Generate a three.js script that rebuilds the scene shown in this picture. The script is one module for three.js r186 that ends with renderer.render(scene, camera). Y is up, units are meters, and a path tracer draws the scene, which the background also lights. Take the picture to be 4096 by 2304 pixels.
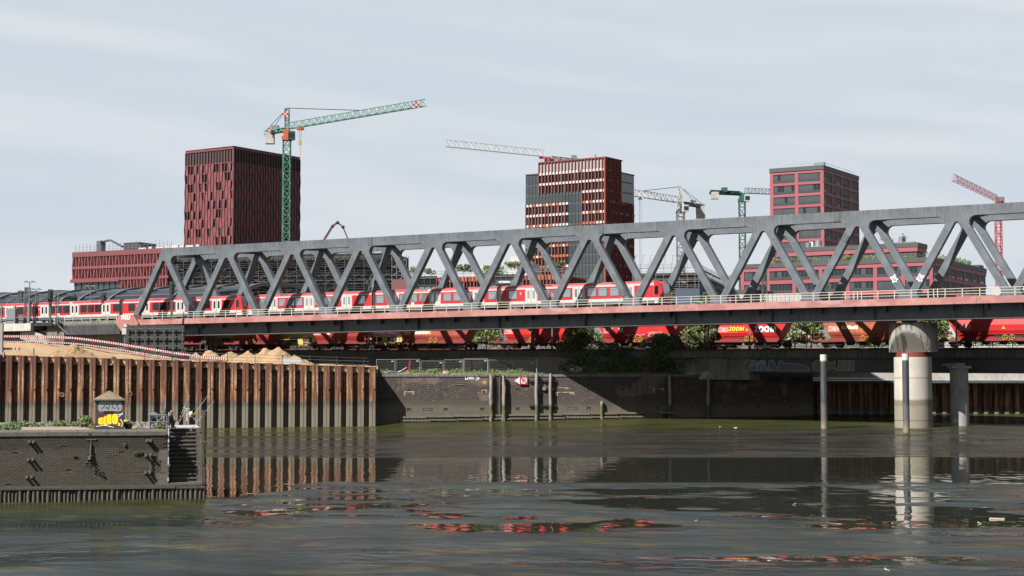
import * as THREE from 'three';
import { mergeGeometries, toCreasedNormals } from 'three/addons/utils/BufferGeometryUtils.js';
import { MarchingCubes } from 'three/addons/objects/MarchingCubes.js';

// ---------------------------------------------------------------- camera, sky, sun, exposure
const F = 6600, CX = 2048, CY = 1152, HORIZON = 1530, CAMY = 7.3, EXPO = 3.1;
const PITCH = Math.atan((HORIZON - CY) / F);
const scene = new THREE.Scene();
const camera = new THREE.PerspectiveCamera(2 * Math.atan(1152 / F) * 180 / Math.PI, 1024 / 576, 1, 6000);
camera.position.set(0, CAMY, 0);
camera.rotation.set(PITCH, 0, 0);
scene.add(camera);
const renderer = new THREE.WebGLRenderer({ antialias: true });
renderer.setSize(1024, 576);
renderer.toneMapping = THREE.LinearToneMapping;
renderer.toneMappingExposure = EXPO;
renderer.shadowMap.enabled = true;
const SUN_AZ = 50 * Math.PI / 180, SUN_EL = 48 * Math.PI / 180;
const sunDir = new THREE.Vector3(-Math.sin(SUN_AZ) * Math.cos(SUN_EL), Math.sin(SUN_EL), Math.cos(SUN_AZ) * Math.cos(SUN_EL));
const sun = new THREE.DirectionalLight(new THREE.Color().setRGB(1, 0.95, 0.88), 5);
sun.target.position.set(0, 8, -235);
sun.position.copy(sun.target.position).addScaledVector(sunDir, 400);
sun.castShadow = true;
sun.shadow.mapSize.set(4096, 4096);
Object.assign(sun.shadow.camera, { left: -170, right: 170, top: 120, bottom: -120, near: 50, far: 800 });
scene.add(sun, sun.target);

// ---------------------------------------------------------------- helpers
function rng(seed) { let a = seed | 0; return () => { a = (a + 0x6d2b79f5) | 0; let t = Math.imul(a ^ (a >>> 15), 1 | a); t = (t + Math.imul(t ^ (t >>> 7), 61 | t)) ^ t; return ((t ^ (t >>> 14)) >>> 0) / 4294967296; }; }
const R = rng(7);
const V = (x, y, z) => new THREE.Vector3(x, y, z);
function hash(ix, iy, s) { let h = Math.imul(ix, 374761393) ^ Math.imul(iy, 668265263) ^ Math.imul(s, 2147483647 ^ 97531); h = Math.imul(h ^ (h >>> 13), 1274126177); return ((h ^ (h >>> 16)) >>> 0) / 4294967296; }
function vnoise(x, y, px, py, s) { // periodic value noise
  const x0 = Math.floor(x), y0 = Math.floor(y), fx = x - x0, fy = y - y0, sx = fx * fx * (3 - 2 * fx), sy = fy * fy * (3 - 2 * fy);
  const m = (a, p) => ((a % p) + p) % p;
  const a = hash(m(x0, px), m(y0, py), s), b = hash(m(x0 + 1, px), m(y0, py), s), c = hash(m(x0, px), m(y0 + 1, py), s), d = hash(m(x0 + 1, px), m(y0 + 1, py), s);
  return a + (b - a) * sx + (c - a) * sy + (a - b - c + d) * sx * sy;
}
function fbm(u, v, px, py, oct, s = 1) { let t = 0, a = 0.5, n = 0; for (let i = 0; i < oct; i++) { t += a * vnoise(u * px, v * py, px, py, s + i * 17); n += a; a *= 0.5; px *= 2; py *= 2; } return t / n; }
const sm = (a, b, x) => { const t = Math.min(1, Math.max(0, (x - a) / (b - a))); return t * t * (3 - 2 * t); };
const mixc = (a, b, t) => [a[0] + (b[0] - a[0]) * t, a[1] + (b[1] - a[1]) * t, a[2] + (b[2] - a[2]) * t];
const enc = (c) => 255 * Math.min(1, Math.max(0, c <= 0.0031308 ? 12.92 * c : 1.055 * Math.pow(c, 1 / 2.4) - 0.055));
// colour texture from linear colours; size in metres that one repeat covers
function colourTexture(w, h, sizeU, sizeV, fn) {
  const d = new Uint8Array(w * h * 4);
  for (let j = 0; j < h; j++) for (let i = 0; i < w; i++) { const c = fn((i + 0.5) / w, (j + 0.5) / h), k = (j * w + i) * 4; d[k] = enc(c[0] * KA); d[k + 1] = enc(c[1] * KA); d[k + 2] = enc(c[2] * KA); d[k + 3] = 255; }
  const t = new THREE.DataTexture(d, w, h); t.colorSpace = THREE.SRGBColorSpace; t.wrapS = t.wrapT = THREE.RepeatWrapping; t.magFilter = THREE.LinearFilter; t.minFilter = THREE.LinearMipmapLinearFilter; t.generateMipmaps = true;
  t.repeat.set(1 / sizeU, 1 / sizeV); t.needsUpdate = true; return t;
}
function dataTexture(w, h, sizeU, sizeV, fn) {
  const d = new Uint8Array(w * h * 4);
  for (let j = 0; j < h; j++) for (let i = 0; i < w; i++) { const c = 255 * Math.min(1, Math.max(0, fn((i + 0.5) / w, (j + 0.5) / h))), k = (j * w + i) * 4; d[k] = d[k + 1] = d[k + 2] = c; d[k + 3] = 255; }
  const t = new THREE.DataTexture(d, w, h); t.wrapS = t.wrapT = THREE.RepeatWrapping; t.magFilter = THREE.LinearFilter; t.minFilter = THREE.LinearMipmapLinearFilter; t.generateMipmaps = true;
  t.repeat.set(1 / sizeU, 1 / sizeV); t.needsUpdate = true; return t;
}
function canvasTexture(w, h, draw) { const c = document.createElement('canvas'); c.width = w; c.height = h; const g = c.getContext('2d'); draw(g, w, h); const t = new THREE.CanvasTexture(c); t.colorSpace = THREE.SRGBColorSpace; t.magFilter = THREE.LinearFilter; return t; }
const KA = 0.53;
const lin = (r, g, b) => new THREE.Color().setRGB(r * KA, g * KA, b * KA);
function paint(r, g, b, rough = 0.6, metal = 0, more = {}) { return new THREE.MeshStandardMaterial({ color: lin(r, g, b), roughness: rough, metalness: metal, ...more }); }
function textured(map, rough = 0.8, more = {}) { return new THREE.MeshStandardMaterial({ map, roughness: rough, ...more }); }

// pixel of the photograph + distance -> point of the place, and back
const CP = Math.cos(PITCH), SP = Math.sin(PITCH);
function P(px, py, d) { const x = (px - CX) / F, y = (CY - py) / F, Y = y * CP + SP, Z = y * SP - CP; return V(x * d / -Z, CAMY + Y * d / -Z, -d); }
function proj(p) { const y = p.y - CAMY, Y = y * CP - -p.z * -SP * -1, yy = y * CP + p.z * SP, zz = -y * SP + p.z * CP; return [CX + F * p.x / -zz, CY - F * yy / -zz]; }
const GX = (px, py, d) => P(px, py, d).x;

// geometry helpers: all return BufferGeometry
function box(w, h, d, x = 0, y = 0, z = 0) { const g = new THREE.BoxGeometry(w, h, d); g.translate(x, y, z); return g; }
function boxAt(x0, x1, y0, y1, z0, z1) { return box(x1 - x0, y1 - y0, z1 - z0, (x0 + x1) / 2, (y0 + y1) / 2, (z0 + z1) / 2); }
function bar(p, q, w, h = w) { // box bar from p to q
  const d = V(0, 0, 0).subVectors(q, p), L = d.length(), g = new THREE.BoxGeometry(w, L, h);
  g.applyQuaternion(new THREE.Quaternion().setFromUnitVectors(V(0, 1, 0), d.normalize())); g.translate((p.x + q.x) / 2, (p.y + q.y) / 2, (p.z + q.z) / 2); return g;
}
function rod(p, q, r, r2 = r, n = 8) { const d = V(0, 0, 0).subVectors(q, p), L = d.length(), g = new THREE.CylinderGeometry(r2, r, L, n); g.applyQuaternion(new THREE.Quaternion().setFromUnitVectors(V(0, 1, 0), d.normalize())); g.translate((p.x + q.x) / 2, (p.y + q.y) / 2, (p.z + q.z) / 2); return g; }
function prism(pts, z0, z1, bevel = 0) { // polygon in x,y extruded from z0 to z1
  const s = new THREE.Shape(pts.map((p) => new THREE.Vector2(p[0], p[1])));
  const g = new THREE.ExtrudeGeometry(s, { depth: z1 - z0 - 2 * bevel, bevelEnabled: bevel > 0, bevelSize: bevel, bevelOffset: -bevel, bevelThickness: bevel, bevelSegments: 1, curveSegments: 6 }); g.translate(0, 0, z0 + bevel); return g;
}
function profile(pts, x0, x1) { // polygon given as [z,y], extruded along x
  const g = prism(pts.map((p) => [-p[0], p[1]]), x0, x1); g.rotateY(Math.PI / 2); return g;
}
function roundRect(x0, x1, y0, y1, r, n = 3) { const p = []; for (const [cx, cy, a] of [[x1 - r, y1 - r, 0], [x0 + r, y1 - r, 1], [x0 + r, y0 + r, 2], [x1 - r, y0 + r, 3]]) for (let i = 0; i <= n; i++) { const t = (a + i / n) * Math.PI / 2; p.push([cx + r * Math.cos(t), cy + r * Math.sin(t)]); } return p; }
function boxUV(g) { // uv in metres from the face direction
  if (g.index) g = g.toNonIndexed();
  if (!g.attributes.normal) g.computeVertexNormals();
  const p = g.attributes.position, n = g.attributes.normal, uv = new Float32Array(p.count * 2);
  for (let i = 0; i < p.count; i += 3) {
    let nx = 0, ny = 0, nz = 0; for (let k = 0; k < 3; k++) { nx += Math.abs(n.getX(i + k)); ny += Math.abs(n.getY(i + k)); nz += Math.abs(n.getZ(i + k)); }
    for (let k = 0; k < 3; k++) { const j = i + k, x = p.getX(j), y = p.getY(j), z = p.getZ(j); if (ny > nx && ny > nz) { uv[2 * j] = x; uv[2 * j + 1] = z; } else if (nx > nz) { uv[2 * j] = z; uv[2 * j + 1] = y; } else { uv[2 * j] = x; uv[2 * j + 1] = y; } }
  }
  g.setAttribute('uv', new THREE.BufferAttribute(uv, 2)); return g;
}
function join(list) { const l = list.map((g) => { let h = g.index ? g.toNonIndexed() : g; for (const k of Object.keys(h.attributes)) if (!['position', 'normal', 'uv'].includes(k)) h.deleteAttribute(k); if (!h.attributes.normal) h.computeVertexNormals(); if (!h.attributes.uv) h.setAttribute('uv', new THREE.BufferAttribute(new Float32Array(h.attributes.position.count * 2), 2)); return h; }); return l.length === 1 ? l[0] : mergeGeometries(l); }

// scene tree
const taken = new Map();
function numbered(name) { const n = taken.get(name) || 0; taken.set(name, n + 1); return n ? name + '_' + String(n).padStart(3, '0') : name; }
function mesh(name, geo, m, parent, keepUV = false) {
  const list = Array.isArray(geo) ? geo : [geo]; let g = join(list); if (!keepUV) g = boxUV(g);
  const o = new THREE.Mesh(g, m); o.name = parent ? name : numbered(name); o.castShadow = o.receiveShadow = true; (parent || scene).add(o); return o;
}
function put(name, sharedGeo, m, parent, x = 0, y = 0, z = 0, sx = 1, sy = 1, sz = 1, ry = 0) { const o = new THREE.Mesh(sharedGeo, m); o.name = name; o.position.set(x, y, z); o.scale.set(sx, sy, sz); o.rotation.y = ry; o.castShadow = o.receiveShadow = true; parent.add(o); return o; }
function thing(name, label, category, pos = null, turn = 0, group) { const o = new THREE.Group(); o.name = numbered(name); if (pos) o.position.copy(pos); o.rotation.y = turn; o.userData = { label, category }; if (group) o.userData.group = group; scene.add(o); return o; }
function part(name, parent) { const o = new THREE.Group(); o.name = name; parent.add(o); return o; }
function tag(o, label, category, group) { o.userData.label = label; o.userData.category = category; if (group) o.userData.group = group; return o; }
function structure(o) { o.userData.kind = 'structure'; return o; }
const UNIT = boxUV(new THREE.BoxGeometry(1, 1, 1));
function decal(name, m, parent, w, h, x, y, z, ry = 0) { const g = new THREE.PlaneGeometry(w, h); const o = new THREE.Mesh(g, m); o.name = name; o.position.set(x, y, z); o.rotation.y = ry; o.receiveShadow = true; parent.add(o); return o; }
function printMaterial(w, h, draw, rough = 0.6) { const t = canvasTexture(w, h, draw); return new THREE.MeshStandardMaterial({ map: t, roughness: rough, transparent: true, alphaTest: 0.5 }); }

// sky: thin high cloud, a pale veil that is a little bluer low on the left
{
  const w = 2048, h = 1024, d = new Float32Array(w * h * 4);
  const c0 = [0.64, 0.70, 0.765], c1 = [0.725, 0.765, 0.81], c2 = [0.56, 0.65, 0.745];
  for (let j = 0; j < h; j++) for (let i = 0; i < w; i++) {
    const u = i / w, v = j / h, el = (v - 0.5) * 180; // degrees
    const k = (j * w + i) * 4;
    let c;
    if (el < -1) c = [0.05, 0.052, 0.048];
    else {
      const e = Math.max(0, el);
      const wob = fbm(u, v, 12, 10, 3, 5) * 0.05;
      const st = fbm(u + wob, v * 2 + u * 0.35 + wob, 18, 60, 5, 11), st2 = fbm(u, v * 3 + u * 0.5, 40, 140, 4, 31), pu = fbm(u, v * 2, 90, 120, 5, 51);
      c = mixc(c0, c1, sm(0.22, 0.78, st * 0.6 + st2 * 0.4));
      c = mixc(c, c2, 0.55 * sm(0.55, 0.25, st) * sm(30, 4, e));
      c = mixc(c, [0.69, 0.70, 0.725], 0.45 * sm(0.55, 0.72, pu) * sm(9, 2, e));
      c = mixc(c, [0.76, 0.785, 0.82], 0.45 * sm(7, 0, e)); c = mixc(c, [0.14, 0.235, 0.40], 0.92 * sm(14, 64, e));
    }
    const s = 1 / EXPO; d[k] = c[0] * s; d[k + 1] = c[1] * s; d[k + 2] = c[2] * s; d[k + 3] = 1;
  }
  const t = new THREE.DataTexture(d, w, h, THREE.RGBAFormat, THREE.FloatType); t.mapping = THREE.EquirectangularReflectionMapping; t.magFilter = THREE.LinearFilter; t.needsUpdate = true;
  scene.background = t; scene.environment = t;
}
// ---------------------------------------------------------------- materials
const M = {};
{
  const mottled = (base, amp, seed, size, streak = 0) => colourTexture(512, 512, size, size, (u, v) => { const n = fbm(u, v, 6, 6, 6, seed) - 0.5, s = fbm(u, v, 50, 5, 4, seed + 3) - 0.5, k = 1 + amp * n * 2 + streak * s * 2; return [base[0] * k, base[1] * k, base[2] * k]; });
  M.steel = textured(mottled([0.094, 0.112, 0.131], 0.5, 3, 8, 0.3), 0.55);
  M.girder = textured(mottled([0.075, 0.085, 0.095], 0.4, 9, 7, 0.5), 0.6);
  M.flange = textured(mottled([0.16, 0.17, 0.175], 0.45, 19, 3), 0.5);
  M.pink = textured(colourTexture(1024, 256, 40, 10, (u, v) => { const n = fbm(u, v, 30, 8, 5, 21), w = fbm(u, v, 90, 60, 4, 25), f = fbm(u, v, 12, 4, 4, 27); let c = mixc([0.27, 0.092, 0.082], [0.36, 0.152, 0.133], sm(0.3, 0.7, n)); c = mixc(c, [0.26, 0.055, 0.05], 0.9 * sm(0.66, 0.74, w) * sm(0.4, 0.6, f)); return mixc(c, [0.42, 0.28, 0.26], 0.5 * sm(0.62, 0.75, f)); }), 0.7);
  M.pinkDark = textured(colourTexture(256, 256, 4, 4, (u, v) => { const s = fbm(u, v, 30, 3, 4, 61); return mixc([0.30, 0.10, 0.09], [0.40, 0.17, 0.15], s); }), 0.7);
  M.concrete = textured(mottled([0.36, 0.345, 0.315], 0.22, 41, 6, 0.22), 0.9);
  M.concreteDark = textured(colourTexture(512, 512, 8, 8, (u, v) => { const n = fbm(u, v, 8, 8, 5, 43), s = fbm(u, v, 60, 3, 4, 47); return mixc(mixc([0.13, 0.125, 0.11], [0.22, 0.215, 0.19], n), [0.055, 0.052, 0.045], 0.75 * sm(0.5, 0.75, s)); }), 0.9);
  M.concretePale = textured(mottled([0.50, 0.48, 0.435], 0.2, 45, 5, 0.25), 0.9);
  M.asphalt = paint(0.05, 0.05, 0.05, 0.9);
  M.ballast = textured(colourTexture(256, 256, 1.6, 1.6, (u, v) => { const n = fbm(u, v, 40, 40, 3, 71); return mixc([0.03, 0.028, 0.026], [0.16, 0.14, 0.12], n); }), 0.95);
  M.white = paint(0.52, 0.51, 0.49, 0.55);
  M.offwhite = paint(0.50, 0.485, 0.44, 0.6);
  M.red = new THREE.MeshPhysicalMaterial({ color: lin(0.50, 0.006, 0.014), roughness: 0.42, clearcoat: 0.4, clearcoatRoughness: 0.25 });
  M.dark = paint(0.02, 0.022, 0.025, 0.6);
  M.black = paint(0.008, 0.008, 0.009, 0.7);
  M.skirt = paint(0.10, 0.105, 0.11, 0.6);
  M.roofGrey = paint(0.13, 0.135, 0.145, 0.6);
  M.glass = new THREE.MeshPhysicalMaterial({ color: lin(0.012, 0.014, 0.016), roughness: 0.06, ior: 1.6 });
  M.brightGlass = new THREE.MeshPhysicalMaterial({ color: lin(0.62, 0.66, 0.70), roughness: 0.06, metalness: 0.75 });  // mirror-like copy of the window glass; makes lead-train panes look filled with bright sky
  M.yellow = paint(0.62, 0.36, 0.012, 0.5);
  M.galvanised = paint(0.26, 0.28, 0.30, 0.45, 0.4);
  M.railWhite = paint(0.56, 0.53, 0.44, 0.6);
  M.rustPaint = paint(0.085, 0.022, 0.015, 0.8);
  M.orange = paint(0.50, 0.10, 0.02, 0.55);
  M.sand = textured(colourTexture(512, 512, 14, 14, (u, v) => { const n = fbm(u, v, 6, 6, 6, 81), g = fbm(u, v, 90, 90, 2, 83); return mixc([0.26, 0.16, 0.078], [0.40, 0.275, 0.15], n * 0.7 + g * 0.3); }), 0.95);
  M.sandWet = textured(colourTexture(512, 512, 6, 6, (u, v) => { const n = fbm(u, v, 8, 8, 6, 85), g = fbm(u, v, 70, 70, 2, 87); return mixc([0.17, 0.10, 0.045], [0.33, 0.22, 0.115], n * 0.75 + g * 0.25); }), 0.95);
}
// ---------------------------------------------------------------- truss bridge frame: s along the deck, t up from the fascia top, w towards the camera
const BN0 = P(783, 1274, 270.3), BN1 = P(4046, 1184, 207.8);
const BTH = Math.atan2(BN1.z - BN0.z, BN1.x - BN0.x), BGR = Math.atan2(BN1.y - BN0.y, Math.hypot(BN1.x - BN0.x, BN1.z - BN0.z)), PAN = BN0.distanceTo(BN1) / 10;
const BE = new THREE.Euler(0, -BTH, BGR);
function onBridge(o) { o.position.copy(BN0); o.rotation.copy(BE); return o; }
const BL = (s, t, w) => V(s, t, w).applyEuler(BE).add(BN0);
function sAt(px, t = 0, w = 0, f = BL) { let a = -260, b = 170; for (let i = 0; i < 50; i++) { const m = (a + b) / 2, q = f(m, t, w); if (q.z > -20 || proj(q)[0] > px) b = m; else a = m; } return (a + b) / 2; }

const HT = 11.8, CH = 1.36, HW = 0.48, TD = 0.46, NODES = 13;
{
  const bridge = onBridge(thing('truss_bridge', 'long grey steel truss railway bridge with pink fascia crossing the picture', 'bridge'));
  bridge.rotation.copy(BE);
  const cT = [0, -CH / 2], dy = HT - CH / 2 + 0.35, ul = Math.hypot(PAN / 2, dy), u = [PAN / 2 / ul, -dy / ul], n = [-u[1], u[0]];
  // top node plate, relative to the chord top
  const arc = (cx, cy, r, a0, a1, k = 8) => { const p = []; for (let i = 0; i <= k; i++) { const a = a0 + (a1 - a0) * i / k; p.push([cx + r * Math.cos(a), cy + r * Math.sin(a)]); } return p; };
  const an = Math.atan2(n[1], n[0]);
  const Rf = 0.85, fx = (HW + Rf - (-CH - Rf - cT[1]) * n[1]) / n[0], fy = -CH - Rf;
  const ra = 0.42, ay = cT[1] - (HW + ra) / n[1];
  const Lc = Math.max((fx - cT[0]) * u[0] + (fy - cT[1]) * u[1], (ay - cT[1]) * u[1]) + 0.35;
  const out = (k) => [cT[0] + u[0] * k + n[0] * HW, cT[1] + u[1] * k + n[1] * HW], inn = (k) => [cT[0] + u[0] * k - n[0] * HW, cT[1] + u[1] * k - n[1] * HW];
  const xe = fx + 0.25;
  const right = [[xe, 0], [xe, -CH], ...arc(fx, fy, Rf, Math.PI / 2, Math.PI + an), out(Lc), inn(Lc), ...arc(0, ay, ra, an, Math.PI / 2)];
  const mir = (l) => l.map((p) => [-p[0], p[1]]).reverse();
  const topPlate = [...right, ...mir(right).slice(1)];
  // bottom node plate, relative to the fascia top
  const cB = [0, -0.35], ub = [u[0], -u[1]], nb = [-ub[1], ub[0]]; // nb points to the upper left of the right-hand diagonal
  const Rb = 0.6, by = Rb + 0.02, bx = (-(HW + Rb) - (by - cB[1]) * nb[1]) / nb[0];
  const rv = 0.42, vy = cB[1] + (HW + rv) / nb[1];
  const anb = Math.atan2(nb[1], nb[0]);
  const Lb = Math.max((bx - cB[0]) * ub[0] + (by - cB[1]) * ub[1], (vy - cB[1]) * ub[1]) + 0.3;
  const outB = (k) => [cB[0] + ub[0] * k - nb[0] * HW, cB[1] + ub[1] * k - nb[1] * HW], inB = (k) => [cB[0] + ub[0] * k + nb[0] * HW, cB[1] + ub[1] * k + nb[1] * HW];
  const rightB = [[bx + 0.35, -0.12], [bx + 0.35, 0.02], ...arc(bx, by, Rb, -Math.PI / 2, anb - 2 * Math.PI), outB(Lb), inB(Lb), ...arc(0, vy, rv, anb + Math.PI, -Math.PI / 2 + 2 * Math.PI)];
  const botPlate = [...rightB, ...mir(rightB).slice(1)];
  const L = ul - Lc - Lb;
  const diag = prism([[-HW, 0], [HW, 0], [HW, L], [-HW, L]], -TD, TD, 0.02); // stands up from the cut line at the bottom plate
  const gTop = boxUV(join([prism(topPlate, -TD, TD, 0.02)])), gBot = boxUV(join([prism(botPlate, -TD, TD, 0.02)])), gDiag = boxUV(join([diag]));
  const gChord = boxUV(join([prism([[xe, 0], [PAN - xe, 0], [PAN - xe, -CH], [xe, -CH]], -TD, TD, 0.02)]));
  const endTop = (() => { // the first node: the outer edge of the end post runs on to the chord top
    const q = mir([out(Lc), inn(Lc), ...arc(0, ay, ra, an, Math.PI / 2)]).map((p) => p); const o = out(0), k = (0 - o[1]) / u[1]; const topL = [-(o[0] + u[0] * k), 0];
    return [...right, ...q.slice(1), topL];
  })();
  const gEndTop = boxUV(join([prism(endTop, -TD, TD, 0.02)]));
  const slope = Math.atan2(u[0], -u[1]);
  for (const w of [0, -8.5]) {
    const side = part('truss_side', bridge); side.position.z = w;
    for (let k = -1; k <= NODES; k++) {
      if (k >= 0) put('bottom_node_plate', gBot, M.steel, side, k * PAN, 0, 0);
      put('top_node_plate', k === -1 ? gEndTop : gTop, M.steel, side, (k + 0.5) * PAN, HT, 0);
      put('top_chord', gChord, M.steel, side, (k + 0.5) * PAN, HT, 0);
      for (const sg of [1, -1]) {
        if (sg > 0 || k >= 0) { const b = outB(0); const o = put('diagonal', gDiag, M.steel, side, k * PAN + sg * (cB[0] + ub[0] * Lb), cB[1] + ub[1] * Lb, 0); o.rotation.z = -sg * slope; }
      }
      if (k === -1) { const o = put('end_post_foot', gDiag, M.steel, side, k * PAN, cB[1], 0, 1, Lb / L, 1); o.rotation.z = -slope; o.scale.y = (Lb - 0.01) / L; }
    }
    // bolted splice plates
    for (const [px, kind] of w === 0 ? [[1488, 0], [2411, 0], [3353, 0], [3397, 1], [2520, 2]] : [[2470, 0]]) {
      const s = sAt(px, HT - 0.6, w), g = [];
      const bolts = (sw, sh) => { g.push(box(sw, sh, 0.03)); for (let i = 0; i < 6; i++) for (let j = 0; j < 9; j++) if (Math.abs(i - 2.5) > 0.6) g.push(box(0.05, 0.05, 0.04, (i / 5 - 0.5) * sw * 0.86, (j / 8 - 0.5) * sh * 0.92, 0.03)); };
      bolts(0.86, kind ? 1.0 : CH - 0.12);
      const o = mesh('splice_plate', g, M.girder, side);
      if (kind === 0) o.position.set(s, HT - CH / 2, TD + 0.018); else { const k = kind === 1 ? 8 : 5, a = kind === 1 ? ul - 2.4 - 0.9 : Lb + 0.6, sg = kind === 1 ? 1 : -1; const c = kind === 1 ? 8 : 6; o.position.set(c * PAN + sg * ub[0] * a, cB[1] + ub[1] * a, TD + 0.018); o.rotation.z = -sg * slope; }
    }
  }
  // wind bracing between the two top chords
  for (let k = -1; k <= NODES; k++) for (const sg of [1, -1]) { const a = V((k + 0.5) * PAN, HT - 0.5, -8.1), b = V((k + 0.5 + sg * 0.5) * PAN, HT - 0.5, -0.45); if (k === -1 && sg < 0) continue; mesh('wind_brace', bar(a, b, 0.62, 0.62), M.steel, bridge); }
  mesh('portal_beam', [bar(V(-0.5 * PAN, HT - 0.55, -0.5), V(-0.5 * PAN, HT - 0.55, -8), 1.1, 0.9)], M.steel, bridge);
  // deck and girders
  const s0 = -PAN - 0.9, s1 = (NODES + 1) * PAN;
  for (let i = 0; i < 14; i++) { const a = s0 + (s1 - s0) * i / 14, b = s0 + (s1 - s0) * (i + 1) / 14 - 0.03; mesh('fascia_plate', profile([[1.6, -0.9], [1.5, 0], [1.2, 0], [1.2, -0.9]], a, b), M.pink, bridge); mesh('girder_web', [boxAt(a, b + 0.03, -2.7, -0.56, -0.75, -0.4), box(0.06, 1.6, 0.5, a + 0.4, -1.85, -0.15)], M.girder, bridge); }
  mesh('bottom_flange', profile([[1.25, -2.84], [1.3, -2.72], [-0.9, -2.7], [-0.9, -2.84]], s0, s1), M.flange, bridge);
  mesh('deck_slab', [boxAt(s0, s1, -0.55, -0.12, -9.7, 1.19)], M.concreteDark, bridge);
  mesh('far_girder', [boxAt(s0, s1, -1.85, -0.55, -9.3, -8.8), boxAt(s0, s1, -1.0, 0.0, -9.9, -9.7)], M.girder, bridge);
  for (let i = 0; i < 44; i++) mesh('cross_beam', boxAt(s0 + 2 + i * PAN / 3, s0 + 2.4 + i * PAN / 3, -1.6, -0.56, -8.8, 0.54), M.girder, bridge);
  mesh('track_bed', [boxAt(s0, s1, -0.11, 0.0, -6.2, -2.4)], M.ballast, bridge);
  for (const w of [-3.53, -4.97]) mesh('rail', boxAt(s0 - 90, s1, 0.0, 0.15, w - 0.04, w + 0.04), M.rustPaint, bridge);
  // pink end box with three letters
  const e0 = sAt(462, -0.9, 1.9), e1 = sAt(553, -0.9, 1.9), em = (e0 + e1) / 2, ew = (e1 - e0) / 2;
  const oct = [[-ew, -0.1], [-ew * 0.66, 1.0], [ew * 0.55, 1.0], [ew, -0.55], [ew, -0.62], [ew * 0.78, -1.75], [-ew * 0.5, -1.75], [-ew, -0.3]];
  const eb = mesh('end_box', prism(oct.map((p) => [p[0], p[1] - 0.15]), 0, 1.7, 0.05), M.pinkDark, bridge); eb.position.set(em, 0, 0.25);
  decal('painted_letters', printMaterial(256, 128, (g, w, h) => { g.clearRect(0, 0, w, h); g.strokeStyle = '#efe6e2'; g.lineWidth = 17; g.lineJoin = 'miter'; g.beginPath(); g.moveTo(14, 110); g.lineTo(14, 20); g.lineTo(70, 20); g.lineTo(70, 110); g.stroke(); for (const y of [20, 52, 84, 110]) { g.beginPath(); g.moveTo(106, y); g.lineTo(150, y); g.stroke(); } g.beginPath(); g.moveTo(186, 12); g.lineTo(186, 104); g.lineTo(240, 104); g.lineTo(240, 12); g.stroke(); }), bridge, 1.9, 0.8, em - 0.2, 0.4, 1.97);
  // railing
  const rail = part('railing', bridge);
  const postGeo = boxUV(join([boxAt(-0.05, 0.05, 0, 1.08, -0.04, 0.04)]));
  for (let s = e1 + 0.4; s < s1; s += PAN / 6) put('railing_post', postGeo, M.railWhite, rail, s, 0, 1.42);
  for (const t of [0.34, 0.7, 1.05]) mesh('rail_bar', boxAt(e1 + 0.3, s1, t, t + 0.06, 1.38, 1.46), M.railWhite, rail);
  for (const s of [8.5, 9.3].map((k) => k * PAN)) for (const d of [-0.25, 0.25]) put('gate_post', postGeo, M.railWhite, rail, s + d, 0, 1.52);
  // approach girder and its rail, left of the end box
  const a0 = sAt(262, -1.5, 1.2);
  mesh('approach_girder', profile([[1.7, -0.75], [1.2, -2.3], [-9, -2.3], [-9, -0.5], [1.7, -0.5]], a0, e0 + 0.4), M.girder, bridge);
  mesh('approach_kerb', boxAt(a0, e0 + 0.3, -0.5, 0.0, 1.2, 1.68), M.concreteDark, bridge);
  mesh('approach_deck', boxAt(a0 - 90, e0, -0.5, -0.02, -9, 1.19), M.ballast, bridge);
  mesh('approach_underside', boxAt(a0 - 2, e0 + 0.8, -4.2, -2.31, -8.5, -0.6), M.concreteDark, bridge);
  const ar = part('railing', bridge);
  for (let i = 0; i <= 6; i++) put('railing_post', postGeo, M.railWhite, ar, a0 + (e0 - 0.2 - a0) * i / 6, 0, 1.42);
  for (const t of [0.34, 0.7, 1.05]) mesh('rail_bar', boxAt(a0, e0 - 0.1, t, t + 0.06, 1.38, 1.46), M.railWhite, ar);
  // spray-painted tags
  const tagPrint = printMaterial(256, 256, (g) => { g.clearRect(0, 0, 256, 256); g.strokeStyle = '#e8ecec'; g.lineWidth = 15; g.lineJoin = 'round'; g.beginPath(); g.moveTo(30, 30); g.lineTo(60, 130); g.lineTo(20, 200); g.lineTo(90, 180); g.lineTo(130, 230); g.lineTo(190, 170); g.lineTo(230, 190); g.lineTo(170, 110); g.lineTo(220, 20); g.lineTo(150, 30); g.lineTo(140, 90); g.lineTo(100, 90); g.lineTo(90, 20); g.closePath(); g.stroke(); g.lineWidth = 9; g.beginPath(); g.moveTo(105, 130); g.lineTo(140, 165); g.moveTo(140, 130); g.lineTo(105, 165); g.stroke(); });
  for (const sg of [1, -1]) { const a = 3.4; const o = decal('sprayed_tag', tagPrint, bridge, 0.95, 1.1, 9 * PAN + sg * ub[0] * a, cB[1] + ub[1] * a, TD + 0.01); o.rotation.z = -sg * 0.5; }
}
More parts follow.
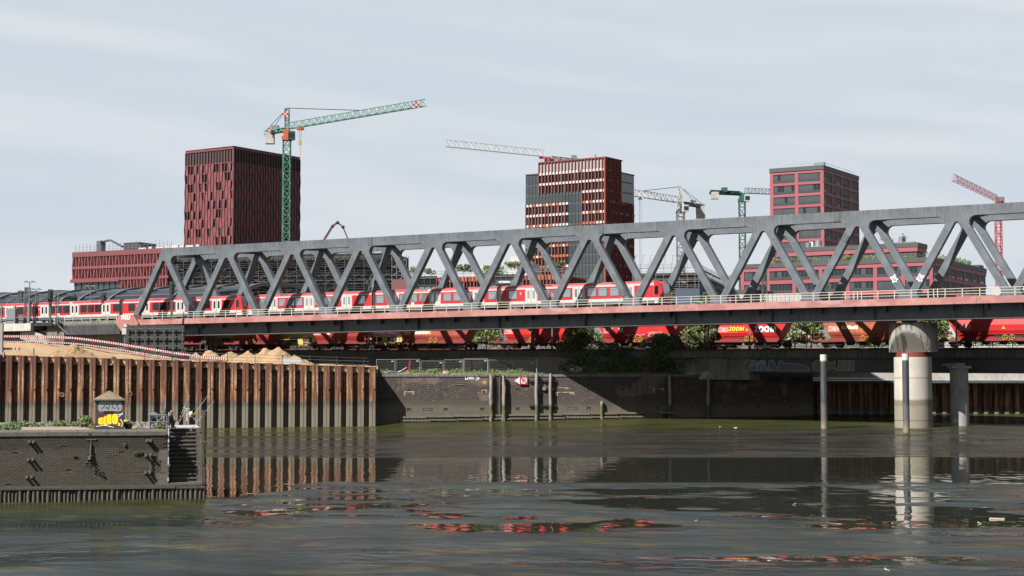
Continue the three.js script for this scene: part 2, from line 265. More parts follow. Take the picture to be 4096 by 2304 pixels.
// ---------------------------------------------------------------- bridge pier
{
  const c = BL(9 * PAN - 0.15, 0, -2.2), top = BL(9 * PAN, -2.85, 0).y, ys = (py, d = 214) => P(3650, py, d).y;
  const pier = thing('bridge_pier', 'thick round concrete pier with wide head under the truss bridge', 'bridge pier', V(c.x, 0, c.z), -BTH);
  const yh = ys(1408), yr = ys(1428);
  { // head: an oblong drum whose front is cut back below
    const h0 = yh - top, pts = 40, rows = 14, g = new THREE.CylinderGeometry(3.0, 3.0, top - 0.25 - yh, 64, rows, false); g.translate(0, (top - 0.25 + yh) / 2, 0);
    const p = g.attributes.position; for (let i = 0; i < p.count; i++) { let z = p.getZ(i); if (z < 0) z = z * 1.9; const lim = 1.35 + (p.getY(i) - yh) * 0.62; if (z > lim) z = lim; p.setZ(i, z); }
    const gg = toCreasedNormals(g, 0.5); mesh('pier_head', gg, textured(colourTexture(512, 256, 9, 5, (u, v) => { const n = fbm(u, v, 9, 6, 5, 95), st = fbm(u, v, 26, 2, 4, 97), g = fbm(u, v, 60, 40, 3, 99); let c = mixc([0.27, 0.255, 0.225], [0.42, 0.40, 0.355], n * 0.7 + g * 0.3); return mixc(c, [0.085, 0.08, 0.062], 0.85 * sm(0.56, 0.72, st)); }), 0.9), pier);
  }
  mesh('red_band', new THREE.CylinderGeometry(2.2, 2.2, yh - yr, 48).translate(0, (yh + yr) / 2, 0), paint(0.19, 0.022, 0.014, 0.7), pier);
  const pierTex = colourTexture(256, 512, 8, 12, (u, v) => { const y = v * 12, n = fbm(u, v, 20, 3, 5, 91), m = fbm(u, v, 6, 10, 5, 93), e = 5.05 + (m - 0.5) * 0.5, e2 = 4.3 + (n - 0.5) * 0.5; let c = mixc([0.40, 0.375, 0.33], [0.60, 0.56, 0.49], n * 0.5 + m * 0.5); c = mixc([0.20, 0.185, 0.125], c, sm(e - 0.12, e + 0.25, y)); const c3 = mixc([0.24, 0.215, 0.16], [0.33, 0.295, 0.225], n); return mixc(c3, c, sm(e2 - 0.15, e2 + 0.1, y)); });
  const pm = textured(pierTex, 0.9);
  const cyl = (r, y0, y1) => { const g = new THREE.CylinderGeometry(r, r, y1 - y0, 64, 1, true); g.translate(0, (y0 + y1) / 2, 0); const q = g.attributes.position, uv = g.attributes.uv; for (let i = 0; i < q.count; i++) uv.setXY(i, uv.getX(i) * 15, q.getY(i)); return g; };
  const j1 = ys(1512), j2 = ys(1683);
  for (const [a, b] of [[-2, j2 - 0.03], [j2 + 0.03, j1 - 0.03], [j1 + 0.03, yr]]) mesh('column_section', cyl(2.42, a, b), pm, pier, true);
  mesh('joint', [new THREE.CylinderGeometry(2.37, 2.37, 0.1, 48).translate(0, j1, 0), new THREE.CylinderGeometry(2.37, 2.37, 0.1, 48).translate(0, j2, 0)], M.dark, pier);
  mesh('bearing', [box(1.6, 0.3, 1.2, 0, top - 0.1, 1.6), box(1.6, 0.3, 1.2, 0, top - 0.1, -3)], M.girder, pier);
}
// ---------------------------------------------------------------- commuter trains on the truss bridge
const RW = -2.75; // near side of the train
function commuterCar(train, px0, px1, cab, doorsF, winsF, number, paneMat) {
  const a = sAt(px0, 2, RW), b = sAt(px1, 2, RW), L = b - a, car = part('railcar', train); car.position.set(a, 0.1, 0);
  const x0 = cab === -1 ? 1.5 : 0.25, x1 = L - (cab === 1 ? 1.5 : 0.25), zc = RW - 1.5;
  const body = [[RW, 0.9], [RW, 3.2], [RW - 3, 3.2], [RW - 3, 0.9]];
  mesh('body_shell', profile(body, x0, x1), M.white, car);
  mesh('roof_band', profile([[RW + 0.005, 3.2], [RW - 0.06, 3.45], [RW - 0.25, 3.58], [RW - 2.75, 3.58], [RW - 2.94, 3.45], [RW - 3.005, 3.2]], x0, x1), M.red, car);
  mesh('roof', [profile([[RW - 0.26, 3.581], [RW - 0.5, 3.68], [RW - 1.5, 3.73], [RW - 2.5, 3.68], [RW - 2.74, 3.581]], x0 + 0.02, x1 - 0.02)], M.roofGrey, car);
  for (const f of [0.3, 0.72]) mesh('roof_vent', [boxAt(L * f - 0.75, L * f - 0.08, 3.36, 3.52, RW - 0.12, RW - 0.02), boxAt(L * f + 0.08, L * f + 0.75, 3.36, 3.52, RW - 0.12, RW - 0.02)], M.rustPaint, car);
  mesh('skirt', [boxAt(x0 + 0.1, x1 - 0.1, 0.5, 0.898, RW - 2.95, RW - 0.05)], M.skirt, car);
  // bogies
  for (const f of [0.17, 0.83]) { const g = []; for (const d of [-1.05, 1.05]) for (const z of [zc + 0.72, zc - 0.72]) { const c = new THREE.CylinderGeometry(0.42, 0.42, 0.12, 16); c.rotateX(Math.PI / 2); c.translate(L * f + d, 0.47, z); g.push(c); } g.push(boxAt(L * f - 1.6, L * f + 1.6, 0.35, 0.6, zc + 0.85, zc + 1.0)); mesh('bogie', g, M.black, car); }
  mesh('underframe_box', [boxAt(L * 0.3, L * 0.46, 0.2, 0.499, RW - 1, RW - 0.15), boxAt(L * 0.52, L * 0.7, 0.22, 0.499, RW - 1, RW - 0.2)], M.dark, car);
  const doors = doorsF.map((f) => L * f), half = 0.98;
  const edges = [x0]; doors.forEach((d) => edges.push(d - half, d + half)); edges.push(x1);
  for (let i = 0; i < edges.length; i += 2) { const e0 = edges[i] + (i ? 0.03 : 0.0), e1 = edges[i + 1] - 0.03; if (e1 - e0 > 0.3) mesh('red_panel', prism(roundRect(e0, e1, 1.22, 3.0, 0.06), RW, RW + 0.012), M.red, car); }
  doors.forEach((d) => {
    const o = mesh('door', [boxAt(d - 0.86, d - 0.03, 0.98, 3.06, RW, RW + 0.03), boxAt(d + 0.03, d + 0.86, 0.98, 3.06, RW, RW + 0.03)], M.white, car);
    mesh('door_gap', boxAt(d - 0.029, d + 0.029, 0.95, 3.1, RW, RW + 0.02), M.black, car);
    for (const q of [-0.44, 0.44]) mesh('door_window', prism(roundRect(d + q - 0.19, d + q + 0.19, 1.62, 2.82, 0.12), RW + 0.03, RW + 0.04), paneMat, car);
  });
  const wp = boxUV(join([prism(roundRect(-0.66, 0.66, -0.58, 0.58, 0.09), 0, 0.014)])), wf = boxUV(join([prism(roundRect(-0.73, 0.73, -0.65, 0.65, 0.12), 0, 0.006)]));
  winsF.forEach((f) => { put('window_seal', wf, M.black, car, L * f, 2.25, RW + 0.0125); put('window', wp, paneMat, car, L * f, 2.25, RW + 0.02); mesh('window_bar', boxAt(L * f - 0.63, L * f + 0.63, 2.55, 2.58, RW + 0.035, RW + 0.042), M.black, car); });
  for (let i = 0; i + 1 < winsF.length; i += 3) { const x = L * (winsF[i] + 0.048); mesh('notice', [boxAt(x - 0.12, x + 0.12, 2.25, 2.62, RW + 0.013, RW + 0.016)], paint(0.55, 0.32, 0.36, 0.6), car); }
  decal('number_and_logo', printMaterial(128, 64, (g, w, h) => { g.clearRect(0, 0, w, h); g.strokeStyle = '#f3d9d9'; g.lineWidth = 7; g.strokeRect(8, 8, 70, 46); g.fillStyle = '#f3d9d9'; g.font = 'bold 40px sans-serif'; g.fillText('DB', 14, 46); }), car, 0.8, 0.4, L * winsF[2], 1.42, RW + 0.016);
  if (number) decal('number_and_logo', printMaterial(128, 48, (g, w, h) => { g.clearRect(0, 0, w, h); g.fillStyle = '#f6e6e6'; g.font = 'italic bold 46px sans-serif'; g.fillText(number, 6, 40); }), car, 0.9, 0.34, L * 0.46, 3.36, RW + 0.02);
  if (cab) { // driver's cab
    const xe = cab > 0 ? x1 : x0, d = cab;
    const prof = [[0, 0.9], [1.45, 0.9], [1.5, 1.3], [1.42, 1.75], [1.05, 3.25], [0.6, 3.6], [0, 3.6]].map((p) => [xe + d * p[0], p[1]]);
    const pr = d > 0 ? prof : prof.slice().reverse();
    mesh('cab', prism(pr, RW - 2.97, RW - 0.02, 0.06), M.red, car);
    mesh('cab_skirt', [boxAt(Math.min(xe, xe + d * 1.3), Math.max(xe, xe + d * 1.3), 0.42, 0.9, RW - 2.9, RW - 0.1), boxAt(Math.min(xe, xe + d * 1.2), Math.max(xe, xe + d * 1.2), 0.9, 1.15, RW - 0.03, RW - 0.005)], M.white, car);
    const wsl = bar(V(xe + d * 1.40, 1.8, zc), V(xe + d * 1.1, 3.2, zc), 0.08, 2.3); mesh('windscreen', wsl, M.brightGlass, car);
    mesh('cab_side_window', prism(roundRect(xe + d * 0.35 - 0.28, xe + d * 0.35 + 0.28, 1.7, 2.9, 0.1), RW - 0.02, RW + 0.0), M.glass, car);
    mesh('headlight', [boxAt(xe + d * 1.45 - 0.06, xe + d * 1.45 + 0.06, 1.3, 1.5, RW - 0.6, RW - 0.3), boxAt(xe + d * 1.45 - 0.06, xe + d * 1.45 + 0.06, 1.3, 1.5, RW - 2.7, RW - 2.4)], M.brightGlass, car);
    mesh('coupling', [boxAt(xe + d * 1.3 - 0.3, xe + d * 1.3 + 0.5, 0.75, 1.0, zc - 0.2, zc + 0.2)], M.black, car);
  }
  if (cab !== 1) { } else return L;
  return L;
}
{
  const mid = [0.16, 0.5, 0.845], midW = [0.05, 0.245, 0.325, 0.405, 0.6, 0.68, 0.76, 0.955];
  const frD = [0.2, 0.495, 0.79], frW = [0.085, 0.29, 0.35, 0.42, 0.575, 0.64, 0.71, 0.87];
  const flip = (l) => l.map((f) => 1 - f).reverse();
  const lead = onBridge(thing('commuter_train', 'leading red and white commuter train unit with its cab at right', 'train')); lead.rotation.copy(BE);
  commuterCar(lead, 1999, 2655, 1, frD, frW, null, M.brightGlass);
  commuterCar(lead, 1497, 1993, 0, mid, midW, '4130', M.brightGlass);
  commuterCar(lead, 988, 1491, -1, flip(frD), flip(frW), null, M.brightGlass);
  const rear = onBridge(thing('commuter_train', 'trailing red and white commuter train unit at the left edge', 'train')); rear.rotation.copy(BE);
  commuterCar(rear, 487, 972, 1, frD, frW, null, M.glass);  // same kind of window, in darker glass to imitate a dark reflection
  commuterCar(rear, 122, 481, 0, mid, midW, '4115', M.glass);
  commuterCar(rear, -270, 116, 0, flip(frD), flip(frW), null, M.glass);
  for (const [t, pxs] of [[lead, [1996, 1494]], [rear, [484, 119]]]) for (const px of pxs) { const s = sAt(px, 2, RW); mesh('gangway', boxAt(s - 0.3, s + 0.3, 0.8, 3.5, RW - 2.6, RW - 0.25), M.black, t); }
}
// ---------------------------------------------------------------- freight line behind: s along, t above rail, w towards camera (0 = near side of the wagons)
const FN0 = P(1073, 1397, 281), FN1 = P(3530, 1391, 230.6);
const FTH = Math.atan2(FN1.z - FN0.z, FN1.x - FN0.x), FGR = Math.atan2(FN1.y - FN0.y, Math.hypot(FN1.x - FN0.x, FN1.z - FN0.z));
const FE = new THREE.Euler(0, -FTH, FGR);
const FL = (s, t, w) => V(s, t, w).applyEuler(FE).add(FN0);
const fAt = (px, t = 2, w = 0) => sAt(px, t, w, FL);
function onFreight(o) { o.position.copy(FN0); o.rotation.copy(FE); return o; }
{
  const weather = (a, b, seed, dirt = 0.35) => colourTexture(512, 256, 16, 8, (u, v) => { const n = fbm(u, v, 5, 4, 5, seed), s = fbm(u, v, 70, 5, 4, seed + 5), k = fbm(u, v, 14, 12, 4, seed + 9); let c = mixc(a, b, sm(0.3, 0.7, n)); c = mixc(c, [0.06, 0.02, 0.014], dirt * sm(0.52, 0.75, s)); return mixc(c, [b[0] * 0.8, b[1] * 1.2 + 0.01, b[2] * 1.2 + 0.01], 0.4 * sm(0.6, 0.7, k)); });
  const reds = { bright: textured(weather([0.56, 0.012, 0.016], [0.64, 0.02, 0.024], 101, 0.12), 0.42), dark: textured(weather([0.36, 0.02, 0.016], [0.47, 0.028, 0.022], 107), 0.5), brown: textured(weather([0.30, 0.035, 0.022], [0.47, 0.07, 0.04], 113, 0.4), 0.6), orangey: textured(weather([0.34, 0.055, 0.022], [0.52, 0.11, 0.045], 119, 0.5), 0.55) };
  const frame = paint(0.20, 0.014, 0.012, 0.6);
  const dataPrint = printMaterial(256, 128, (g) => { g.clearRect(0, 0, 256, 128); g.fillStyle = '#e9c9c4'; const r = rng(5); for (let y = 8; y < 118; y += 15) for (let x = 6; x < 240; x += 10) if (r() < 0.62) g.fillRect(x, y, 7, 9); g.strokeStyle = '#e9c9c4'; g.lineWidth = 4; g.strokeRect(120, 40, 60, 40); });
  const railion = printMaterial(512, 128, (g) => { g.clearRect(0, 0, 512, 128); g.fillStyle = '#e8dcc4'; g.font = 'bold 118px sans-serif'; g.fillText('RailioN', 12, 110); });
  const dbPrint = printMaterial(128, 96, (g) => { g.clearRect(0, 0, 128, 96); g.fillStyle = '#e9e4de'; g.fillRect(0, 0, 128, 96); g.strokeStyle = '#40282c'; g.lineWidth = 8; g.strokeRect(12, 12, 104, 72); g.fillStyle = '#40282c'; g.font = 'bold 66px sans-serif'; g.fillText('DB', 20, 72); });
  const zoom1 = printMaterial(512, 192, (g) => { g.clearRect(0, 0, 512, 192); g.font = 'italic bold 150px sans-serif'; g.lineWidth = 16; g.strokeStyle = '#2a1408'; g.strokeText('ZOOM', 16, 130, 480); g.fillStyle = '#e2b71c'; g.fillText('ZOOM', 16, 130, 480); g.font = 'bold 40px sans-serif'; g.fillStyle = '#8c6a12'; g.fillText('ZBOM+ZBOM', 30, 182); });
  const zoom2 = printMaterial(512, 192, (g) => { g.clearRect(0, 0, 512, 192); g.font = 'bold 165px sans-serif'; g.lineWidth = 26; g.strokeStyle = '#141414'; g.strokeText('ZOOM', 16, 150, 480); g.fillStyle = '#f2f2ee'; g.fillText('ZOOM', 16, 150, 480); });
  const kdz = printMaterial(512, 96, (g) => { g.clearRect(0, 0, 512, 96); g.strokeStyle = '#c58a8a'; g.lineWidth = 6; g.beginPath(); g.moveTo(6, 80); for (let x = 0; x < 260; x += 20) g.lineTo(16 + x, 76 - 18 * Math.abs(Math.sin(x * 0.05))); g.stroke(); g.font = 'italic bold 80px sans-serif'; g.lineWidth = 4; g.strokeText('KDZ', 290, 84); });
  const wheelGeo = new THREE.TorusGeometry(0.36, 0.035, 6, 20), spokeGeo = [0, 1, 2].map((k) => { const g = box(0.05, 0.36, 0.04, 0, 0.18, 0); g.rotateZ(k * Math.PI * 2 / 3 + 0.3); return g; });
  const handwheel = boxUV(join([wheelGeo, ...spokeGeo]));
  const tri = boxUV(join([prism([[-0.28, 0], [0.28, 0], [0, 0.48]], 0, 0.012)]));
  function loft(levels, x0, x1) { // hopper body: levels [t, inset at the ends, half width]
    const pos = [], idx = [], zc = -1.5; const ring = levels.map(([t, ins, hw]) => [[x0 + ins, t, zc + hw], [x1 - ins, t, zc + hw], [x1 - ins, t, zc - hw], [x0 + ins, t, zc - hw]]);
    const quad = (a, b, c, d) => pos.push(...a, ...b, ...c, ...a, ...c, ...d);
    for (let i = 0; i + 1 < ring.length; i++) for (let k = 0; k < 4; k++) quad(ring[i][k], ring[i][(k + 1) % 4], ring[i + 1][(k + 1) % 4], ring[i + 1][k]);
    const T = ring[ring.length - 1]; quad(T[0], T[1], T[2], T[3]); const B = ring[0]; quad(B[3], B[2], B[1], B[0]);
    const g = new THREE.BufferGeometry(); g.setAttribute('position', new THREE.Float32BufferAttribute(pos, 3)); g.computeVertexNormals(); return g;
  }
  function wagon(px0, px1, mat, label, deco, flat = false) {
    const w = onFreight(thing('hopper_wagon', label, 'freight wagon', null, 0, 'red hopper wagons on the freight line')); w.rotation.copy(FE);
    const a = fAt(px0, 3.4), b = fAt(px1, 3.4), L = b - a; w.position.copy(FL(a, 0, 0)); const x = (f) => L * f;
    mesh('hopper_body', loft(flat ? [[1.15, 1.5, 1.1], [2.3, 0.95, 1.46], [3.1, 0.45, 1.5], [4.15, 0.0, 1.32]] : [[1.15, 1.7, 1.2], [2.15, 1.25, 1.47], [4.1, 0.1, 1.47], [4.2, 0.1, 1.3]], 0, L), mat, w);
    mesh('roof_rim', boxAt(0.1, L - 0.1, 4.2, 4.36, -2.6, -0.35), M.rustPaint, w);
    mesh('side_sill', [boxAt(-0.9, L + 0.9, 0.88, 1.12, -0.36, -0.1), boxAt(-0.9, L + 0.9, 0.88, 1.12, -2.9, -2.64), boxAt(1.2, L - 1.2, 1.12, 1.34, -0.3, -0.16)], frame, w);
    mesh('chute_shade_panel', prism([[x(0.5) - 2.1, 1.72], [x(0.5) + 2.1, 1.72], [x(0.5) + 1.7, 1.34], [x(0.5) - 1.7, 1.34]], -0.34, -0.2), M.black, w);  // black plate paints the shade of a hollow under the body
    mesh('rib', [boxAt(1.7, L - 1.7, 1.78, 1.86, -0.2, -0.08)], frame, w);
    for (const d of [-0.46, 0.46]) put('hand_wheel', handwheel, M.yellow, w, x(0.5) + d, 1.36, 0.0);
    for (const e of [0, 1]) { // bogie, end platform and rails
      const c = e ? L - 1.6 : 1.6, sg = e ? 1 : -1, g = [];
      for (const d of [-0.9, 0.9]) for (const z of [-0.76, -2.24]) { const cy = new THREE.CylinderGeometry(0.46, 0.46, 0.13, 16); cy.rotateX(Math.PI / 2); cy.translate(c + d, 0.46, z); g.push(cy); }
      g.push(boxAt(c - 1.5, c + 1.5, 0.42, 0.72, -0.62, -0.45), boxAt(c - 0.3, c + 0.3, 0.3, 0.85, -0.6, -0.4)); mesh('bogie', g, M.black, w);
      const xe = e ? L + 0.9 : -0.9; const rl = []; for (const z of [-0.3, -2.7]) { rl.push(bar(V(xe, 1.1, z), V(xe, 2.15, z), 0.06), bar(V(xe - sg * 0.8, 1.1, z), V(xe - sg * 0.8, 2.15, z), 0.06), bar(V(xe, 2.15, z), V(xe - sg * 0.8, 2.15, z), 0.06), bar(V(xe, 1.65, z), V(xe - sg * 0.8, 1.65, z), 0.05)); }
      mesh('platform_railing', rl, frame, w);
      const bf = []; for (const z of [-0.6, -2.4]) { const cy = new THREE.CylinderGeometry(0.2, 0.14, 0.55, 10); cy.rotateZ(-sg * Math.PI / 2); cy.translate(xe + sg * 0.27, 1.0, z); bf.push(cy); } mesh('buffer', bf, M.black, w);
    }
    mesh('hopper_chute', [0.3, 0.44, 0.58, 0.72].map((f) => prism([[x(f) - 0.5, 0.9], [x(f) + 0.5, 0.9], [x(f) + 0.2, 0.4], [x(f) - 0.2, 0.4]], -2.4, -0.5)), M.black, w);
    const zf = flat ? 0.005 : -0.022; put('warning_triangle', tri, M.yellow, w, x(0.46), 2.5, zf + (flat ? -0.0 : 0));
    const d = decal('data_panel', dataPrint, w, 1.7, 0.85, x(0.155), 2.75, zf + 0.004); if (deco) deco(w, x, zf + 0.006);
    return w;
  }
  wagon(590, 792, reds.dark, 'dull red hopper wagon half hidden behind the left abutment');
  wagon(911, 1105, reds.dark, 'dull red hopper wagon between the white coach end and the yellow coach');
  wagon(1235, 1453, reds.dark, 'dull red hopper wagon with white company square above the sand heap', (w, x, z) => decal('company_square', dbPrint, w, 0.75, 0.6, x(0.36), 2.78, z));
  wagon(1580, 1890, reds.brown, 'brownish red hopper wagon with pale lettering right of the white coach', (w, x, z) => decal('lettering', railion, w, 3.7, 0.93, x(0.38), 2.72, z));
  wagon(1994, 2278, reds.bright, 'bright red hopper wagon left of the tall bush, wide shadow across it');
  wagon(2382, 2724, reds.bright, 'bright red hopper wagon with chalk scrawl between two bushes', (w, x, z) => { decal('company_square', dbPrint, w, 0.75, 0.6, x(0.3), 2.75, z); decal('chalk_scrawl', kdz, w, 7.2, 1.1, x(0.58), 2.2, z); });
  wagon(2847, 3155, reds.bright, 'bright red hopper wagon with yellow and white spray lettering', (w, x, z) => { decal('yellow_lettering', zoom1, w, 2.7, 1.0, x(0.33), 2.72, z); decal('white_lettering', zoom2, w, 3.6, 1.35, x(0.7), 2.72, z); });
  wagon(3278, 3655, reds.orangey, 'orange brown hopper wagon with pale lettering left of the pier head', (w, x, z) => { decal('lettering', railion, w, 3.0, 0.75, x(0.34), 2.9, z); });
  wagon(3787, 4290, reds.bright, 'bright red rounded hopper wagon right of the pier head', null, true);

  // coaches of a passenger train on the next track
  const navy = paint(0.05, 0.06, 0.09, 0.4), metroPrint = printMaterial(512, 160, (g) => { g.clearRect(0, 0, 512, 160); g.fillStyle = '#4a5568'; g.font = 'italic bold 92px sans-serif'; g.fillText('metronom', 6, 116, 380); g.beginPath(); g.arc(430, 80, 66, 0, 7); g.fill(); g.fillStyle = '#eef0ee'; g.beginPath(); g.arc(418, 92, 40, 0, 7); g.fill(); });
  const mzw = printMaterial(512, 128, (g) => { g.clearRect(0, 0, 512, 128); g.fillStyle = '#c02035'; g.fillRect(0, 34, 512, 66); g.fillStyle = '#f3f0ea'; g.font = 'italic bold 58px sans-serif'; g.fillText('MEHRZWECK-WAGEN', 8, 88, 496); });
  function coach(px0, px1, label, top, low, deco) {
    const c = onFreight(thing('passenger_coach', label, 'railway coach', null, 0, 'coaches behind the hopper wagons')); c.rotation.copy(FE);
    const a = sAt(px0, 3, -5, FL), b = sAt(px1, 3, -5, FL), L = b - a; c.position.copy(FL(a, 0, 0)); const z = -5;
    mesh('upper_body', toCreasedNormals(profile([[z, 2.2], [z, 3.6], [z - 0.03, 3.85], [z - 0.12, 4.1], [z - 0.28, 4.34], [z - 0.5, 4.53], [z - 0.8, 4.66], [z - 1.4, 4.72], [z - 2.0, 4.66], [z - 2.5, 4.4], [z - 2.8, 3.7], [z - 2.8, 2.2]], 0, L), 0.6), top, c);
    mesh('lower_body', prism(roundRect(0.01, L - 0.01, 0.75, 2.2, 0.35, 3), z - 2.79, z + 0.01), low, c);
    for (let x = 1.6; x < L - 1.6; x += 2.9) { mesh('window', [prism(roundRect(x - 0.95, x + 0.95, 1.35, 2.1, 0.1), z, z + 0.02)], navy, c); mesh('window', [prism(roundRect(x - 0.95, x + 0.95, 3.1, 3.9, 0.1), z, z + 0.02)], navy, c); }
    for (const f of [0.15, 0.85]) mesh('bogie', boxAt(L * f - 1.6, L * f + 1.6, 0.1, 0.74, z - 2.3, z - 0.3), M.black, c);
    if (deco) deco(c, L, z);
  }
  const cream = new THREE.MeshPhysicalMaterial({ color: lin(0.66, 0.65, 0.62), roughness: 0.3, clearcoat: 1, clearcoatRoughness: 0.12 }), pale = paint(0.60, 0.50, 0.13, 0.45);
  coach(500, 612, 'yellow coach end glimpsed beneath the left end of the bridge', pale, pale);
  coach(826, 1030, 'white and yellow coach with dark round emblem behind the hoppers', cream, pale, (c, L, z) => decal('emblem_lettering', metroPrint, c, 3.7, 1.15, 2.9, 3.1, z + 0.03));
  coach(1036, 1470, 'yellow coach with dark windows behind the second hopper gap', pale, pale);
  coach(1478, 1790, 'white coach with red lettering stripe behind the hoppers', cream, pale, (c, L, z) => decal('lettering_stripe', mzw, c, 4.8, 1.2, 3.0, 2.8, z + 0.03));

  // viaduct that carries the freight line
  const via = onFreight(thing('freight_viaduct', 'concrete freight viaduct with lattice handrail under the hopper wagons', 'viaduct')); via.rotation.copy(FE);
  const v0 = fAt(1040, -1, 1.6), v1 = fAt(2990, -1, 1.6), v2 = fAt(4300, -1, 1.6), v00 = fAt(700, -1, 1.6);
  for (let i = 0, n = 14; i < n; i++) { const a = v00 + (v2 - v00) * i / n, b = v00 + (v2 - v00) * (i + 1) / n - 0.05; mesh('parapet_beam', boxAt(a, b, -1.42, -0.4, 1.2, 1.7), M.concreteDark, via); }
  mesh('bracket', [0.27, 0.62, 0.84].map((f) => { const s = v00 + (v2 - v00) * f; return prism([[s - 1.9, -1.45], [s - 1.2, -0.95], [s + 1.2, -0.95], [s + 1.9, -1.45]], 1.71, 1.95); }), M.concreteDark, via);
  mesh('track_bed', boxAt(v00, v2, -0.8, -0.15, -9, 1.19), M.ballast, via);
  for (const w of [-0.8, -2.2]) mesh('rail', boxAt(v00, v2, -0.149, 0.0, w - 0.04, w + 0.04), M.rustPaint, via);
  { // lattice handrail
    const rl = part('lattice_handrail', via), rust = paint(0.13, 0.03, 0.02, 0.8), pan = 2.6, gp = boxUV(join([bar(V(0, -0.4, 0), V(0, 0.72, 0), 0.09), bar(V(0, -0.32, 0), V(pan / 2, 0.62, 0), 0.05), bar(V(pan / 2, 0.62, 0), V(pan, -0.32, 0), 0.05)]));
    for (let s = v00; s < v2; s += pan) put('lattice_panel', gp, rust, rl, s, 0, 1.55);
    for (const t of [-0.34, 0.18, 0.68]) mesh('handrail_bar', boxAt(v00, v2, t, t + 0.07, 1.51, 1.59), rust, rl);
  }
  const wallTex = printWall();
  function printWall() { return textured(colourTexture(1024, 256, 60, 15, (u, v) => { const n = fbm(u, v, 20, 6, 5, 131), s = fbm(u, v, 160, 6, 4, 133), p = fbm(u, v, 9, 3, 3, 137); let c = mixc([0.16, 0.155, 0.14], [0.30, 0.29, 0.265], n); c = mixc(c, [0.07, 0.068, 0.06], 0.5 * sm(0.5, 0.72, s)); return mixc(c, [0.46, 0.44, 0.41], 0.8 * sm(0.55, 0.6, p)); }), 0.9); }
  mesh('abutment_wall', boxAt(v00, v1, -4.6, -1.421, -8, 0.6), wallTex, via);
  const y0 = fAt(2478, -2.5, 0.62), y1 = fAt(2600, -2.5, 0.62); mesh('painted_wall_field', boxAt(y0, y1, -3.9, -1.6, 0.6, 0.612), textured(colourTexture(128, 128, 6, 6, (u, v) => mixc([0.56, 0.44, 0.22], [0.66, 0.55, 0.33], fbm(u, v, 6, 6, 4, 139))), 0.9), via);
  const q0 = fAt(2368, -2.5, 0.62), q1 = fAt(2470, -2.5, 0.62); mesh('painted_wall_field', boxAt(q0, q1, -3.9, -1.55, 0.6, 0.613), M.white, via);
  decal('wall_lettering', printMaterial(256, 128, (g) => { g.clearRect(0, 0, 256, 128); g.font = 'bold 120px sans-serif'; g.lineWidth = 7; g.strokeStyle = '#23262a'; g.strokeText('AK', 20, 106); }), via, 3.6, 1.8, (q0 + q1) / 2 - 0.5, -2.6, 0.63);
  decal('wall_scrawl', printMaterial(512, 128, (g) => { g.clearRect(0, 0, 512, 128); g.strokeStyle = '#15171a'; g.lineWidth = 9; for (let k = 0; k < 6; k++) { g.beginPath(); g.arc(50 + k * 80, 64, 30 + (k % 3) * 12, k, k + 4.4); g.stroke(); g.beginPath(); g.moveTo(20 + k * 80, 20 + k * 5); g.lineTo(80 + k * 76, 110 - k * 6); g.stroke(); } }), via, 14, 2.6, fAt(1300, -3, 0.6), -3.2, 0.61);
  decal('wall_scrawl', printMaterial(512, 128, (g) => { g.clearRect(0, 0, 512, 128); g.strokeStyle = '#15171a'; g.lineWidth = 8; for (let k = 0; k < 5; k++) { g.beginPath(); g.moveTo(30 + k * 100, 10); g.lineTo(70 + k * 90, 60); g.lineTo(40 + k * 100, 118); g.stroke(); } }), via, 16, 2.2, fAt(1830, -3, 0.6), -2.6, 0.61);
  // steel span over the side channel
  mesh('steel_girder', [boxAt(v1, v2, -3.35, -1.43, 0.5, 0.75), boxAt(v1, v2, -3.5, -3.35, 0.2, 1.0), boxAt(v1, v2, -3.4, -1.43, -5.2, -5)], paint(0.035, 0.042, 0.052, 0.55), via);
  mesh('girder_floor', boxAt(v1, v2, -1.4, -0.82, -9, 1.18), M.concreteDark, via);
  decal('girder_lettering', printMaterial(1024, 128, (g) => { g.clearRect(0, 0, 1024, 128); g.lineWidth = 5; g.strokeStyle = '#7d838a'; g.fillStyle = '#43474d'; g.lineJoin = 'round'; const shape = (pts) => { g.beginPath(); pts.forEach((q, i) => (i ? g.lineTo(q[0], q[1]) : g.moveTo(q[0], q[1]))); g.closePath(); g.fill(); g.stroke(); }; shape([[10, 110], [20, 50], [60, 22], [110, 20], [140, 60], [128, 112], [70, 122]]); shape([[134, 116], [150, 40], [190, 18], [206, 60], [236, 112]]); shape([[238, 116], [244, 30], [280, 20], [300, 60], [330, 116]]); shape([[322, 118], [330, 40], [352, 20], [380, 50], [470, 54], [560, 64], [600, 92], [610, 120]]); g.beginPath(); g.moveTo(54, 46); g.lineTo(72, 80); g.lineTo(92, 44); g.moveTo(72, 80); g.lineTo(72, 104); g.moveTo(160, 84); g.lineTo(190, 106); g.moveTo(190, 84); g.lineTo(160, 106); g.stroke(); g.fillStyle = '#5c5420'; g.strokeStyle = '#7d8a62'; shape([[640, 116], [632, 60], [670, 22], [730, 30], [744, 90], [700, 120]]); shape([[760, 118], [776, 60], [764, 24], [800, 50], [836, 26], [826, 70], [848, 116], [806, 92]]); g.fillStyle = '#55595e'; for (const x of [856, 906, 956]) shape([[x, 116], [x + 8, 22], [x + 46, 28], [x + 40, 118]]); }), via, 17, 2.0, fAt(3195, -2.4, 0.76), -2.42, 0.76);
  decal('girder_lettering', printMaterial(256, 96, (g) => { g.clearRect(0, 0, 256, 96); g.font = 'bold 78px sans-serif'; g.strokeStyle = '#8b9198'; g.lineWidth = 4; g.strokeText('UPPE', 8, 76, 240); }), via, 3.0, 1.2, fAt(3010, -2.4, 0.76) + 1.2, -2.2, 0.765);
  // second, smaller column
  const c2 = P(3836, 1500, 219.5), ct = P(3836, 1474, 219.5).y;
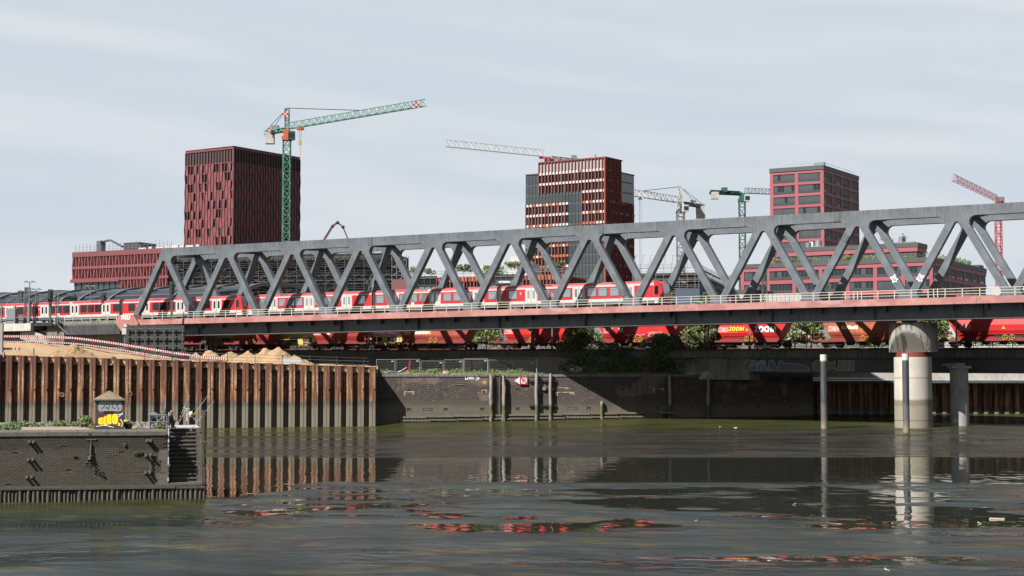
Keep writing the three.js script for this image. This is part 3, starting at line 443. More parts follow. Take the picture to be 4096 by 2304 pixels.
  const col = thing('viaduct_column', 'slim round concrete column right of the thick pier', 'column', V(c2.x, 0, c2.z));
  mesh('shaft', new THREE.CylinderGeometry(1.2, 1.2, ct + 2, 40).translate(0, (ct - 2) / 2, 0), M.concrete, col);
  mesh('cap_block', box(2.6, 0.35, 2.6, 0, ct + 0.17, 0), M.concrete, col); mesh('cross_head', boxAt(-0.6, 0.6, ct + 0.36, ct + 0.72, -14, 0.7), M.concrete, col);
}
// ---------------------------------------------------------------- river bed at low tide: mud flats and the channel
function wallMud(px) { const k = [[-2000, 0.7], [800, 0.86], [1500, 0.95], [1620, 1.34], [2400, 1.85], [3250, 2.37], [6000, 2.5]]; for (let i = 0; i + 1 < k.length; i++) if (px <= k[i + 1][0]) { const t = (px - k[i][0]) / (k[i + 1][0] - k[i][0]); return k[i][1] + (k[i + 1][1] - k[i][1]) * Math.max(0, t); } return 2.5; }
const NZ = (x, y, s, oct = 4) => fbm(x / 512, y / 512, 1, 1, 1, s) * 0 + fbmWorld(x, y, s, oct);
function fbmWorld(x, y, s, oct) { let t = 0, a = 0.5, n = 0, f = 1; for (let i = 0; i < oct; i++) { t += a * vnoise(x * f, y * f, 4096, 4096, s + i * 13); n += a; a *= 0.5; f *= 2; } return t / n; }
function mudY(x, d) {
  const px = CX + F * x / d;
  const n1 = fbmWorld(x * 0.09 + 50, d * 0.16, 201, 5) - 0.5, n2 = fbmWorld(x * 0.5, d * 0.9, 203, 3) - 0.5;
  const edge = px < 900 ? 104 : px < 1350 ? 104 + 17 * sm(900, 1350, px) : 121.5;
  const e2 = edge + (px < 1400 ? n1 * 16 : n1 * 2.0);
  const e0 = 161.5 + 2.2 * (fbmWorld(x * 0.05, 3.3, 209, 3) - 0.5);
  if (d > e0) { const t = Math.max(0, (d - e0) / 78.5); return 0.012 + wallMud(px) * Math.pow(t, 1.4) + n1 * 0.10 * Math.min(1, t * 3) + n2 * 0.008; }
  if (d > e2) return -0.5;
  const k = Math.min(1, (e2 - d) / 4);
  // creeks cut into the near flat
  const c1 = Math.abs(px - (1150 + 90 * Math.sin(d * 0.5) + 60 * n1)) / 40, creek = d < 92 ? 0.05 * Math.exp(-c1 * c1) : 0;
  const n3 = fbmWorld(x * 0.28 + 90, d * 0.55, 207, 4) - 0.5; const pool = (px > 1900 ? 0.06 * sm(1900, 2600, px) : 0) * sm(64, 80, d) + 0.075 * sm(820, 1000, px) * sm(2000, 1750, px) * sm(93, 101, d) - n3 * 0.30 * sm(80, 96, d);
  const ridge = 0.06 * sm(92.5, 91.8, d) * sm(1700, 1900, px) * sm(3000, 2700, px);
  return 0.012 + k * (0.055 + n1 * 0.34 + n2 * 0.008 - pool + (px < 800 ? 0.05 : 0)) - creek * (n2 + 0.8) * 1.4 + 0 * ridge;
}
{
  const xs = [], ds = []; for (let i = 0; i <= 430; i++) xs.push(-150 + 300 * i / 430); for (let d = 52; d < 300;) { ds.push(d); d += d < 125 ? 0.42 : d < 158 ? 4 : 0.9; }
  ds.push(161.4, 161.6); ds.sort((a, b) => a - b);
  const nx = xs.length, nd = ds.length, pos = new Float32Array(nx * nd * 3), uv = new Float32Array(nx * nd * 2), col = new Float32Array(nx * nd * 3), idx = [];
  for (let j = 0; j < nd; j++) for (let i = 0; i < nx; i++) {
    const k = j * nx + i, x = xs[i] * (0.35 + 0.65 * Math.min(1, ds[j] / 200)), d = ds[j], y = mudY(x, d); pos.set([x, y, -d], 3 * k); uv.set([x, -d], 2 * k);
    const px = CX + F * x / d, a = fbmWorld(x * 0.15, d * 0.25, 211, 4), b = fbmWorld(x * 0.8, d * 1.6, 217, 3), far = sm(195, 232, d + (a - 0.5) * 26), s = 0.7 + b * 0.6;
    const wx = fbmWorld(x * 0.06, d * 0.09, 231, 3), sw = fbmWorld(x * 0.05 + wx * 2.2, d * 0.16 + wx * 3.0, 235, 4); let c = mixc([0.0062, 0.0105, 0.0115], [0.0155, 0.0195, 0.0190], sm(0.3, 0.7, sw * 0.7 + a * 0.3));
    c = mixc(c, [0.0175, 0.0158, 0.0128], 0.75 * sm(150, 165, d)); c = mixc(c, [0.022, 0.024, 0.0065], far * 0.85); const quay = px < 860 && d > 84 ? sm(84, 97, d + (b - 0.5) * 6) : 0; c = mixc(c, [0.018, 0.019, 0.007], quay * 0.8);
    if (d < 121) c = mixc(c, [0.034, 0.031, 0.010], 0.65 * sm(0.62, 0.72, fbmWorld(x * 0.5, d * 0.9, 221, 4)));
    const s2 = s * (0.72 + 0.56 * fbmWorld(x * 0.22 + 7, d * 0.12, 219, 4)); col.set([c[0] * s2, c[1] * s2, c[2] * s2], 3 * k);
    if (i < nx - 1 && j < nd - 1) idx.push(k, k + 1, k + nx, k + 1, k + nx + 1, k + nx);
  }
  const g = new THREE.BufferGeometry(); g.setAttribute('position', new THREE.BufferAttribute(pos, 3)); g.setAttribute('uv', new THREE.BufferAttribute(uv, 2)); g.setAttribute('color', new THREE.BufferAttribute(col, 3)); g.setIndex(idx); g.computeVertexNormals();
  const rough = dataTexture(512, 512, 60, 40, (u, v) => { const q = fbm(u, v, 5, 6, 3, 225); return 0.15 + 0.6 * (fbm(u + q * 0.15, v + q * 0.2, 7, 12, 5, 223) - 0.43); });
  const bump = dataTexture(1024, 1024, 56, 42, (u, v) => { const q = fbm(u, v, 5, 5, 3, 241) * 0.12; return 0.55 * fbm(u + q, v + q, 16, 12, 4, 227) + 0.45 * fbm(u + q * 0.5, v, 60, 60, 3, 229); });
  const mud = new THREE.MeshPhysicalMaterial({ vertexColors: true, roughness: 1, roughnessMap: rough, bumpMap: bump, bumpScale: 0.09, ior: 1.052 });
  const o = new THREE.Mesh(g, mud); o.name = 'mud_flat'; o.receiveShadow = true; o.userData = { kind: 'structure', label: 'wet grey and olive tidal mud around the channel' }; scene.add(o);
  const wb = dataTexture(1024, 1024, 64, 64, (u, v) => { const q = fbm(u, v, 6, 6, 2, 237) * 0.06; return 0.6 * fbm(u + q, v + q, 22, 14, 3, 233) + 0.4 * fbm(u, v + q, 60, 44, 2, 239); });
  const water = new THREE.MeshPhysicalMaterial({ color: lin(0.028, 0.030, 0.024), roughness: 0.02, ior: 1.33, bumpMap: wb, bumpScale: 0.03 });
  const wg = new THREE.PlaneGeometry(420, 330); wg.rotateX(-Math.PI / 2); wg.translate(0, 0, -205); const w = mesh('river_water', wg, water); structure(w); w.userData.label = 'calm brown tidal water in the channel';
  const land = new THREE.PlaneGeometry(5000, 3000); land.rotateX(-Math.PI / 2); land.translate(0, 2.2, -1785); const l = mesh('ground', land, paint(0.09, 0.085, 0.07, 0.95)); structure(l);
  const land2 = new THREE.PlaneGeometry(5000, 1500); land2.rotateX(-Math.PI / 2); land2.translate(0, -0.6, 710); structure(mesh('river_bed', land2, paint(0.05, 0.05, 0.04, 0.8)));
}

// ---------------------------------------------------------------- sheet pile wall on the left
const SA = P(-45, 1418, 233.5), SB = P(1505, 1467, 239.5), STH = Math.atan2(SB.z - SA.z, SB.x - SA.x), SLEN = Math.hypot(SB.x - SA.x, SB.z - SA.z);
function rustTexture(seed, tide, wide) {
  return colourTexture(1024, 512, wide, 16, (u, v) => {
    const y = v * 16, a = fbm(u, v, 220, 4, 4, seed), b = fbm(u, v, 60, 10, 5, seed + 3), f = fbm(u, v, 400, 60, 3, seed + 7), c2 = fbm(u, v, 16, 4, 3, seed + 9);
    let c = mixc([0.085, 0.026, 0.014], [0.20, 0.07, 0.03], b);
    c = mixc(c, [0.40, 0.20, 0.08], 0.95 * sm(0.44, 0.66, a) * sm(10.5, 7.2, y + (b - 0.5) * 4));
    c = mixc(c, [0.62, 0.50, 0.37], 0.8 * sm(0.58, 0.70, f * 0.45 + a * 0.55) * sm(9.8, 8.2, y + (c2 - 0.5) * 2.6) * sm(4.6, 6.0, y));
    const t = tide + (b - 0.5) * 0.9 + (f - 0.5) * 1.0; let g = mixc([0.16, 0.135, 0.098], [0.28, 0.24, 0.178], a * 0.6 + b * 0.4); g = mixc(g, [0.075, 0.068, 0.052], sm(t - 1.1, t - 0.1, y) * 0.85);
    return mixc(g, c, sm(t - 0.25, t + 0.35, y));
  });
}
{
  const wall = thing('sheet_pile_wall', 'rusty steel sheet pile wall with grey tide stain on the left', 'retaining wall', V(SA.x, 0, SA.z), -STH);
  const m = textured(rustTexture(241, 4.5, 27), 0.72), N = 33, p = SLEN / N, d = 1.25, th = 0.06;
  const strip = (pts, y0, y1) => { const g = []; for (let i = 0; i + 1 < pts.length; i++) { const a = pts[i], b = pts[i + 1], L = Math.hypot(b[0] - a[0], b[1] - a[1]), q = new THREE.BoxGeometry(L + 0.01, y1 - y0, th); q.rotateY(-Math.atan2(b[1] - a[1], b[0] - a[0])); q.translate((a[0] + b[0]) / 2, (y0 + y1) / 2, (a[1] + b[1]) / 2); g.push(q); } return g; };
  const stub = boxUV(join([box(0.16, 0.22, 0.14)])), shackle = boxUV(join([box(0.3, 0.14, 0.3, 0, 0, 0.1), box(0.1, 0.5, 0.1, -0.02, 0.25, 0.05), rod(V(0.05, 0, 0.1), V(0.3, -0.25, 0.3), 0.05)]));
  const r = rng(33);
  for (let i = 0; i < N; i++) {
    const x = i * p + (r() - 0.5) * 0.05, yt = SA.y + (SB.y - SA.y) * (i + 0.5) / N;
    mesh('sheet_pile', strip([[x, -d], [x + 0.36 * p, -d], [x + 0.46 * p, -0.02]], -1, yt + (r() - 0.5) * 0.12), m, wall);
    mesh('sheet_pile', [...strip([[x + 0.46 * p, 0], [x + 0.93 * p, 0], [x + p, -d]], -1, yt + (r() - 0.5) * 0.12), boxAt(x + 0.64 * p, x + 0.68 * p, -1, yt - 0.05, 0.03, 0.07)], m, wall);
    put('shackle', shackle, M.galvanised, wall, x + 0.18 * p, P(400, 1513, 232).y, -d + 0.1);
    if (r() < 0.75) put('stud', stub, paint(0.30, 0.07, 0.03, 0.7), wall, x + 0.83 * p, P(400, 1556, 232).y, 0.08);
  }
  for (const [px, py] of [[197, 1580], [478, 1577]]) { const c = P(px, py, 230), x = Math.hypot(c.x - SA.x, c.z - SA.z); const rg = new THREE.TorusGeometry(0.27, 0.06, 8, 24); rg.translate(x, c.y, 0.08); const dk = new THREE.CylinderGeometry(0.27, 0.27, 0.1, 20); dk.rotateX(Math.PI / 2); dk.translate(x, c.y, 0.05); mesh('pipe_mouth', rg, m, wall); mesh('pipe_shade_disc', dk, M.black, wall); }  // black disc paints the dark of the pipe mouth; the pipe is not hollow
  mesh('return_wall', boxAt(SLEN - 0.05, SLEN + 0.02, -1, SB.y - 0.1, -4.6, -0.7), m, wall);
  mesh('steel_stub', [box(2.6, 0.25, 0.2, SLEN + 1.3, P(1500, 1586, 240).y, -2.2)], M.rustPaint, wall);
  // handrail along the top
  const rail = part('handrail', wall), gm = paint(0.10, 0.135, 0.135, 0.6), rustm = paint(0.12, 0.055, 0.035, 0.8);
  const s0 = Math.hypot(P(540, 1440, 232).x - SA.x, P(540, 1440, 232).z - SA.z), s1 = SLEN - 1.3, yy = (x) => SA.y + (SB.y - SA.y) * x / SLEN;
  for (let k = 0; k < 9; k++) { const x = s0 + 0.5 + (s1 - s0 - 1) * k / 8; mesh('rail_post', bar(V(x, yy(x) - 0.4, -0.75), V(x, yy(x) + 1.35, -0.75), 0.09), rustm, rail); }
  for (let k = 0; k < 8; k++) for (const t of [0.25, 0.75, 1.2]) { const a = s0 + (s1 - s0) * k / 8, b = s0 + (s1 - s0) * (k + 1) / 8 + 0.25; mesh('rail_board', bar(V(a, yy(a) + t, -0.68), V(b, yy(b) + t, -0.68), 0.05, 0.16).rotateX(0), k > 5 && t > 1 ? rustm : gm, rail); }
}
// ---------------------------------------------------------------- sand yard behind the piles
const yardPts = [[-400, 13.7], [0, 13.6], [150, 13.25], [300, 12.85], [430, 12.3], [560, 11.65], [750, 10.75], [900, 10.2], [1520, 9.9]];
function yardH(px) { for (let i = 0; i + 1 < yardPts.length; i++) if (px <= yardPts[i + 1][0]) { const t = (px - yardPts[i][0]) / (yardPts[i + 1][0] - yardPts[i][0]); return yardPts[i][1] + (yardPts[i + 1][1] - yardPts[i][1]) * t; } return 9.9; }
function yardY(px, d) { const f = (px + 45) / 1550, d0 = 233.5 + 6 * f, top = SA.y + (SB.y - SA.y) * f - 0.35; const t = sm(d0, d0 + 17, d); return top + (yardH(px) - top) * t; }
{
  const nx = 160, nd = 40, pos = [], idx = [];
  for (let j = 0; j <= nd; j++) for (let i = 0; i <= nx; i++) { const px = -400 + (1512 + 400) * i / nx, f = (px + 45) / 1550, d0 = 234.2 + 6 * f, d = d0 + 46 * Math.pow(j / nd, 1.3), x = (px - CX) / F * d; const y = yardY(px, d) + (fbmWorld(x * 0.25, d * 0.3, 251, 5) - 0.5) * 0.7 * Math.min(1, j / 6) - (j === 0 ? 0.6 : 0); pos.push(x, y, -d); }
  for (let j = 0; j < nd; j++) for (let i = 0; i < nx; i++) { const k = j * (nx + 1) + i; idx.push(k, k + 1, k + nx + 1, k + 1, k + nx + 2, k + nx + 1); }
  const g = new THREE.BufferGeometry(); g.setAttribute('position', new THREE.Float32BufferAttribute(pos, 3)); g.setIndex(idx); g.computeVertexNormals(); const o = mesh('sandy_ground', g, M.sand); structure(o); o.userData.label = 'bare pale sand of the building site behind the piles';
  function heap(px, d, rx, rz, peaks, label, seed, mat, y0 = null) { // peaks: [u, v, height, reach]
    const n = 110, pos2 = [], id2 = [], c = V((px - CX) / F * d, y0 === null ? yardY(px, d) - 0.25 : y0, -d);
    for (let j = 0; j <= n; j++) for (let i = 0; i <= n; i++) { const u = i / n * 2 - 1, v = j / n * 2 - 1, X = u * rx, Z = v * rz, w1 = (fbmWorld(X * 0.5 + seed, Z * 0.5, seed, 4) - 0.5), w2 = fbmWorld(X * 1.6 + seed, Z * 1.6, seed + 2, 5) - 0.5; let y = -0.2; for (const [pu, pv, h, k] of peaks) { const q = Math.hypot(X - pu * rx + w1 * 1.6, (Z - pv * rz) * 1.1 + w1) / k, e = h * (1 - q); y = Math.max(y, e > h * 0.86 ? h * 0.86 + (e - h * 0.86) * 0.35 : e); } y += w2 * 0.95 * Math.min(1, Math.max(0, y)); const edge = Math.max(Math.abs(u), Math.abs(v)); if (edge > 0.9) y -= (edge - 0.9) * 8; pos2.push(X, y, Z); }
    for (let j = 0; j < n; j++) for (let i = 0; i < n; i++) { const k = j * (n + 1) + i; id2.push(k, k + n + 1, k + 1, k + 1, k + n + 1, k + n + 2); }
    const gg = new THREE.BufferGeometry(); gg.setAttribute('position', new THREE.Float32BufferAttribute(pos2, 3)); gg.setIndex(id2); gg.computeVertexNormals(); const q = tag(mesh('sand_heap', gg, mat), label, 'sand heap', 'heaps of sand'); q.position.copy(c); return q;
  }
  heap(300, 240, 6.6, 4.5, [[-0.02, 0, 2.3, 3.6], [-0.32, 0.1, 1.35, 2.6], [0.26, 0.1, 1.0, 3.2], [0.7, 0.1, 0.55, 2.2]], 'dark tipped sand heap in front of the striped barriers', 11, M.sandWet);
  heap(1015, 252, 10.2, 4.6, [[-0.86, 0, 1.7, 2.6], [-0.62, 0.1, 2.0, 2.6], [-0.36, -0.1, 2.1, 2.5], [-0.1, 0.1, 1.9, 2.4], [0.14, 0, 2.45, 2.8], [0.36, 0, 2.6, 3.6], [0.66, 0.1, 1.2, 2.4]], 'long pale sand heap in a ridge under the bridge', 21, M.sand, 10.25);
  // striped barriers
  const line = [[4, 1370, 249], [150, 1370, 249], [300, 1377, 248], [430, 1394, 247], [560, 1415, 246], [700, 1438, 244], [800, 1452, 243], [910, 1462, 242]];
  const wht = paint(0.58, 0.56, 0.55, 0.5), rd = paint(0.42, 0.012, 0.02, 0.5);
  const pts = []; for (let px = 4; px <= 905; px += 36) { for (let i = 0; i + 1 < line.length; i++) if (px <= line[i + 1][0]) { const t = (px - line[i][0]) / (line[i + 1][0] - line[i][0]), d = line[i][2] + (line[i + 1][2] - line[i][2]) * t, q = P(px, line[i][1] + (line[i + 1][1] - line[i][1]) * t, d); pts.push(q); break; } }
  const L = 1.36, stripes = (y, h, par, off) => { const gw = [], gr = []; for (let k = 0; k < 8; k++) (k % 2 === off ? gr : gw).push(box(L / 8, h, 0.05, -L / 2 + (k + 0.5) * L / 8, y, 0.03)); return [gr, gw]; };
  const [r1, w1] = stripes(0.93, 0.32, 0, 0), [r2, w2] = stripes(0.12, 0.2, 0, 1); const gR = boxUV(join([...r1, ...r2])), gW = boxUV(join([...w1, ...w2]));
  const slats = []; for (let k = 0; k < 9; k++) slats.push(bar(V(-L / 2 + 0.05 + k * 0.14, 0.2, 0), V(-L / 2 + 0.16 + k * 0.14, 0.8, 0), 0.035)); slats.push(box(L, 0.04, 0.04, 0, 0.5, 0), box(0.05, 1.1, 0.05, -L / 2, 0.5, 0), box(0.05, 1.1, 0.05, L / 2, 0.5, 0), box(0.5, 0.08, 0.4, 0, 0.0, 0)); const gS = boxUV(join(slats));
  const ORD = 'first second third fourth fifth sixth seventh eighth ninth tenth eleventh twelfth thirteenth fourteenth fifteenth sixteenth seventeenth eighteenth nineteenth twentieth twenty-first twenty-second twenty-third twenty-fourth twenty-fifth twenty-sixth twenty-seventh'.split(' ');
  for (let i = 0; i + 1 < pts.length; i++) { const a = pts[i], b = pts[i + 1], t = thing('safety_barrier', ORD[i] + ' red and white barrier counted from the left end of the row', 'barrier', V((a.x + b.x) / 2, (a.y + b.y) / 2, (a.z + b.z) / 2), -Math.atan2(b.z - a.z, b.x - a.x), 'striped barriers along the sand slope'); t.rotation.z = Math.atan2(b.y - a.y, Math.hypot(b.x - a.x, b.z - a.z)); const sc = a.distanceTo(b) / L * 0.985; for (const [nm, gg, mm] of [['red_stripes', gR, rd], ['white_stripes', gW, wht], ['slatted_panel', gS, M.dark]]) put(nm, gg, mm, t, 0, 0, 0, sc).userData.kind = 'stuff'; }
  { const c = P(47, 1402, 235.5), t = thing('striped_board', 'single red and white board on a wire frame at far left', 'barrier', V(c.x, c.y, c.z)); for (let k = 0; k < 9; k++) put(k % 2 ? 'white_stripe' : 'red_stripe', UNIT, k % 2 ? wht : rd, t, -1.04 + k * 0.26, 0.25, 0, 0.26, 0.3, 0.05); mesh('wire_frame', [bar(V(-1.2, -0.6, 0), V(-1.2, 0.6, 0), 0.04), bar(V(1.2, -0.6, 0), V(1.2, 0.6, 0), 0.04), bar(V(-1.2, -0.2, 0), V(1.2, -0.2, 0), 0.03), bar(V(-1.2, 0, 0), V(1.2, 0, 0), 0.03)], M.galvanised, t); }
  { const c = P(135, 1420, 235.5); const o = tag(mesh('marker_post', [rod(V(0, 0, 0), V(0, 0.95, 0), 0.09), rod(V(0, 0.95, 0), V(0, 1.0, 0), 0.11, 0.06)], paint(0.01, 0.17, 0.085, 0.5)), 'short green marker post standing in the sand', 'post'); o.position.copy(c); }
  { const c = P(8, 1432, 234.6); const t = thing('concrete_block', 'tall grey concrete post cut by the left edge', 'concrete post', V(c.x, c.y, c.z)); mesh('shaft', [boxAt(-1.6, 0, -0.5, 4.9, -0.6, 0)], M.concrete, t); mesh('foot', boxAt(-1.6, 0.3, -0.6, 0.8, -0.4, 0.12), M.concrete, t); }
  { const c = P(1165, 1452, 242.5), t = thing('leaning_board', 'white sheet panel leaning behind the handrail', 'panel', V(c.x, c.y, c.z)); mesh('sheet', [prism(roundRect(-1.4, 0.0, -0.2, 0.75, 0.06), 0, 0.05), prism(roundRect(0.02, 1.4, -0.22, 0.72, 0.06), 0, 0.05)], M.white, t); mesh('frame_foot', box(2.6, 0.08, 0.3, 0, -0.25, -0.1), M.galvanised, t); }
}
// ---------------------------------------------------------------- far quay wall of old brick
const QD = 243, QY = P(2000, 1497, QD).y, qx = (px) => P(px, 1600, QD).x, qy = (py) => P(2000, py, QD).y;
{
  const quay = thing('quay_wall', 'old dark brick quay wall with muddy lower half across the channel', 'quay wall', V(0, 0, -QD));
  const brick = colourTexture(2048, 512, 64, 10, (u, v) => {
    const y = v * 10, n = fbm(u, v, 40, 8, 5, 261), s = fbm(u, v, 300, 60, 3, 263), p = fbm(u, v, 16, 4, 4, 267), st = fbm(u, v, 200, 3, 3, 269);
    const row = Math.floor(v * 84), col = Math.floor(u * 340 + (row % 2) * 0.5), bt = hash(col, row, 271);
    let c = mixc([0.035, 0.027, 0.024], [0.085, 0.06, 0.05], bt * 0.5 + n * 0.5); c = mixc(c, [0.19, 0.135, 0.12], 0.7 * sm(0.58, 0.72, p)); c = mixc(c, [0.03, 0.028, 0.024], 0.6 * sm(0.55, 0.75, st)); c = mixc(c, [0.30, 0.24, 0.20], 0.5 * sm(0.70, 0.78, s));
    const t = 4.35 + (n - 0.5) * 0.8; let g = mixc([0.085, 0.074, 0.052], [0.145, 0.127, 0.092], n * 0.6 + s * 0.4); g = mixc(g, [0.05, 0.045, 0.035], 0.75 * sm(t - 0.9, t, y)); return mixc(g, c, sm(t - 0.1, t + 0.5, y));
  });
  const bump = dataTexture(512, 256, 8, 5, (u, v) => { const row = v * 42, r = Math.floor(row), fy = row - r, cx = u * 42 + (r % 2) * 0.5, fx = cx - Math.floor(cx); return (fy < 0.14 || fx < 0.08 ? 0.2 : 0.75) + 0.25 * fbm(u, v, 50, 50, 3, 273); });
  const bm = textured(brick, 0.88, { bumpMap: bump, bumpScale: 0.03 });
  mesh('brick_face', boxAt(qx(1490), qx(3252), -1, QY - 0.35, -6, 0), bm, quay);
  for (let i = 0; i < 18; i++) { const a = qx(1490) + (qx(3252) - qx(1490)) * i / 18, b = qx(1490) + (qx(3252) - qx(1490)) * (i + 1) / 18; mesh('coping_stone', boxAt(a, b - 0.03, QY - 0.349, QY, -1.2, 0.09), M.concreteDark, quay); }
  const frameM = paint(0.12, 0.10, 0.085, 0.9);
  for (const py of [1559, 1638]) for (const px of [1635, 1782, 1928, 2070, 2212, 2354, 2492, 2630, 2766, 2900, 3032, 3165]) { const x = qx(px), y = qy(py - (px - 1635) * (py > 1600 ? 0.008 : 0.004)); mesh('drain_shade_panel', [boxAt(x - 0.24, x - 0.03, y - 0.18, y + 0.18, 0, 0.012), boxAt(x + 0.03, x + 0.24, y - 0.18, y + 0.18, 0, 0.012)], M.black, quay); mesh('opening_frame', [boxAt(x - 0.3, x + 0.3, y + 0.18, y + 0.26, 0, 0.07), boxAt(x - 0.3, x - 0.24, y - 0.2, y + 0.18, 0, 0.05), boxAt(x + 0.24, x + 0.3, y - 0.2, y + 0.18, 0, 0.05)], frameM, quay); }  // flat black panels paint the dark inside the drain openings
  for (const [px, py] of [[1708, 1540], [1709, 1636], [2287, 1632], [2564, 1630], [3100, 1627], [1843, 1537]]) { const x = qx(px), y = qy(py); mesh('niche_shade_panel', boxAt(x - 0.62, x + 0.62, y - 0.16, y + 0.16, 0, 0.01), M.black, quay); mesh('niche_beam', boxAt(x - 0.55, x + 0.55, y - 0.1, y + 0.06, 0.01, 0.06), M.concreteDark, quay); mesh('opening_frame', [boxAt(x - 0.72, x + 0.72, y + 0.16, y + 0.26, 0, 0.08), boxAt(x - 0.72, x - 0.62, y - 0.22, y + 0.16, 0, 0.06), boxAt(x + 0.62, x + 0.72, y - 0.22, y + 0.16, 0, 0.06)], frameM, quay); }  // black panel on the wall face paints the shade of a recess
  decal('wall_lettering', printMaterial(256, 96, (g) => { g.clearRect(0, 0, 256, 96); g.strokeStyle = '#c9ccca'; g.lineWidth = 9; g.beginPath(); g.moveTo(10, 20); g.lineTo(16, 72); g.lineTo(44, 74); g.lineTo(50, 20); g.moveTo(60, 22); g.lineTo(72, 66); g.lineTo(86, 34); g.lineTo(100, 66); g.lineTo(112, 22); g.moveTo(150, 22); g.lineTo(124, 22); g.lineTo(124, 64); g.lineTo(150, 64); g.moveTo(124, 42); g.lineTo(146, 42); g.moveTo(240, 20); g.bezierCurveTo(170, 10, 160, 60, 210, 50); g.bezierCurveTo(240, 44, 190, 90, 170, 80); g.stroke(); }, 0.9), quay, 2.5, 0.9, qx(1892), qy(1511), 0.02);
  decal('anchor_mark', printMaterial(96, 96, (g) => { g.clearRect(0, 0, 96, 96); g.strokeStyle = '#b3935a'; g.lineWidth = 7; g.beginPath(); g.moveTo(8, 48); g.lineTo(88, 48); g.moveTo(48, 10); g.lineTo(48, 88); g.moveTo(20, 34); g.lineTo(8, 48); g.lineTo(20, 62); g.moveTo(76, 34); g.lineTo(88, 48); g.lineTo(76, 62); g.moveTo(30, 74); g.quadraticCurveTo(48, 92, 66, 74); g.stroke(); }, 0.9), quay, 0.72, 0.72, qx(1938), qy(1528), 0.02);
  const stain = printMaterial(256, 64, (g) => { g.clearRect(0, 0, 256, 64); g.fillStyle = '#c9bba4'; const r = rng(9); let x = 4; while (x < 250) { const w = 6 + r() * 22; if (r() < 0.7) g.fillRect(x, 6, w, 4); if (r() < 0.4) g.fillRect(x + w / 2, 6, 4, 10 + r() * 40); x += w + 3; } }, 0.9);
  decal('lime_stain', stain, quay, 2.8, 0.7, qx(2258), qy(1576), 0.02); decal('lime_stain', stain, quay, 1.5, 0.9, qx(1636), qy(1576), 0.021); decal('lime_stain', stain, quay, 2.4, 0.5, qx(2240), qy(1556), 0.02); decal('lime_stain', stain, quay, 1.6, 0.7, qx(2633), qy(1562), 0.02); decal('lime_stain', stain, quay, 0.8, 1.0, qx(1936), qy(1570), 0.02);
  // timber toe at the foot
  const wood = textured(colourTexture(256, 128, 4, 2, (u, v) => mixc([0.075, 0.066, 0.048], [0.20, 0.18, 0.14], fbm(u, v, 6, 40, 4, 281))), 0.9);
  for (let i = 0; i < 9; i++) { const a = qx(1600) + i * 4.0, b = a + 3.9; const y = wallMud(1600 + i * 108) + 0.95; mesh('waling_beam', boxAt(a, b, y - 0.14, y + 0.12, 0.02, 0.36 + (i % 3) * 0.05), wood, quay); mesh('waling_beam', boxAt(a + 0.4, b + 0.3, y - 0.62, y - 0.42, 0.02, 0.5), wood, quay); }
  for (let i = 0; i < 70; i++) { const x = qx(1600) + i * 0.52, y = wallMud(1600 + i * 14); mesh('toe_pile', boxAt(x, x + 0.3, -0.6, y + 0.75 + 0.12 * Math.sin(i * 7.1), 0.02, 0.26), wood, quay); }
  // ladder between two fender timbers
  const lad = thing('quay_ladder', 'rusty ladder between two worn timbers on the quay wall', 'ladder', V(0, 0, -QD)); const lx0 = qx(1976), lx1 = qx(1999), lr = paint(0.17, 0.085, 0.035, 0.85);
  for (const x of [lx0, lx1]) mesh('stile', boxAt(x - 0.05, x + 0.05, 0.6, QY + 0.1, 0.12, 0.24), lr, lad); for (let y = 1.5; y < QY; y += 0.36) mesh('rung', boxAt(lx0 + 0.05, lx1 - 0.05, y, y + 0.06, 0.15, 0.21), M.dark, lad);
  const greyWood = textured(colourTexture(128, 512, 2, 10, (u, v) => { const y = v * 10, n = fbm(u, v, 12, 4, 4, 285); let c = mixc([0.20, 0.175, 0.165], [0.34, 0.30, 0.28], n); c = mixc([0.075, 0.085, 0.022], c, sm(4.2, 4.8, y + n)); return mixc(mixc([0.13, 0.115, 0.08], [0.19, 0.17, 0.12], n), c, sm(2.6, 3.4, y + n)); }), 0.9);
  function timber(px, top, r, wob, label, name = 'fender_timber') { const g = new THREE.CylinderGeometry(r * 0.92, r, top + 0.4, 14, 24); g.translate(0, (top - 0.4) / 2, 0); const q = g.attributes.position, s = px; for (let i = 0; i < q.count; i++) { const y = q.getY(i), k = 1 + wob * (fbmWorld(Math.atan2(q.getX(i), q.getZ(i)) * 1.3 + s, y * 1.1, 287, 3) - 0.5); q.setX(i, q.getX(i) * k + 0.03 * Math.sin(y * 1.3 + s)); q.setZ(i, q.getZ(i) * k); } g.computeVertexNormals(); const o = tag(mesh(name, g, greyWood), label, 'mooring post'); o.position.set(qx(px), 0, -QD + r + 0.25); return o; }
  timber(1965, QY - 0.1, 0.27, 1.0, 'ragged fender timber left of the quay ladder'); timber(2015, QY - 0.2, 0.28, 1.0, 'ragged fender timber right of the quay ladder');
  timber(2146, QY + 0.1, 0.27, 0.25, 'smooth grey mooring pile just right of the sign'); timber(2202, QY + 0.1, 0.26, 0.25, 'smooth grey mooring pile beside the grey box'); timber(2407, 4.6, 0.22, 1.0, 'short rotten post at the shadow edge of the quay');
  timber(2678, QY - 0.1, 0.25, 0.5, 'dark fender timber in the shaded part of the quay'); timber(2832, QY - 0.1, 0.25, 0.5, 'second dark fender timber in the shaded part of the quay');
  for (const [px, py] of [[2130, 1523], [2186, 1523], [2130, 1622], [2186, 1622]]) mesh('pile_bracket', boxAt(qx(px) - 0.5, qx(px) + 1.4, qy(py) - 0.14, qy(py) + 0.14, 0.01, 0.3), M.dark, quay);
  mesh('grey_box', boxAt(qx(2170), qx(2183.5), qy(1561), qy(1547), 0, 0.3), M.galvanised, quay);
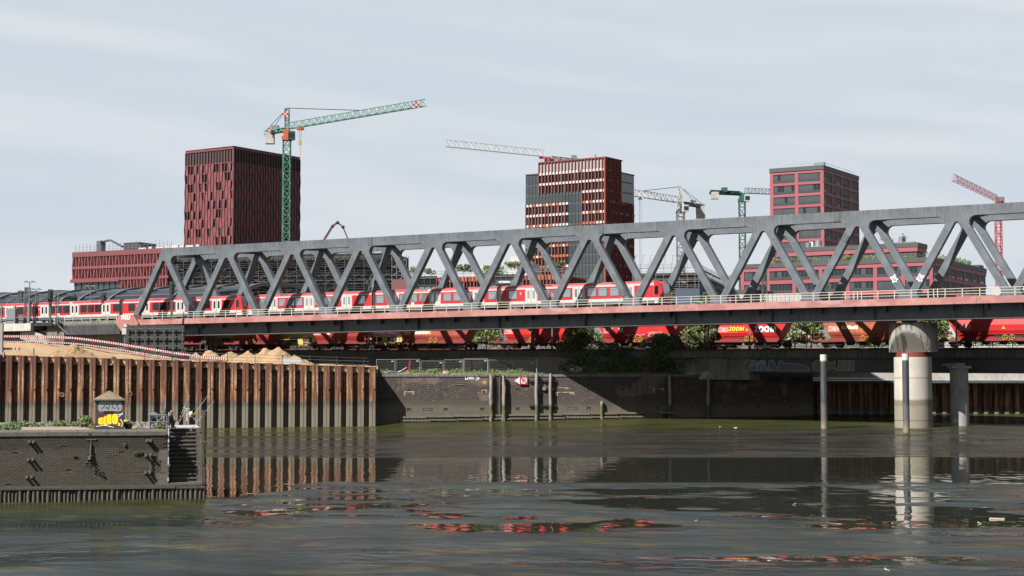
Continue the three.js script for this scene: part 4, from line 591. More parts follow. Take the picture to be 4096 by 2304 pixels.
  mesh('timber_ledge', [boxAt(qx(2636), qx(2690), qy(1654), qy(1647), 0, 1.6), boxAt(qx(2637), qx(2640), 0.5, qy(1654), 1.2, 1.5)], wood, quay);
  // no-berthing sign
  const sg = thing('waterway_sign', 'red framed no berthing sign with white arrow on the quay wall', 'sign', V(0, 0, -QD + 0.18)), sx0 = qx(2080), sx1 = qx(2111), sy0 = qy(1538.5), sy1 = qy(1507), sw = sx1 - sx0, sh = sy1 - sy0, scx = (sx0 + sx1) / 2, scy = (sy0 + sy1) / 2, signRed = paint(0.50, 0.012, 0.015, 0.4), signWhite = paint(0.72, 0.72, 0.71, 0.4);
  mesh('red_board', boxAt(sx0, sx1, sy0, sy1, 0, 0.05), signRed, sg); mesh('white_field', boxAt(sx0 + sw * 0.14, sx1 - sw * 0.14, sy0 + sh * 0.14, sy1 - sh * 0.14, 0.05, 0.056), signWhite, sg);
  { const k = sw * 0.26, b = sw * 0.085; mesh('letter', [boxAt(scx - k * 0.7, scx - k * 0.7 + b, scy - k, scy + k, 0.057, 0.062), boxAt(scx - k * 0.7 + b, scx + k * 0.45, scy + k - b, scy + k, 0.057, 0.062), boxAt(scx - k * 0.7 + b, scx + k * 0.45, scy - b * 0.4, scy + b * 0.6, 0.057, 0.062), boxAt(scx + k * 0.45, scx + k * 0.45 + b, scy + b * 0.2, scy + k - b * 0.6, 0.057, 0.062)], M.black, sg); const s = box(sw * 0.95, sw * 0.13, 0.006); s.rotateZ(-Math.PI / 4); s.translate(scx, scy, 0.068); mesh('red_slash', s, signRed, sg); }
  mesh('arrow_plate', prism([[qx(2058), scy], [sx0 - 0.02, sy0], [sx0 - 0.02, sy1]], 0, 0.04), signWhite, sg); mesh('hanger', [bar(V(sx0 + 0.1, sy1, -0.03), V(sx0 + 0.1, QY, -0.03), 0.03), bar(V(sx1 - 0.12, sy1, -0.03), V(sx1 - 0.12, QY, -0.03), 0.03)], M.dark, sg);
  // old depth sign leaning by the bush
  const s2 = thing('depth_sign', 'old framed arrow sign with 25 beside the bush on the quay', 'sign', V(0, 0, -QD - 0.6)); { const x0 = qx(2275), x1 = qx(2318), y0 = qy(1491), y1 = qy(1463); mesh('frame', [boxAt(x0, x1, y0, y0 + 0.1, 0, 0.08), boxAt(x0, x1, y1 - 0.1, y1, 0, 0.08), boxAt(x0, x0 + 0.1, y0 + 0.1, y1 - 0.1, 0, 0.08), boxAt(x1 - 0.1, x1, y0 + 0.1, y1 - 0.1, 0, 0.08)], paint(0.20, 0.05, 0.04, 0.8), s2); mesh('board', boxAt(x0 + 0.1, x1 - 0.1, y0 + 0.1, y1 - 0.1, 0.0, 0.04), paint(0.24, 0.23, 0.22, 0.8), s2); mesh('arrow_tip', prism([[x1 + 0.01, y0], [x1 + 0.5, (y0 + y1) / 2], [x1 + 0.01, y1]], 0, 0.04), paint(0.24, 0.23, 0.22, 0.8), s2); mesh('foot', [bar(V(x0 + 0.2, y0 - 0.5, 0.02), V(x0 + 0.2, y0, 0.02), 0.05), bar(V(x1 - 0.2, y0 - 0.5, 0.02), V(x1 - 0.2, y0, 0.02), 0.05)], M.rustPaint, s2);
    decal('number', printMaterial(192, 128, (g) => { g.clearRect(0, 0, 192, 128); g.fillStyle = '#17191b'; g.beginPath(); g.moveTo(4, 4); g.lineTo(100, 4); g.lineTo(140, 64); g.lineTo(100, 124); g.lineTo(4, 124); g.fill(); g.fillStyle = '#b9b9b4'; g.font = 'bold 76px sans-serif'; g.fillText('25', 14, 92); g.strokeStyle = '#7c2f2f'; g.lineWidth = 6; g.beginPath(); g.moveTo(120, 20); g.lineTo(150, 70); g.lineTo(130, 110); g.moveTo(170, 16); g.lineTo(150, 60); g.lineTo(186, 100); g.stroke(); }, 0.8), s2, x1 - x0 - 0.24, y1 - y0 - 0.24, (x0 + x1) / 2, (y0 + y1) / 2, 0.05); }
}
// ---------------------------------------------------------------- ground on top of the quay, fences, plants
const quayTop = structure(mesh('quay_ground', boxAt(qx(1440), qx(3020), QY - 0.6, QY - 0.04, -QD - 60, -QD - 1.2), M.sandWet)); quayTop.userData.label = 'weedy earth strip on top of the quay';
function leaves(spec) { // spec: list of [centre, rx, ry, rz, count, leaf size, tone]
  const pos = [], nor = [], col = [], r = rng(spec.seed || 3);
  for (const [c, rx, ry, rz, n, sz, tone] of spec.blobs) for (let i = 0; i < n; i++) {
    let x, y, z; do { x = r() * 2 - 1; y = r() * 2 - 1; z = r() * 2 - 1; } while (x * x + y * y + z * z > 1); const k = Math.pow(Math.hypot(x, y, z), -0.35) * (0.82 + 0.36 * r());
    const px = c.x + x * k * rx, py = c.y + y * k * ry, pz = c.z + z * k * rz, s = sz * (0.6 + 0.8 * r()); const a = V(r() - 0.5, r() - 0.5, r() - 0.5).normalize(), b = V(r() - 0.5, r() * 0.6 - 0.3, r() - 0.5).cross(a).normalize(); const nn = V(0, 0, 0).crossVectors(b, a);
    const A = [px - a.x * s, py - a.y * s, pz - a.z * s], B = [px + b.x * s * 0.5, py + b.y * s * 0.5, pz + b.z * s * 0.5], C = [px + a.x * s, py + a.y * s, pz + a.z * s], D = [px - b.x * s * 0.5, py - b.y * s * 0.5, pz - b.z * s * 0.5];
    pos.push(...A, ...B, ...C, ...A, ...C, ...D); for (let q = 0; q < 6; q++) nor.push(nn.x, nn.y, nn.z); const t = 0.65 + 0.7 * r(); for (let q = 0; q < 6; q++) col.push(tone[0] * t, tone[1] * t, tone[2] * t);
  }
  const g = new THREE.BufferGeometry(); g.setAttribute('position', new THREE.Float32BufferAttribute(pos, 3)); g.setAttribute('normal', new THREE.Float32BufferAttribute(nor, 3)); g.setAttribute('color', new THREE.Float32BufferAttribute(col, 3)); g.setAttribute('uv', new THREE.Float32BufferAttribute(new Float32Array(pos.length / 3 * 2), 2)); return g;
}
const leafMat = new THREE.MeshPhysicalMaterial({ vertexColors: true, roughness: 0.7, transmission: 0.25, thickness: 0, side: THREE.DoubleSide });
const bark = paint(0.07, 0.055, 0.04, 0.95);
function addLeaves(name, spec, parent) { const o = new THREE.Mesh(leaves(spec), leafMat); o.name = parent ? name : numbered(name); o.castShadow = o.receiveShadow = true; (parent || scene).add(o); return o; }
function tree(name, label, base, h, rx, rz, n, sz, tone, seed, category = 'bush', group, low = category === 'bush' ? 0.08 : 0.25) { // uneven crown of clumps on a branching stem
  const t = thing(name, label, category, base, 0, group), r = rng(seed), blobs = [], stems = [];
  const k = 9 + Math.floor(r() * 4); stems.push(rod(V(0, -0.3, 0), V(0, h * 0.45, 0), 0.05 * h * 0.5, 0.03 * h * 0.4, 7));
  for (let i = 0; i < k; i++) { const f = low + (0.97 - low) * (i + r()) / k, wd = Math.sin(Math.PI * Math.min(1, f * 0.7 + 0.26)), a = i * 2.4 + r(), c = V(Math.cos(a) * rx * wd * 0.62 * (0.5 + 0.6 * r()), h * f, Math.sin(a) * rz * wd * 0.62 * (0.5 + 0.6 * r())), q = 0.26 + 0.2 * r(); blobs.push([c, rx * q * 1.25, h * q * 0.42, rz * q * 1.25, Math.round(n / k), sz, [tone[0] * (0.8 + 0.5 * r()), tone[1] * (0.85 + 0.35 * r()), tone[2] * (0.8 + 0.4 * r())]]); stems.push(rod(V(0, h * f * 0.45, 0), c, 0.014 * h, 0.006 * h, 5)); }
  mesh('trunk', stems, bark, t); addLeaves('crown', { blobs, seed }, t); return t;
}
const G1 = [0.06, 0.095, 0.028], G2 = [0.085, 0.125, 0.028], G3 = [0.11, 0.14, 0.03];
const onQ = (px, d, y = QY) => V(P(px, 1480, d).x, y - 0.1, -d);
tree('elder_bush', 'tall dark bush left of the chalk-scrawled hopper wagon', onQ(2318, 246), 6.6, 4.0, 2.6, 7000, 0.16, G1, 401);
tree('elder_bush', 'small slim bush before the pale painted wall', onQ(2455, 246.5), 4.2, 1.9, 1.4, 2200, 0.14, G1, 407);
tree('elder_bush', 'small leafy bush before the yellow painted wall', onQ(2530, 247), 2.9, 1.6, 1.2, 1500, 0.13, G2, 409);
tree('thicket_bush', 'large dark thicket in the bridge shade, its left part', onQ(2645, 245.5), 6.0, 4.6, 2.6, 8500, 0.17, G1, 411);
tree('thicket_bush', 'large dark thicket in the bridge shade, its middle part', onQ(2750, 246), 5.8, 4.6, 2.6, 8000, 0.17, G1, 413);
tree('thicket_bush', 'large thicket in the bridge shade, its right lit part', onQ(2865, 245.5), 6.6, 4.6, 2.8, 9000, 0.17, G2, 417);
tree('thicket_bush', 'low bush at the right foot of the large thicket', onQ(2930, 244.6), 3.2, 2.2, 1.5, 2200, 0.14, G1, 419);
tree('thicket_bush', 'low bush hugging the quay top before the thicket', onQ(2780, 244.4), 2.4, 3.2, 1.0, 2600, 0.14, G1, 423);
// greenery beyond the wagons
const far = (px, py, d, h, rx, label, seed, tone = G2, n = 3600) => { const b = P(px, py, d); tree('railway_tree', label, V(b.x, b.y, b.z), h, rx, rx * 0.7, n, 0.22, tone, seed, 'tree', 'trees beyond the freight line'); };
far(1945, 1400, 285, 5.6, 3.0, 'leafy tree in the gap right of the lettered brown hopper', 431); far(2335, 1395, 275, 6.4, 3.2, 'leafy tree in the gap behind the tall dark bush', 433); far(2790, 1395, 264, 7.2, 3.4, 'leafy tree in the gap right of the scrawled hopper', 437, G3);
far(2760, 1398, 262, 4.2, 2.4, 'lower tree beside the signal ladder behind the hoppers', 439); far(3180, 1395, 258, 5.0, 3.0, 'pale flowering shrub in the gap left of the orange hopper', 441, [0.20, 0.19, 0.09]); far(3245, 1395, 259, 5.4, 2.8, 'green shrub close behind the orange hopper end', 443, G3);
far(3730, 1390, 250, 6.6, 3.0, 'bright green tree in the gap right of the pier head', 447, G3); far(3450, 1395, 252, 2.4, 6, 'low hedge glimpsed under the orange hopper wagon', 449, G2, 2600); far(3960, 1390, 246, 2.4, 7, 'low hedge glimpsed under the rightmost hopper wagon', 451, G2, 2600); far(2560, 1398, 268, 2.2, 6, 'low hedge glimpsed under the scrawled hopper wagon', 453, G2, 2600);
// weeds and grass along the quay edge
{
  const blobs = [], r = rng(461); for (let i = 0; i < 70; i++) { const px = 1515 + 620 * r(), d = 244.3 + 1.6 * r(); blobs.push([V(P(px, 1480, d).x, QY + 0.15 + 0.3 * r(), -d), 0.6 + 0.6 * r(), 0.25 + 0.35 * r(), 0.5, 60, 0.11, r() < 0.6 ? G2 : G3]); }
  const o = addLeaves('weeds', { blobs, seed: 463 }); o.userData = { kind: 'stuff', label: 'green weeds along the quay edge before the mesh fence', category: 'weeds' };
  const gp = [], gn = [], gc = []; for (let i = 0; i < 5200; i++) { const px = 1560 + 1260 * r(), d = 243.9 + 1.5 * r(), x = P(px, 1490, d).x, h = 0.2 + 0.5 * r() * r(), y = QY - 0.05, dx = (r() - 0.5) * 0.25, w = 0.02; gp.push(x - w, y, -d, x + w, y, -d, x + dx, y + h, -d + (r() - 0.5) * 0.2); for (let q = 0; q < 3; q++) gn.push(0, 0.3, 0.95); const t = 0.7 + 0.6 * r(), dry = r() < 0.35; for (let q = 0; q < 3; q++) gc.push((dry ? 0.16 : 0.07) * t, (dry ? 0.14 : 0.10) * t, (dry ? 0.06 : 0.025) * t); }
  const g = new THREE.BufferGeometry(); g.setAttribute('position', new THREE.Float32BufferAttribute(gp, 3)); g.setAttribute('normal', new THREE.Float32BufferAttribute(gn, 3)); g.setAttribute('color', new THREE.Float32BufferAttribute(gc, 3)); const go = new THREE.Mesh(g, leafMat); go.name = 'grass'; go.castShadow = true; go.userData = { kind: 'stuff', label: 'dry grass fringe along the quay coping', category: 'grass' }; scene.add(go);
  tree('rail_weed', 'small weed tuft growing on the pink bridge fascia', BL(sAt(2767, 0.1, 1.3), 0.05, 1.3), 0.5, 0.5, 0.2, 120, 0.08, G2, 467, 'weed');
}
// mesh site fence
{
  const gm = paint(0.30, 0.32, 0.34, 0.5, 0.3), fpx = [1503, 1581, 1681, 1774, 1853, 1953, 2052, 2140], fy = [1437, 1436, 1443, 1438, 1435, 1439, 1442, 1442], d = 246.2;
  for (let i = 0; i + 1 < fpx.length; i++) {
    const a = P(fpx[i] + 3, 1490, d), b = P(fpx[i + 1] - 2, 1490, d), h = P(2000, fy[i], d).y - QY, L = b.x - a.x, t = thing('mesh_fence_panel', ['leftmost wire mesh fence panel beside the sheet piles', 'wire mesh fence panel behind the red stake', 'wire mesh fence panel right of the red stake', 'wire mesh fence panel left of the white frame', 'wire mesh fence panel inside the white frame', 'wire mesh fence panel above the quay ladder', 'rightmost wire mesh fence panel beside the white sign pole'][i], 'fence panel', V(a.x, QY - 0.05, -d), 0, 'wire mesh fence panels on the quay');
    mesh('frame', [rod(V(0, 0, 0), V(0, h, 0), 0.04), rod(V(L, 0, 0), V(L, h, 0), 0.04), rod(V(0, h, 0), V(L, h, 0), 0.03), rod(V(0, 0.15, 0), V(L, 0.15, 0), 0.03)], i === 4 ? M.white : gm, t);
    const wires = []; for (let k = 1; k < 15; k++) wires.push(box(0.012, h - 0.2, 0.012, L * k / 15, h / 2 + 0.05, 0)); for (let k = 1; k < 5; k++) wires.push(box(L, 0.012, 0.012, L / 2, 0.15 + (h - 0.15) * k / 5, 0)); mesh('wire_grid', wires, gm, t); mesh('plate', box(0.34, 0.14, 0.02, L - 0.35, h - 0.25, 0.03), M.white, t);
  }
  { const c = onQ(1637, 245.2), t = thing('red_stake', 'leaning red stake in a pale round base', 'stake', c); mesh('stake', bar(V(-0.1, 0.5, 0), V(0.12, 2.2, 0), 0.17), paint(0.52, 0.03, 0.015, 0.5), t); const g = new THREE.CylinderGeometry(0.45, 0.6, 0.55, 16); g.translate(-0.1, 0.27, 0); mesh('base', g, M.sandWet, t); mesh('cap', box(0.26, 0.06, 0.26, 0.12, 2.22, 0), paint(0.45, 0.02, 0.015, 0.5), t); }
  { const c = onQ(2147, 244.2), t = thing('sign_pole', 'thin white pole with small plate behind the mooring piles', 'pole', c); mesh('pole', rod(V(0, 0, 0), V(0, 2.35, 0), 0.045), M.white, t); mesh('plate', boxAt(-0.13, 0.13, 2.05, 2.35, 0.05, 0.07), M.galvanised, t); }
  { const c = onQ(1600, 244.9), t = thing('driftwood_branch', 'bleached bare branch lying in the weeds', 'branch', c); mesh('limb', [rod(V(-0.6, 0.35, 0), V(0.3, 0.65, 0), 0.09, 0.07), rod(V(0.3, 0.65, 0), V(1.0, 1.15, 0), 0.07, 0.05)], M.white, t); mesh('twig', rod(V(0.2, 0.6, 0), V(0.5, 0.9, 0.2), 0.03), M.white, t); }
  { const c = onQ(1788, 244.3), t = thing('torn_wrapper', 'pink and white torn wrapping in the weeds', 'litter', c), g = new THREE.IcosahedronGeometry(0.5, 2), q = g.attributes.position; for (let i = 0; i < q.count; i++) { const k = 0.7 + 0.6 * fbmWorld(q.getX(i) * 3 + 9, q.getY(i) * 3 + q.getZ(i) * 2, 471, 3); q.setXYZ(i, q.getX(i) * k, q.getY(i) * k * 0.6 + 0.2, q.getZ(i) * k * 0.6); } mesh('crumpled_sheet', g, paint(0.45, 0.16, 0.16, 0.8), t); mesh('white_sheet', [boxAt(0.5, 1.9, 0.02, 0.16, -0.2, 0.3), boxAt(-0.6, -0.1, 0.1, 0.6, -0.2, 0.1)], M.white, t); }
  { const c = onQ(1560, 245), t = thing('blue_tarpaulin', 'crumpled blue tarpaulin heap behind the weeds', 'tarpaulin', c), g = new THREE.IcosahedronGeometry(1, 3), q = g.attributes.position; for (let i = 0; i < q.count; i++) { const k = 0.7 + 0.6 * fbmWorld(q.getX(i) * 4 + 3, q.getY(i) * 4 + q.getZ(i) * 3, 473, 4); q.setXYZ(i, q.getX(i) * k * 1.9, q.getY(i) * k * 0.55 + 0.1, q.getZ(i) * k * 0.5); } mesh('sheet', toCreasedNormals(g, 0.3), paint(0.03, 0.055, 0.13, 0.5), t); }
  { const c = P(2930, 1432, 243.8), b = P(3030, 1476, 243.8), t = thing('fallen_beam', 'pale beam leaning against the bank by the lettered girder', 'beam', c); mesh('beam', bar(V(0, 0, 0), V((b.x - c.x) * 0.45, (b.y - c.y) * 0.55, 0), 0.22), M.concretePale, t); mesh('beam_end', bar(V((b.x - c.x) * 0.45, (b.y - c.y) * 0.55, 0), V(b.x - c.x, b.y - c.y, 0.2), 0.22), M.concretePale, t); }
}
// ---------------------------------------------------------------- right bank: concrete wall above dark piles
{
  const d = 243.6, t = thing('concrete_bank_wall', 'pale concrete bank wall with dark piles under the freight span', 'retaining wall', V(0, 0, -d)), X = (px) => P(px, 1500, d).x, Y = (py) => P(3400, py, d).y;
  for (let i = 0; i < 7; i++) { const a = 2985 + i * 205; mesh('concrete_panel', boxAt(X(a), X(a + 205) - 0.04, Y(1512), Y(1466), -0.8, 0), M.concretePale, t); mesh('lower_panel', boxAt(X(a), X(a + 205) - 0.04, Y(1521), Y(1512) - 0.03, -0.8, 0.0), M.concretePale, t); }
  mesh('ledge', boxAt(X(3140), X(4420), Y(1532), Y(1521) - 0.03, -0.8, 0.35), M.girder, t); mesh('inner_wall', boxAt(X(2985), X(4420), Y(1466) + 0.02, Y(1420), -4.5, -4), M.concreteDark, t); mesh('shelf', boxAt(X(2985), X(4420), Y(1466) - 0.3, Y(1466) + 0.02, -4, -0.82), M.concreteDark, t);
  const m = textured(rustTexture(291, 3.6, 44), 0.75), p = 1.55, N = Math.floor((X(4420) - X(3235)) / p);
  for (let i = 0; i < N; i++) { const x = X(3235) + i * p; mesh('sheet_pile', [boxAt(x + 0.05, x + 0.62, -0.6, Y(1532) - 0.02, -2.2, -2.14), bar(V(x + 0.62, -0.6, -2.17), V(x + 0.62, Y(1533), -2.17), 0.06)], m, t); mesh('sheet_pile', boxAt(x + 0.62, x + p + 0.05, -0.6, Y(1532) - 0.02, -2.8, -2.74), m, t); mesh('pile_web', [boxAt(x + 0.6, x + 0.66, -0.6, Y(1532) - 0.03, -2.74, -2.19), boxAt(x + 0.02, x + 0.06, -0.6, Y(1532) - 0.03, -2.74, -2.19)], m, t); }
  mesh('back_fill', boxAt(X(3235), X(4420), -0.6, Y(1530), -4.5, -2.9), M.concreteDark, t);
}
// steel mooring posts
{
  const tex = colourTexture(256, 512, 2.6, 10, (u, v) => { const y = v * 10, n = fbm(u, v, 30, 3, 4, 301), q = fbm(u, v, 6, 10, 4, 303), t = 2.6 + q * 1.2; let c = mixc([0.028, 0.031, 0.038], [0.05, 0.054, 0.063], n); c = mixc(c, [0.12, 0.12, 0.125], 0.7 * sm(0.62, 0.7, n)); c = mixc([0.10, 0.098, 0.092], c, sm(t + 1.2, t + 1.6, y)); return mixc([0.24, 0.20, 0.135], c, sm(t - 1.6, t - 0.2, y)); });
  const m = textured(tex, 0.6), wt = textured(colourTexture(128, 64, 2.6, 1.3, (u, v) => mixc([0.60, 0.58, 0.55], [0.20, 0.11, 0.07], sm(0.62, 0.68, fbm(u, v, 10, 8, 4, 307)) * sm(0.6, 0.85, v))), 0.6);
  for (const [px, d, top, label] of [[3296, 214, 1418, 'dark steel mooring post with white top left of the pier'], [3624, 206.5, 1415, 'dark steel mooring post with white top before the pier']]) {
    const b = P(px, 1600, d), yt = P(px, top, d).y, yw = P(px, top + 24, d).y, r = 13.3 * d / F, t = thing('mooring_post', label, 'mooring post', V(b.x, 0, b.z), 0, 'steel mooring posts by the pier');
    const cyl = (y0, y1, rr) => { const g = new THREE.CylinderGeometry(rr, rr, y1 - y0, 28, 1); g.translate(0, (y0 + y1) / 2, 0); const uv = g.attributes.uv, q = g.attributes.position; for (let i = 0; i < uv.count; i++) uv.setXY(i, uv.getX(i) * 2.6, q.getY(i) - (rr > r ? yw : 0)); return g; };
    mesh('shaft', cyl(-1, yw, r), m, t, true); mesh('white_top', cyl(yw - 0.02, yt, r * 1.03), wt, t, true);
  }
}
// two shelducks and bits of driftwood on the mud
{
  for (const [px, py, s, turn, label] of [[2878, 1712, 0.9, 0.6, 'small shelduck on the mud, the left one'], [2940, 1718, 1.1, -0.2, 'white shelduck with dark head on the mud, the right one']]) {
    const d0 = (() => { let a = 165, b = 242; for (let i = 0; i < 40; i++) { const m = (a + b) / 2; if (HORIZON + F * (CAMY - mudY((px - CX) / F * m, m)) / m > py) a = m; else b = m; } return (a + b) / 2; })(), y = mudY((px - CX) / F * d0, d0), t = thing('shelduck', label, 'duck', V((px - CX) / F * d0, y, -d0), turn, 'shelducks'); t.scale.setScalar(s * 0.62);
    const b = new THREE.SphereGeometry(0.2, 16, 12); b.scale(1.6, 0.85, 0.85); b.translate(0, 0.3, 0); const q = b.attributes.position; for (let i = 0; i < q.count; i++) if (q.getX(i) > 0.15) q.setY(i, q.getY(i) + (q.getX(i) - 0.15) * 0.35); b.computeVertexNormals(); const nk = rod(V(-0.22, 0.36, 0), V(-0.32, 0.56, 0), 0.07, 0.05, 8); mesh('body', [b], M.white, t); const hd = new THREE.SphereGeometry(0.08, 12, 8); hd.translate(-0.34, 0.6, 0); mesh('head', [nk, hd], paint(0.02, 0.035, 0.025, 0.5), t); mesh('bill', rod(V(-0.4, 0.58, 0), V(-0.54, 0.55, 0), 0.035, 0.02, 6), paint(0.5, 0.06, 0.03, 0.5), t); const band = new THREE.CylinderGeometry(0.175, 0.175, 0.1, 16); band.rotateZ(Math.PI / 2); band.translate(-0.1, 0.31, 0); mesh('breast_band', band, paint(0.25, 0.08, 0.03, 0.7), t); mesh('leg', [rod(V(0, 0, 0.06), V(0, 0.2, 0.06), 0.018), rod(V(0.02, 0, -0.06), V(0.02, 0.2, -0.06), 0.018)], paint(0.4, 0.15, 0.1, 0.7), t);
  }
  const onMud = (px, py) => { let d = 90; for (let i = 0; i < 30; i++) d = F * (CAMY - Math.max(0, mudY((px - CX) / F * d, d))) / (py - HORIZON); return V((px - CX) / F * d, Math.max(0, mudY((px - CX) / F * d, d)), -d); };
  { const c = onMud(3975, 2073); const o = thing('driftwood_plank', 'pale driftwood plank on the near mud at right', 'plank', c); mesh('plank', prism([[-0.4, 0], [0.38, -0.01], [0.42, 0.06], [-0.36, 0.08]], -0.06, 0.06, 0.01), paint(0.55, 0.48, 0.33, 0.8), o); mesh('knot', box(0.08, 0.03, 0.08, 0.2, 0.075, 0), bark, o); }
  const r = rng(505); for (const [px, py, k] of [[2468, 2209, 0], [2780, 2080, 1], [2830, 2212, 2], [3170, 2015, 3], [3815, 2012, 4], [3905, 2090, 5], [2953, 2061, 6], [3535, 2275, 7]]) { const c = onMud(px, py), o = thing('driftwood_twig', ['forked twig low in the middle of the near mud', 'pale pebble-like twig left of the red reflections', 'short dark twig near the bottom middle', 'long bare twig on the mud left of the pier reflection', 'dark twig on the mud right of the pier reflection', 'white scrap of wood left of the plank', 'small white scrap on the near mud', 'white scrap near the bottom right'][k], 'driftwood', c, r() * 6); mesh('stick', [rod(V(-0.12, 0.01, 0), V(0.12, 0.05, 0.02), 0.014), rod(V(0.02, 0.03, 0), V(0.1, 0.1, 0.04), 0.01)], k % 2 ? M.white : bark, o); mesh('side_twig', rod(V(-0.05, 0.02, 0), V(-0.1, 0.09, 0.05), 0.009), bark, o); }
}
// ---------------------------------------------------------------- buildings beyond the railway
const GROUND = 2.2;
function building(name, label, px, topPy, d, th, category = 'building') {
  const c = P(px, topPy, d), g = thing(name, label, category, V(c.x, GROUND, c.z), -th), u = V(Math.cos(th), 0, Math.sin(th)), n = V(Math.sin(th), 0, -Math.cos(th));
  const solve = (dir, px2, y) => { let a = 0, b = 260; for (let i = 0; i < 50; i++) { const m = (a + b) / 2, q = V(c.x, y, c.z).addScaledVector(dir, m), x = proj(q)[0]; if (Math.abs(x - px) < Math.abs(px2 - px)) a = m; else b = m; } return (a + b) / 2; };
  const left = (px2, y = c.y) => solve(u.clone().negate(), px2, y), right = (px2, y = c.y) => solve(n, px2, y);
  const H = c.y - GROUND, yOf = (py) => P(px, py, d).y - GROUND;
  const front = part('front_facade', g), side = part('side_facade', g); side.rotation.y = Math.PI / 2;
  return { g, H, left, right, yOf, front, side, d, metre: d / F };
}
const cell = (name, m, face, x0, x1, y0, y1, z0, z1) => put(name, UNIT, m, face, (x0 + x1) / 2, (y0 + y1) / 2, (z0 + z1) / 2, x1 - x0, y1 - y0, z1 - z0);
const farGlass = new THREE.MeshPhysicalMaterial({ color: lin(0.02, 0.024, 0.028), roughness: 0.1, ior: 1.5 });
const farGlassPale = new THREE.MeshPhysicalMaterial({ color: lin(0.045, 0.055, 0.06), roughness: 0.1, ior: 1.8 });
const farGlassMid = new THREE.MeshPhysicalMaterial({ color: lin(0.05, 0.057, 0.063), roughness: 0.08, ior: 2.0 });
const claret = [paint(0.185, 0.038, 0.045, 0.6), paint(0.165, 0.034, 0.041, 0.6), paint(0.21, 0.048, 0.054, 0.6)], claretRib = paint(0.15, 0.036, 0.042, 0.6);
{ // dark red tower on the left
  const b = building('office_tower', 'dark red office tower with staggered narrow windows on the left', 935, 583, 520, 33.5 * Math.PI / 180), L = b.left(742), Rt = b.right(1201), H = b.H, r = rng(601);
  mesh('core', boxAt(-L + 0.3, -0.3, -2, H - 0.4, -Rt + 0.3, -0.45), M.concreteDark, b.g); mesh('roof', boxAt(-L, 0, H - 0.35, H - 0.05, -Rt, 0), M.dark, b.g);
  const fl = 2.93, top = 0.9, louv = 4.4, rows = 16;
  for (const [face, len, cols, off] of [[b.front, L, 17, -L], [b.side, Rt, 25, 0]]) {
    const cw = len / cols, rib = cw * 0.17;
    cell('parapet', claret[1], face, off, off + len, H - top, H, -0.35, 0);
    for (let k = 0; k <= cols; k++) { // leaning ribs, one piece per storey pair
      const x = off + k * cw, g = []; for (let q = 0; q < rows; q++) { const y1 = H - top - louv - q * fl, y0 = y1 - fl, s = (q + k) % 2 ? 1 : -1; const a = 0.11 * cw * s; g.push(prism([[x - rib / 2 + a, y0], [x + rib / 2 + a, y0], [x + rib / 2 - a, y1], [x - rib / 2 - a, y1]], -0.45, 0.12)); } g.push(boxAt(x - rib / 2, x + rib / 2, H - top - louv, H - top, -0.45, 0.1)); mesh('rib', g, claretRib, face);
    }
    for (let k = 0; k < cols; k++) { const x0 = off + k * cw + rib / 2, x1 = x0 + cw - rib; cell('louvre', M.dark, face, x0, x1, H - top - louv + 0.3, H - top - 0.02, -0.44, -0.3); cell('louvre_foot', claret[0], face, x0, x1, H - top - louv, H - top - louv + 0.3, -0.4, -0.05); }
    let last = new Array(cols).fill(false);
    for (let q = 0; q < rows; q++) { const y1 = H - top - louv - q * fl, y0 = y1 - fl; cell('spandrel', claret[q % 3], face, off, off + len, y0, y0 + 0.34, -0.42, -0.12); let run = 0; for (let k = 0; k < cols; k++) { const x0 = off + k * cw + rib * 0.5, x1 = x0 + cw - rib; let w = r() < 0.46; if (run >= 2) w = false; if (last[k] && r() < 0.8) w = false; run = w ? run + 1 : 0; last[k] = w; if (q > 10 && r() < 0.4) continue; if (w) cell('window', r() < 0.2 ? farGlassMid : farGlass, face, x0, x1, y0 + 0.34, y1, -0.44, -0.36); else cell('panel', claret[Math.floor(r() * 3)], face, x0 - 0.05, x1 + 0.05, y0 + 0.34, y1, -0.44, -0.08 - 0.06 * r()); } }
  }
  mesh('hoist_arm', [box(12, 0.35, 0.35, -4.0, H - 44, 3)], M.yellow, b.g);
}
const brick2 = [paint(0.215, 0.033, 0.019, 0.7), paint(0.18, 0.028, 0.017, 0.7)], whitePanel = paint(0.55, 0.55, 0.54, 0.5), orangePanel = paint(0.44, 0.105, 0.036, 0.55), screen = paint(0.33, 0.34, 0.35, 0.5), mullion = paint(0.05, 0.06, 0.065, 0.5);
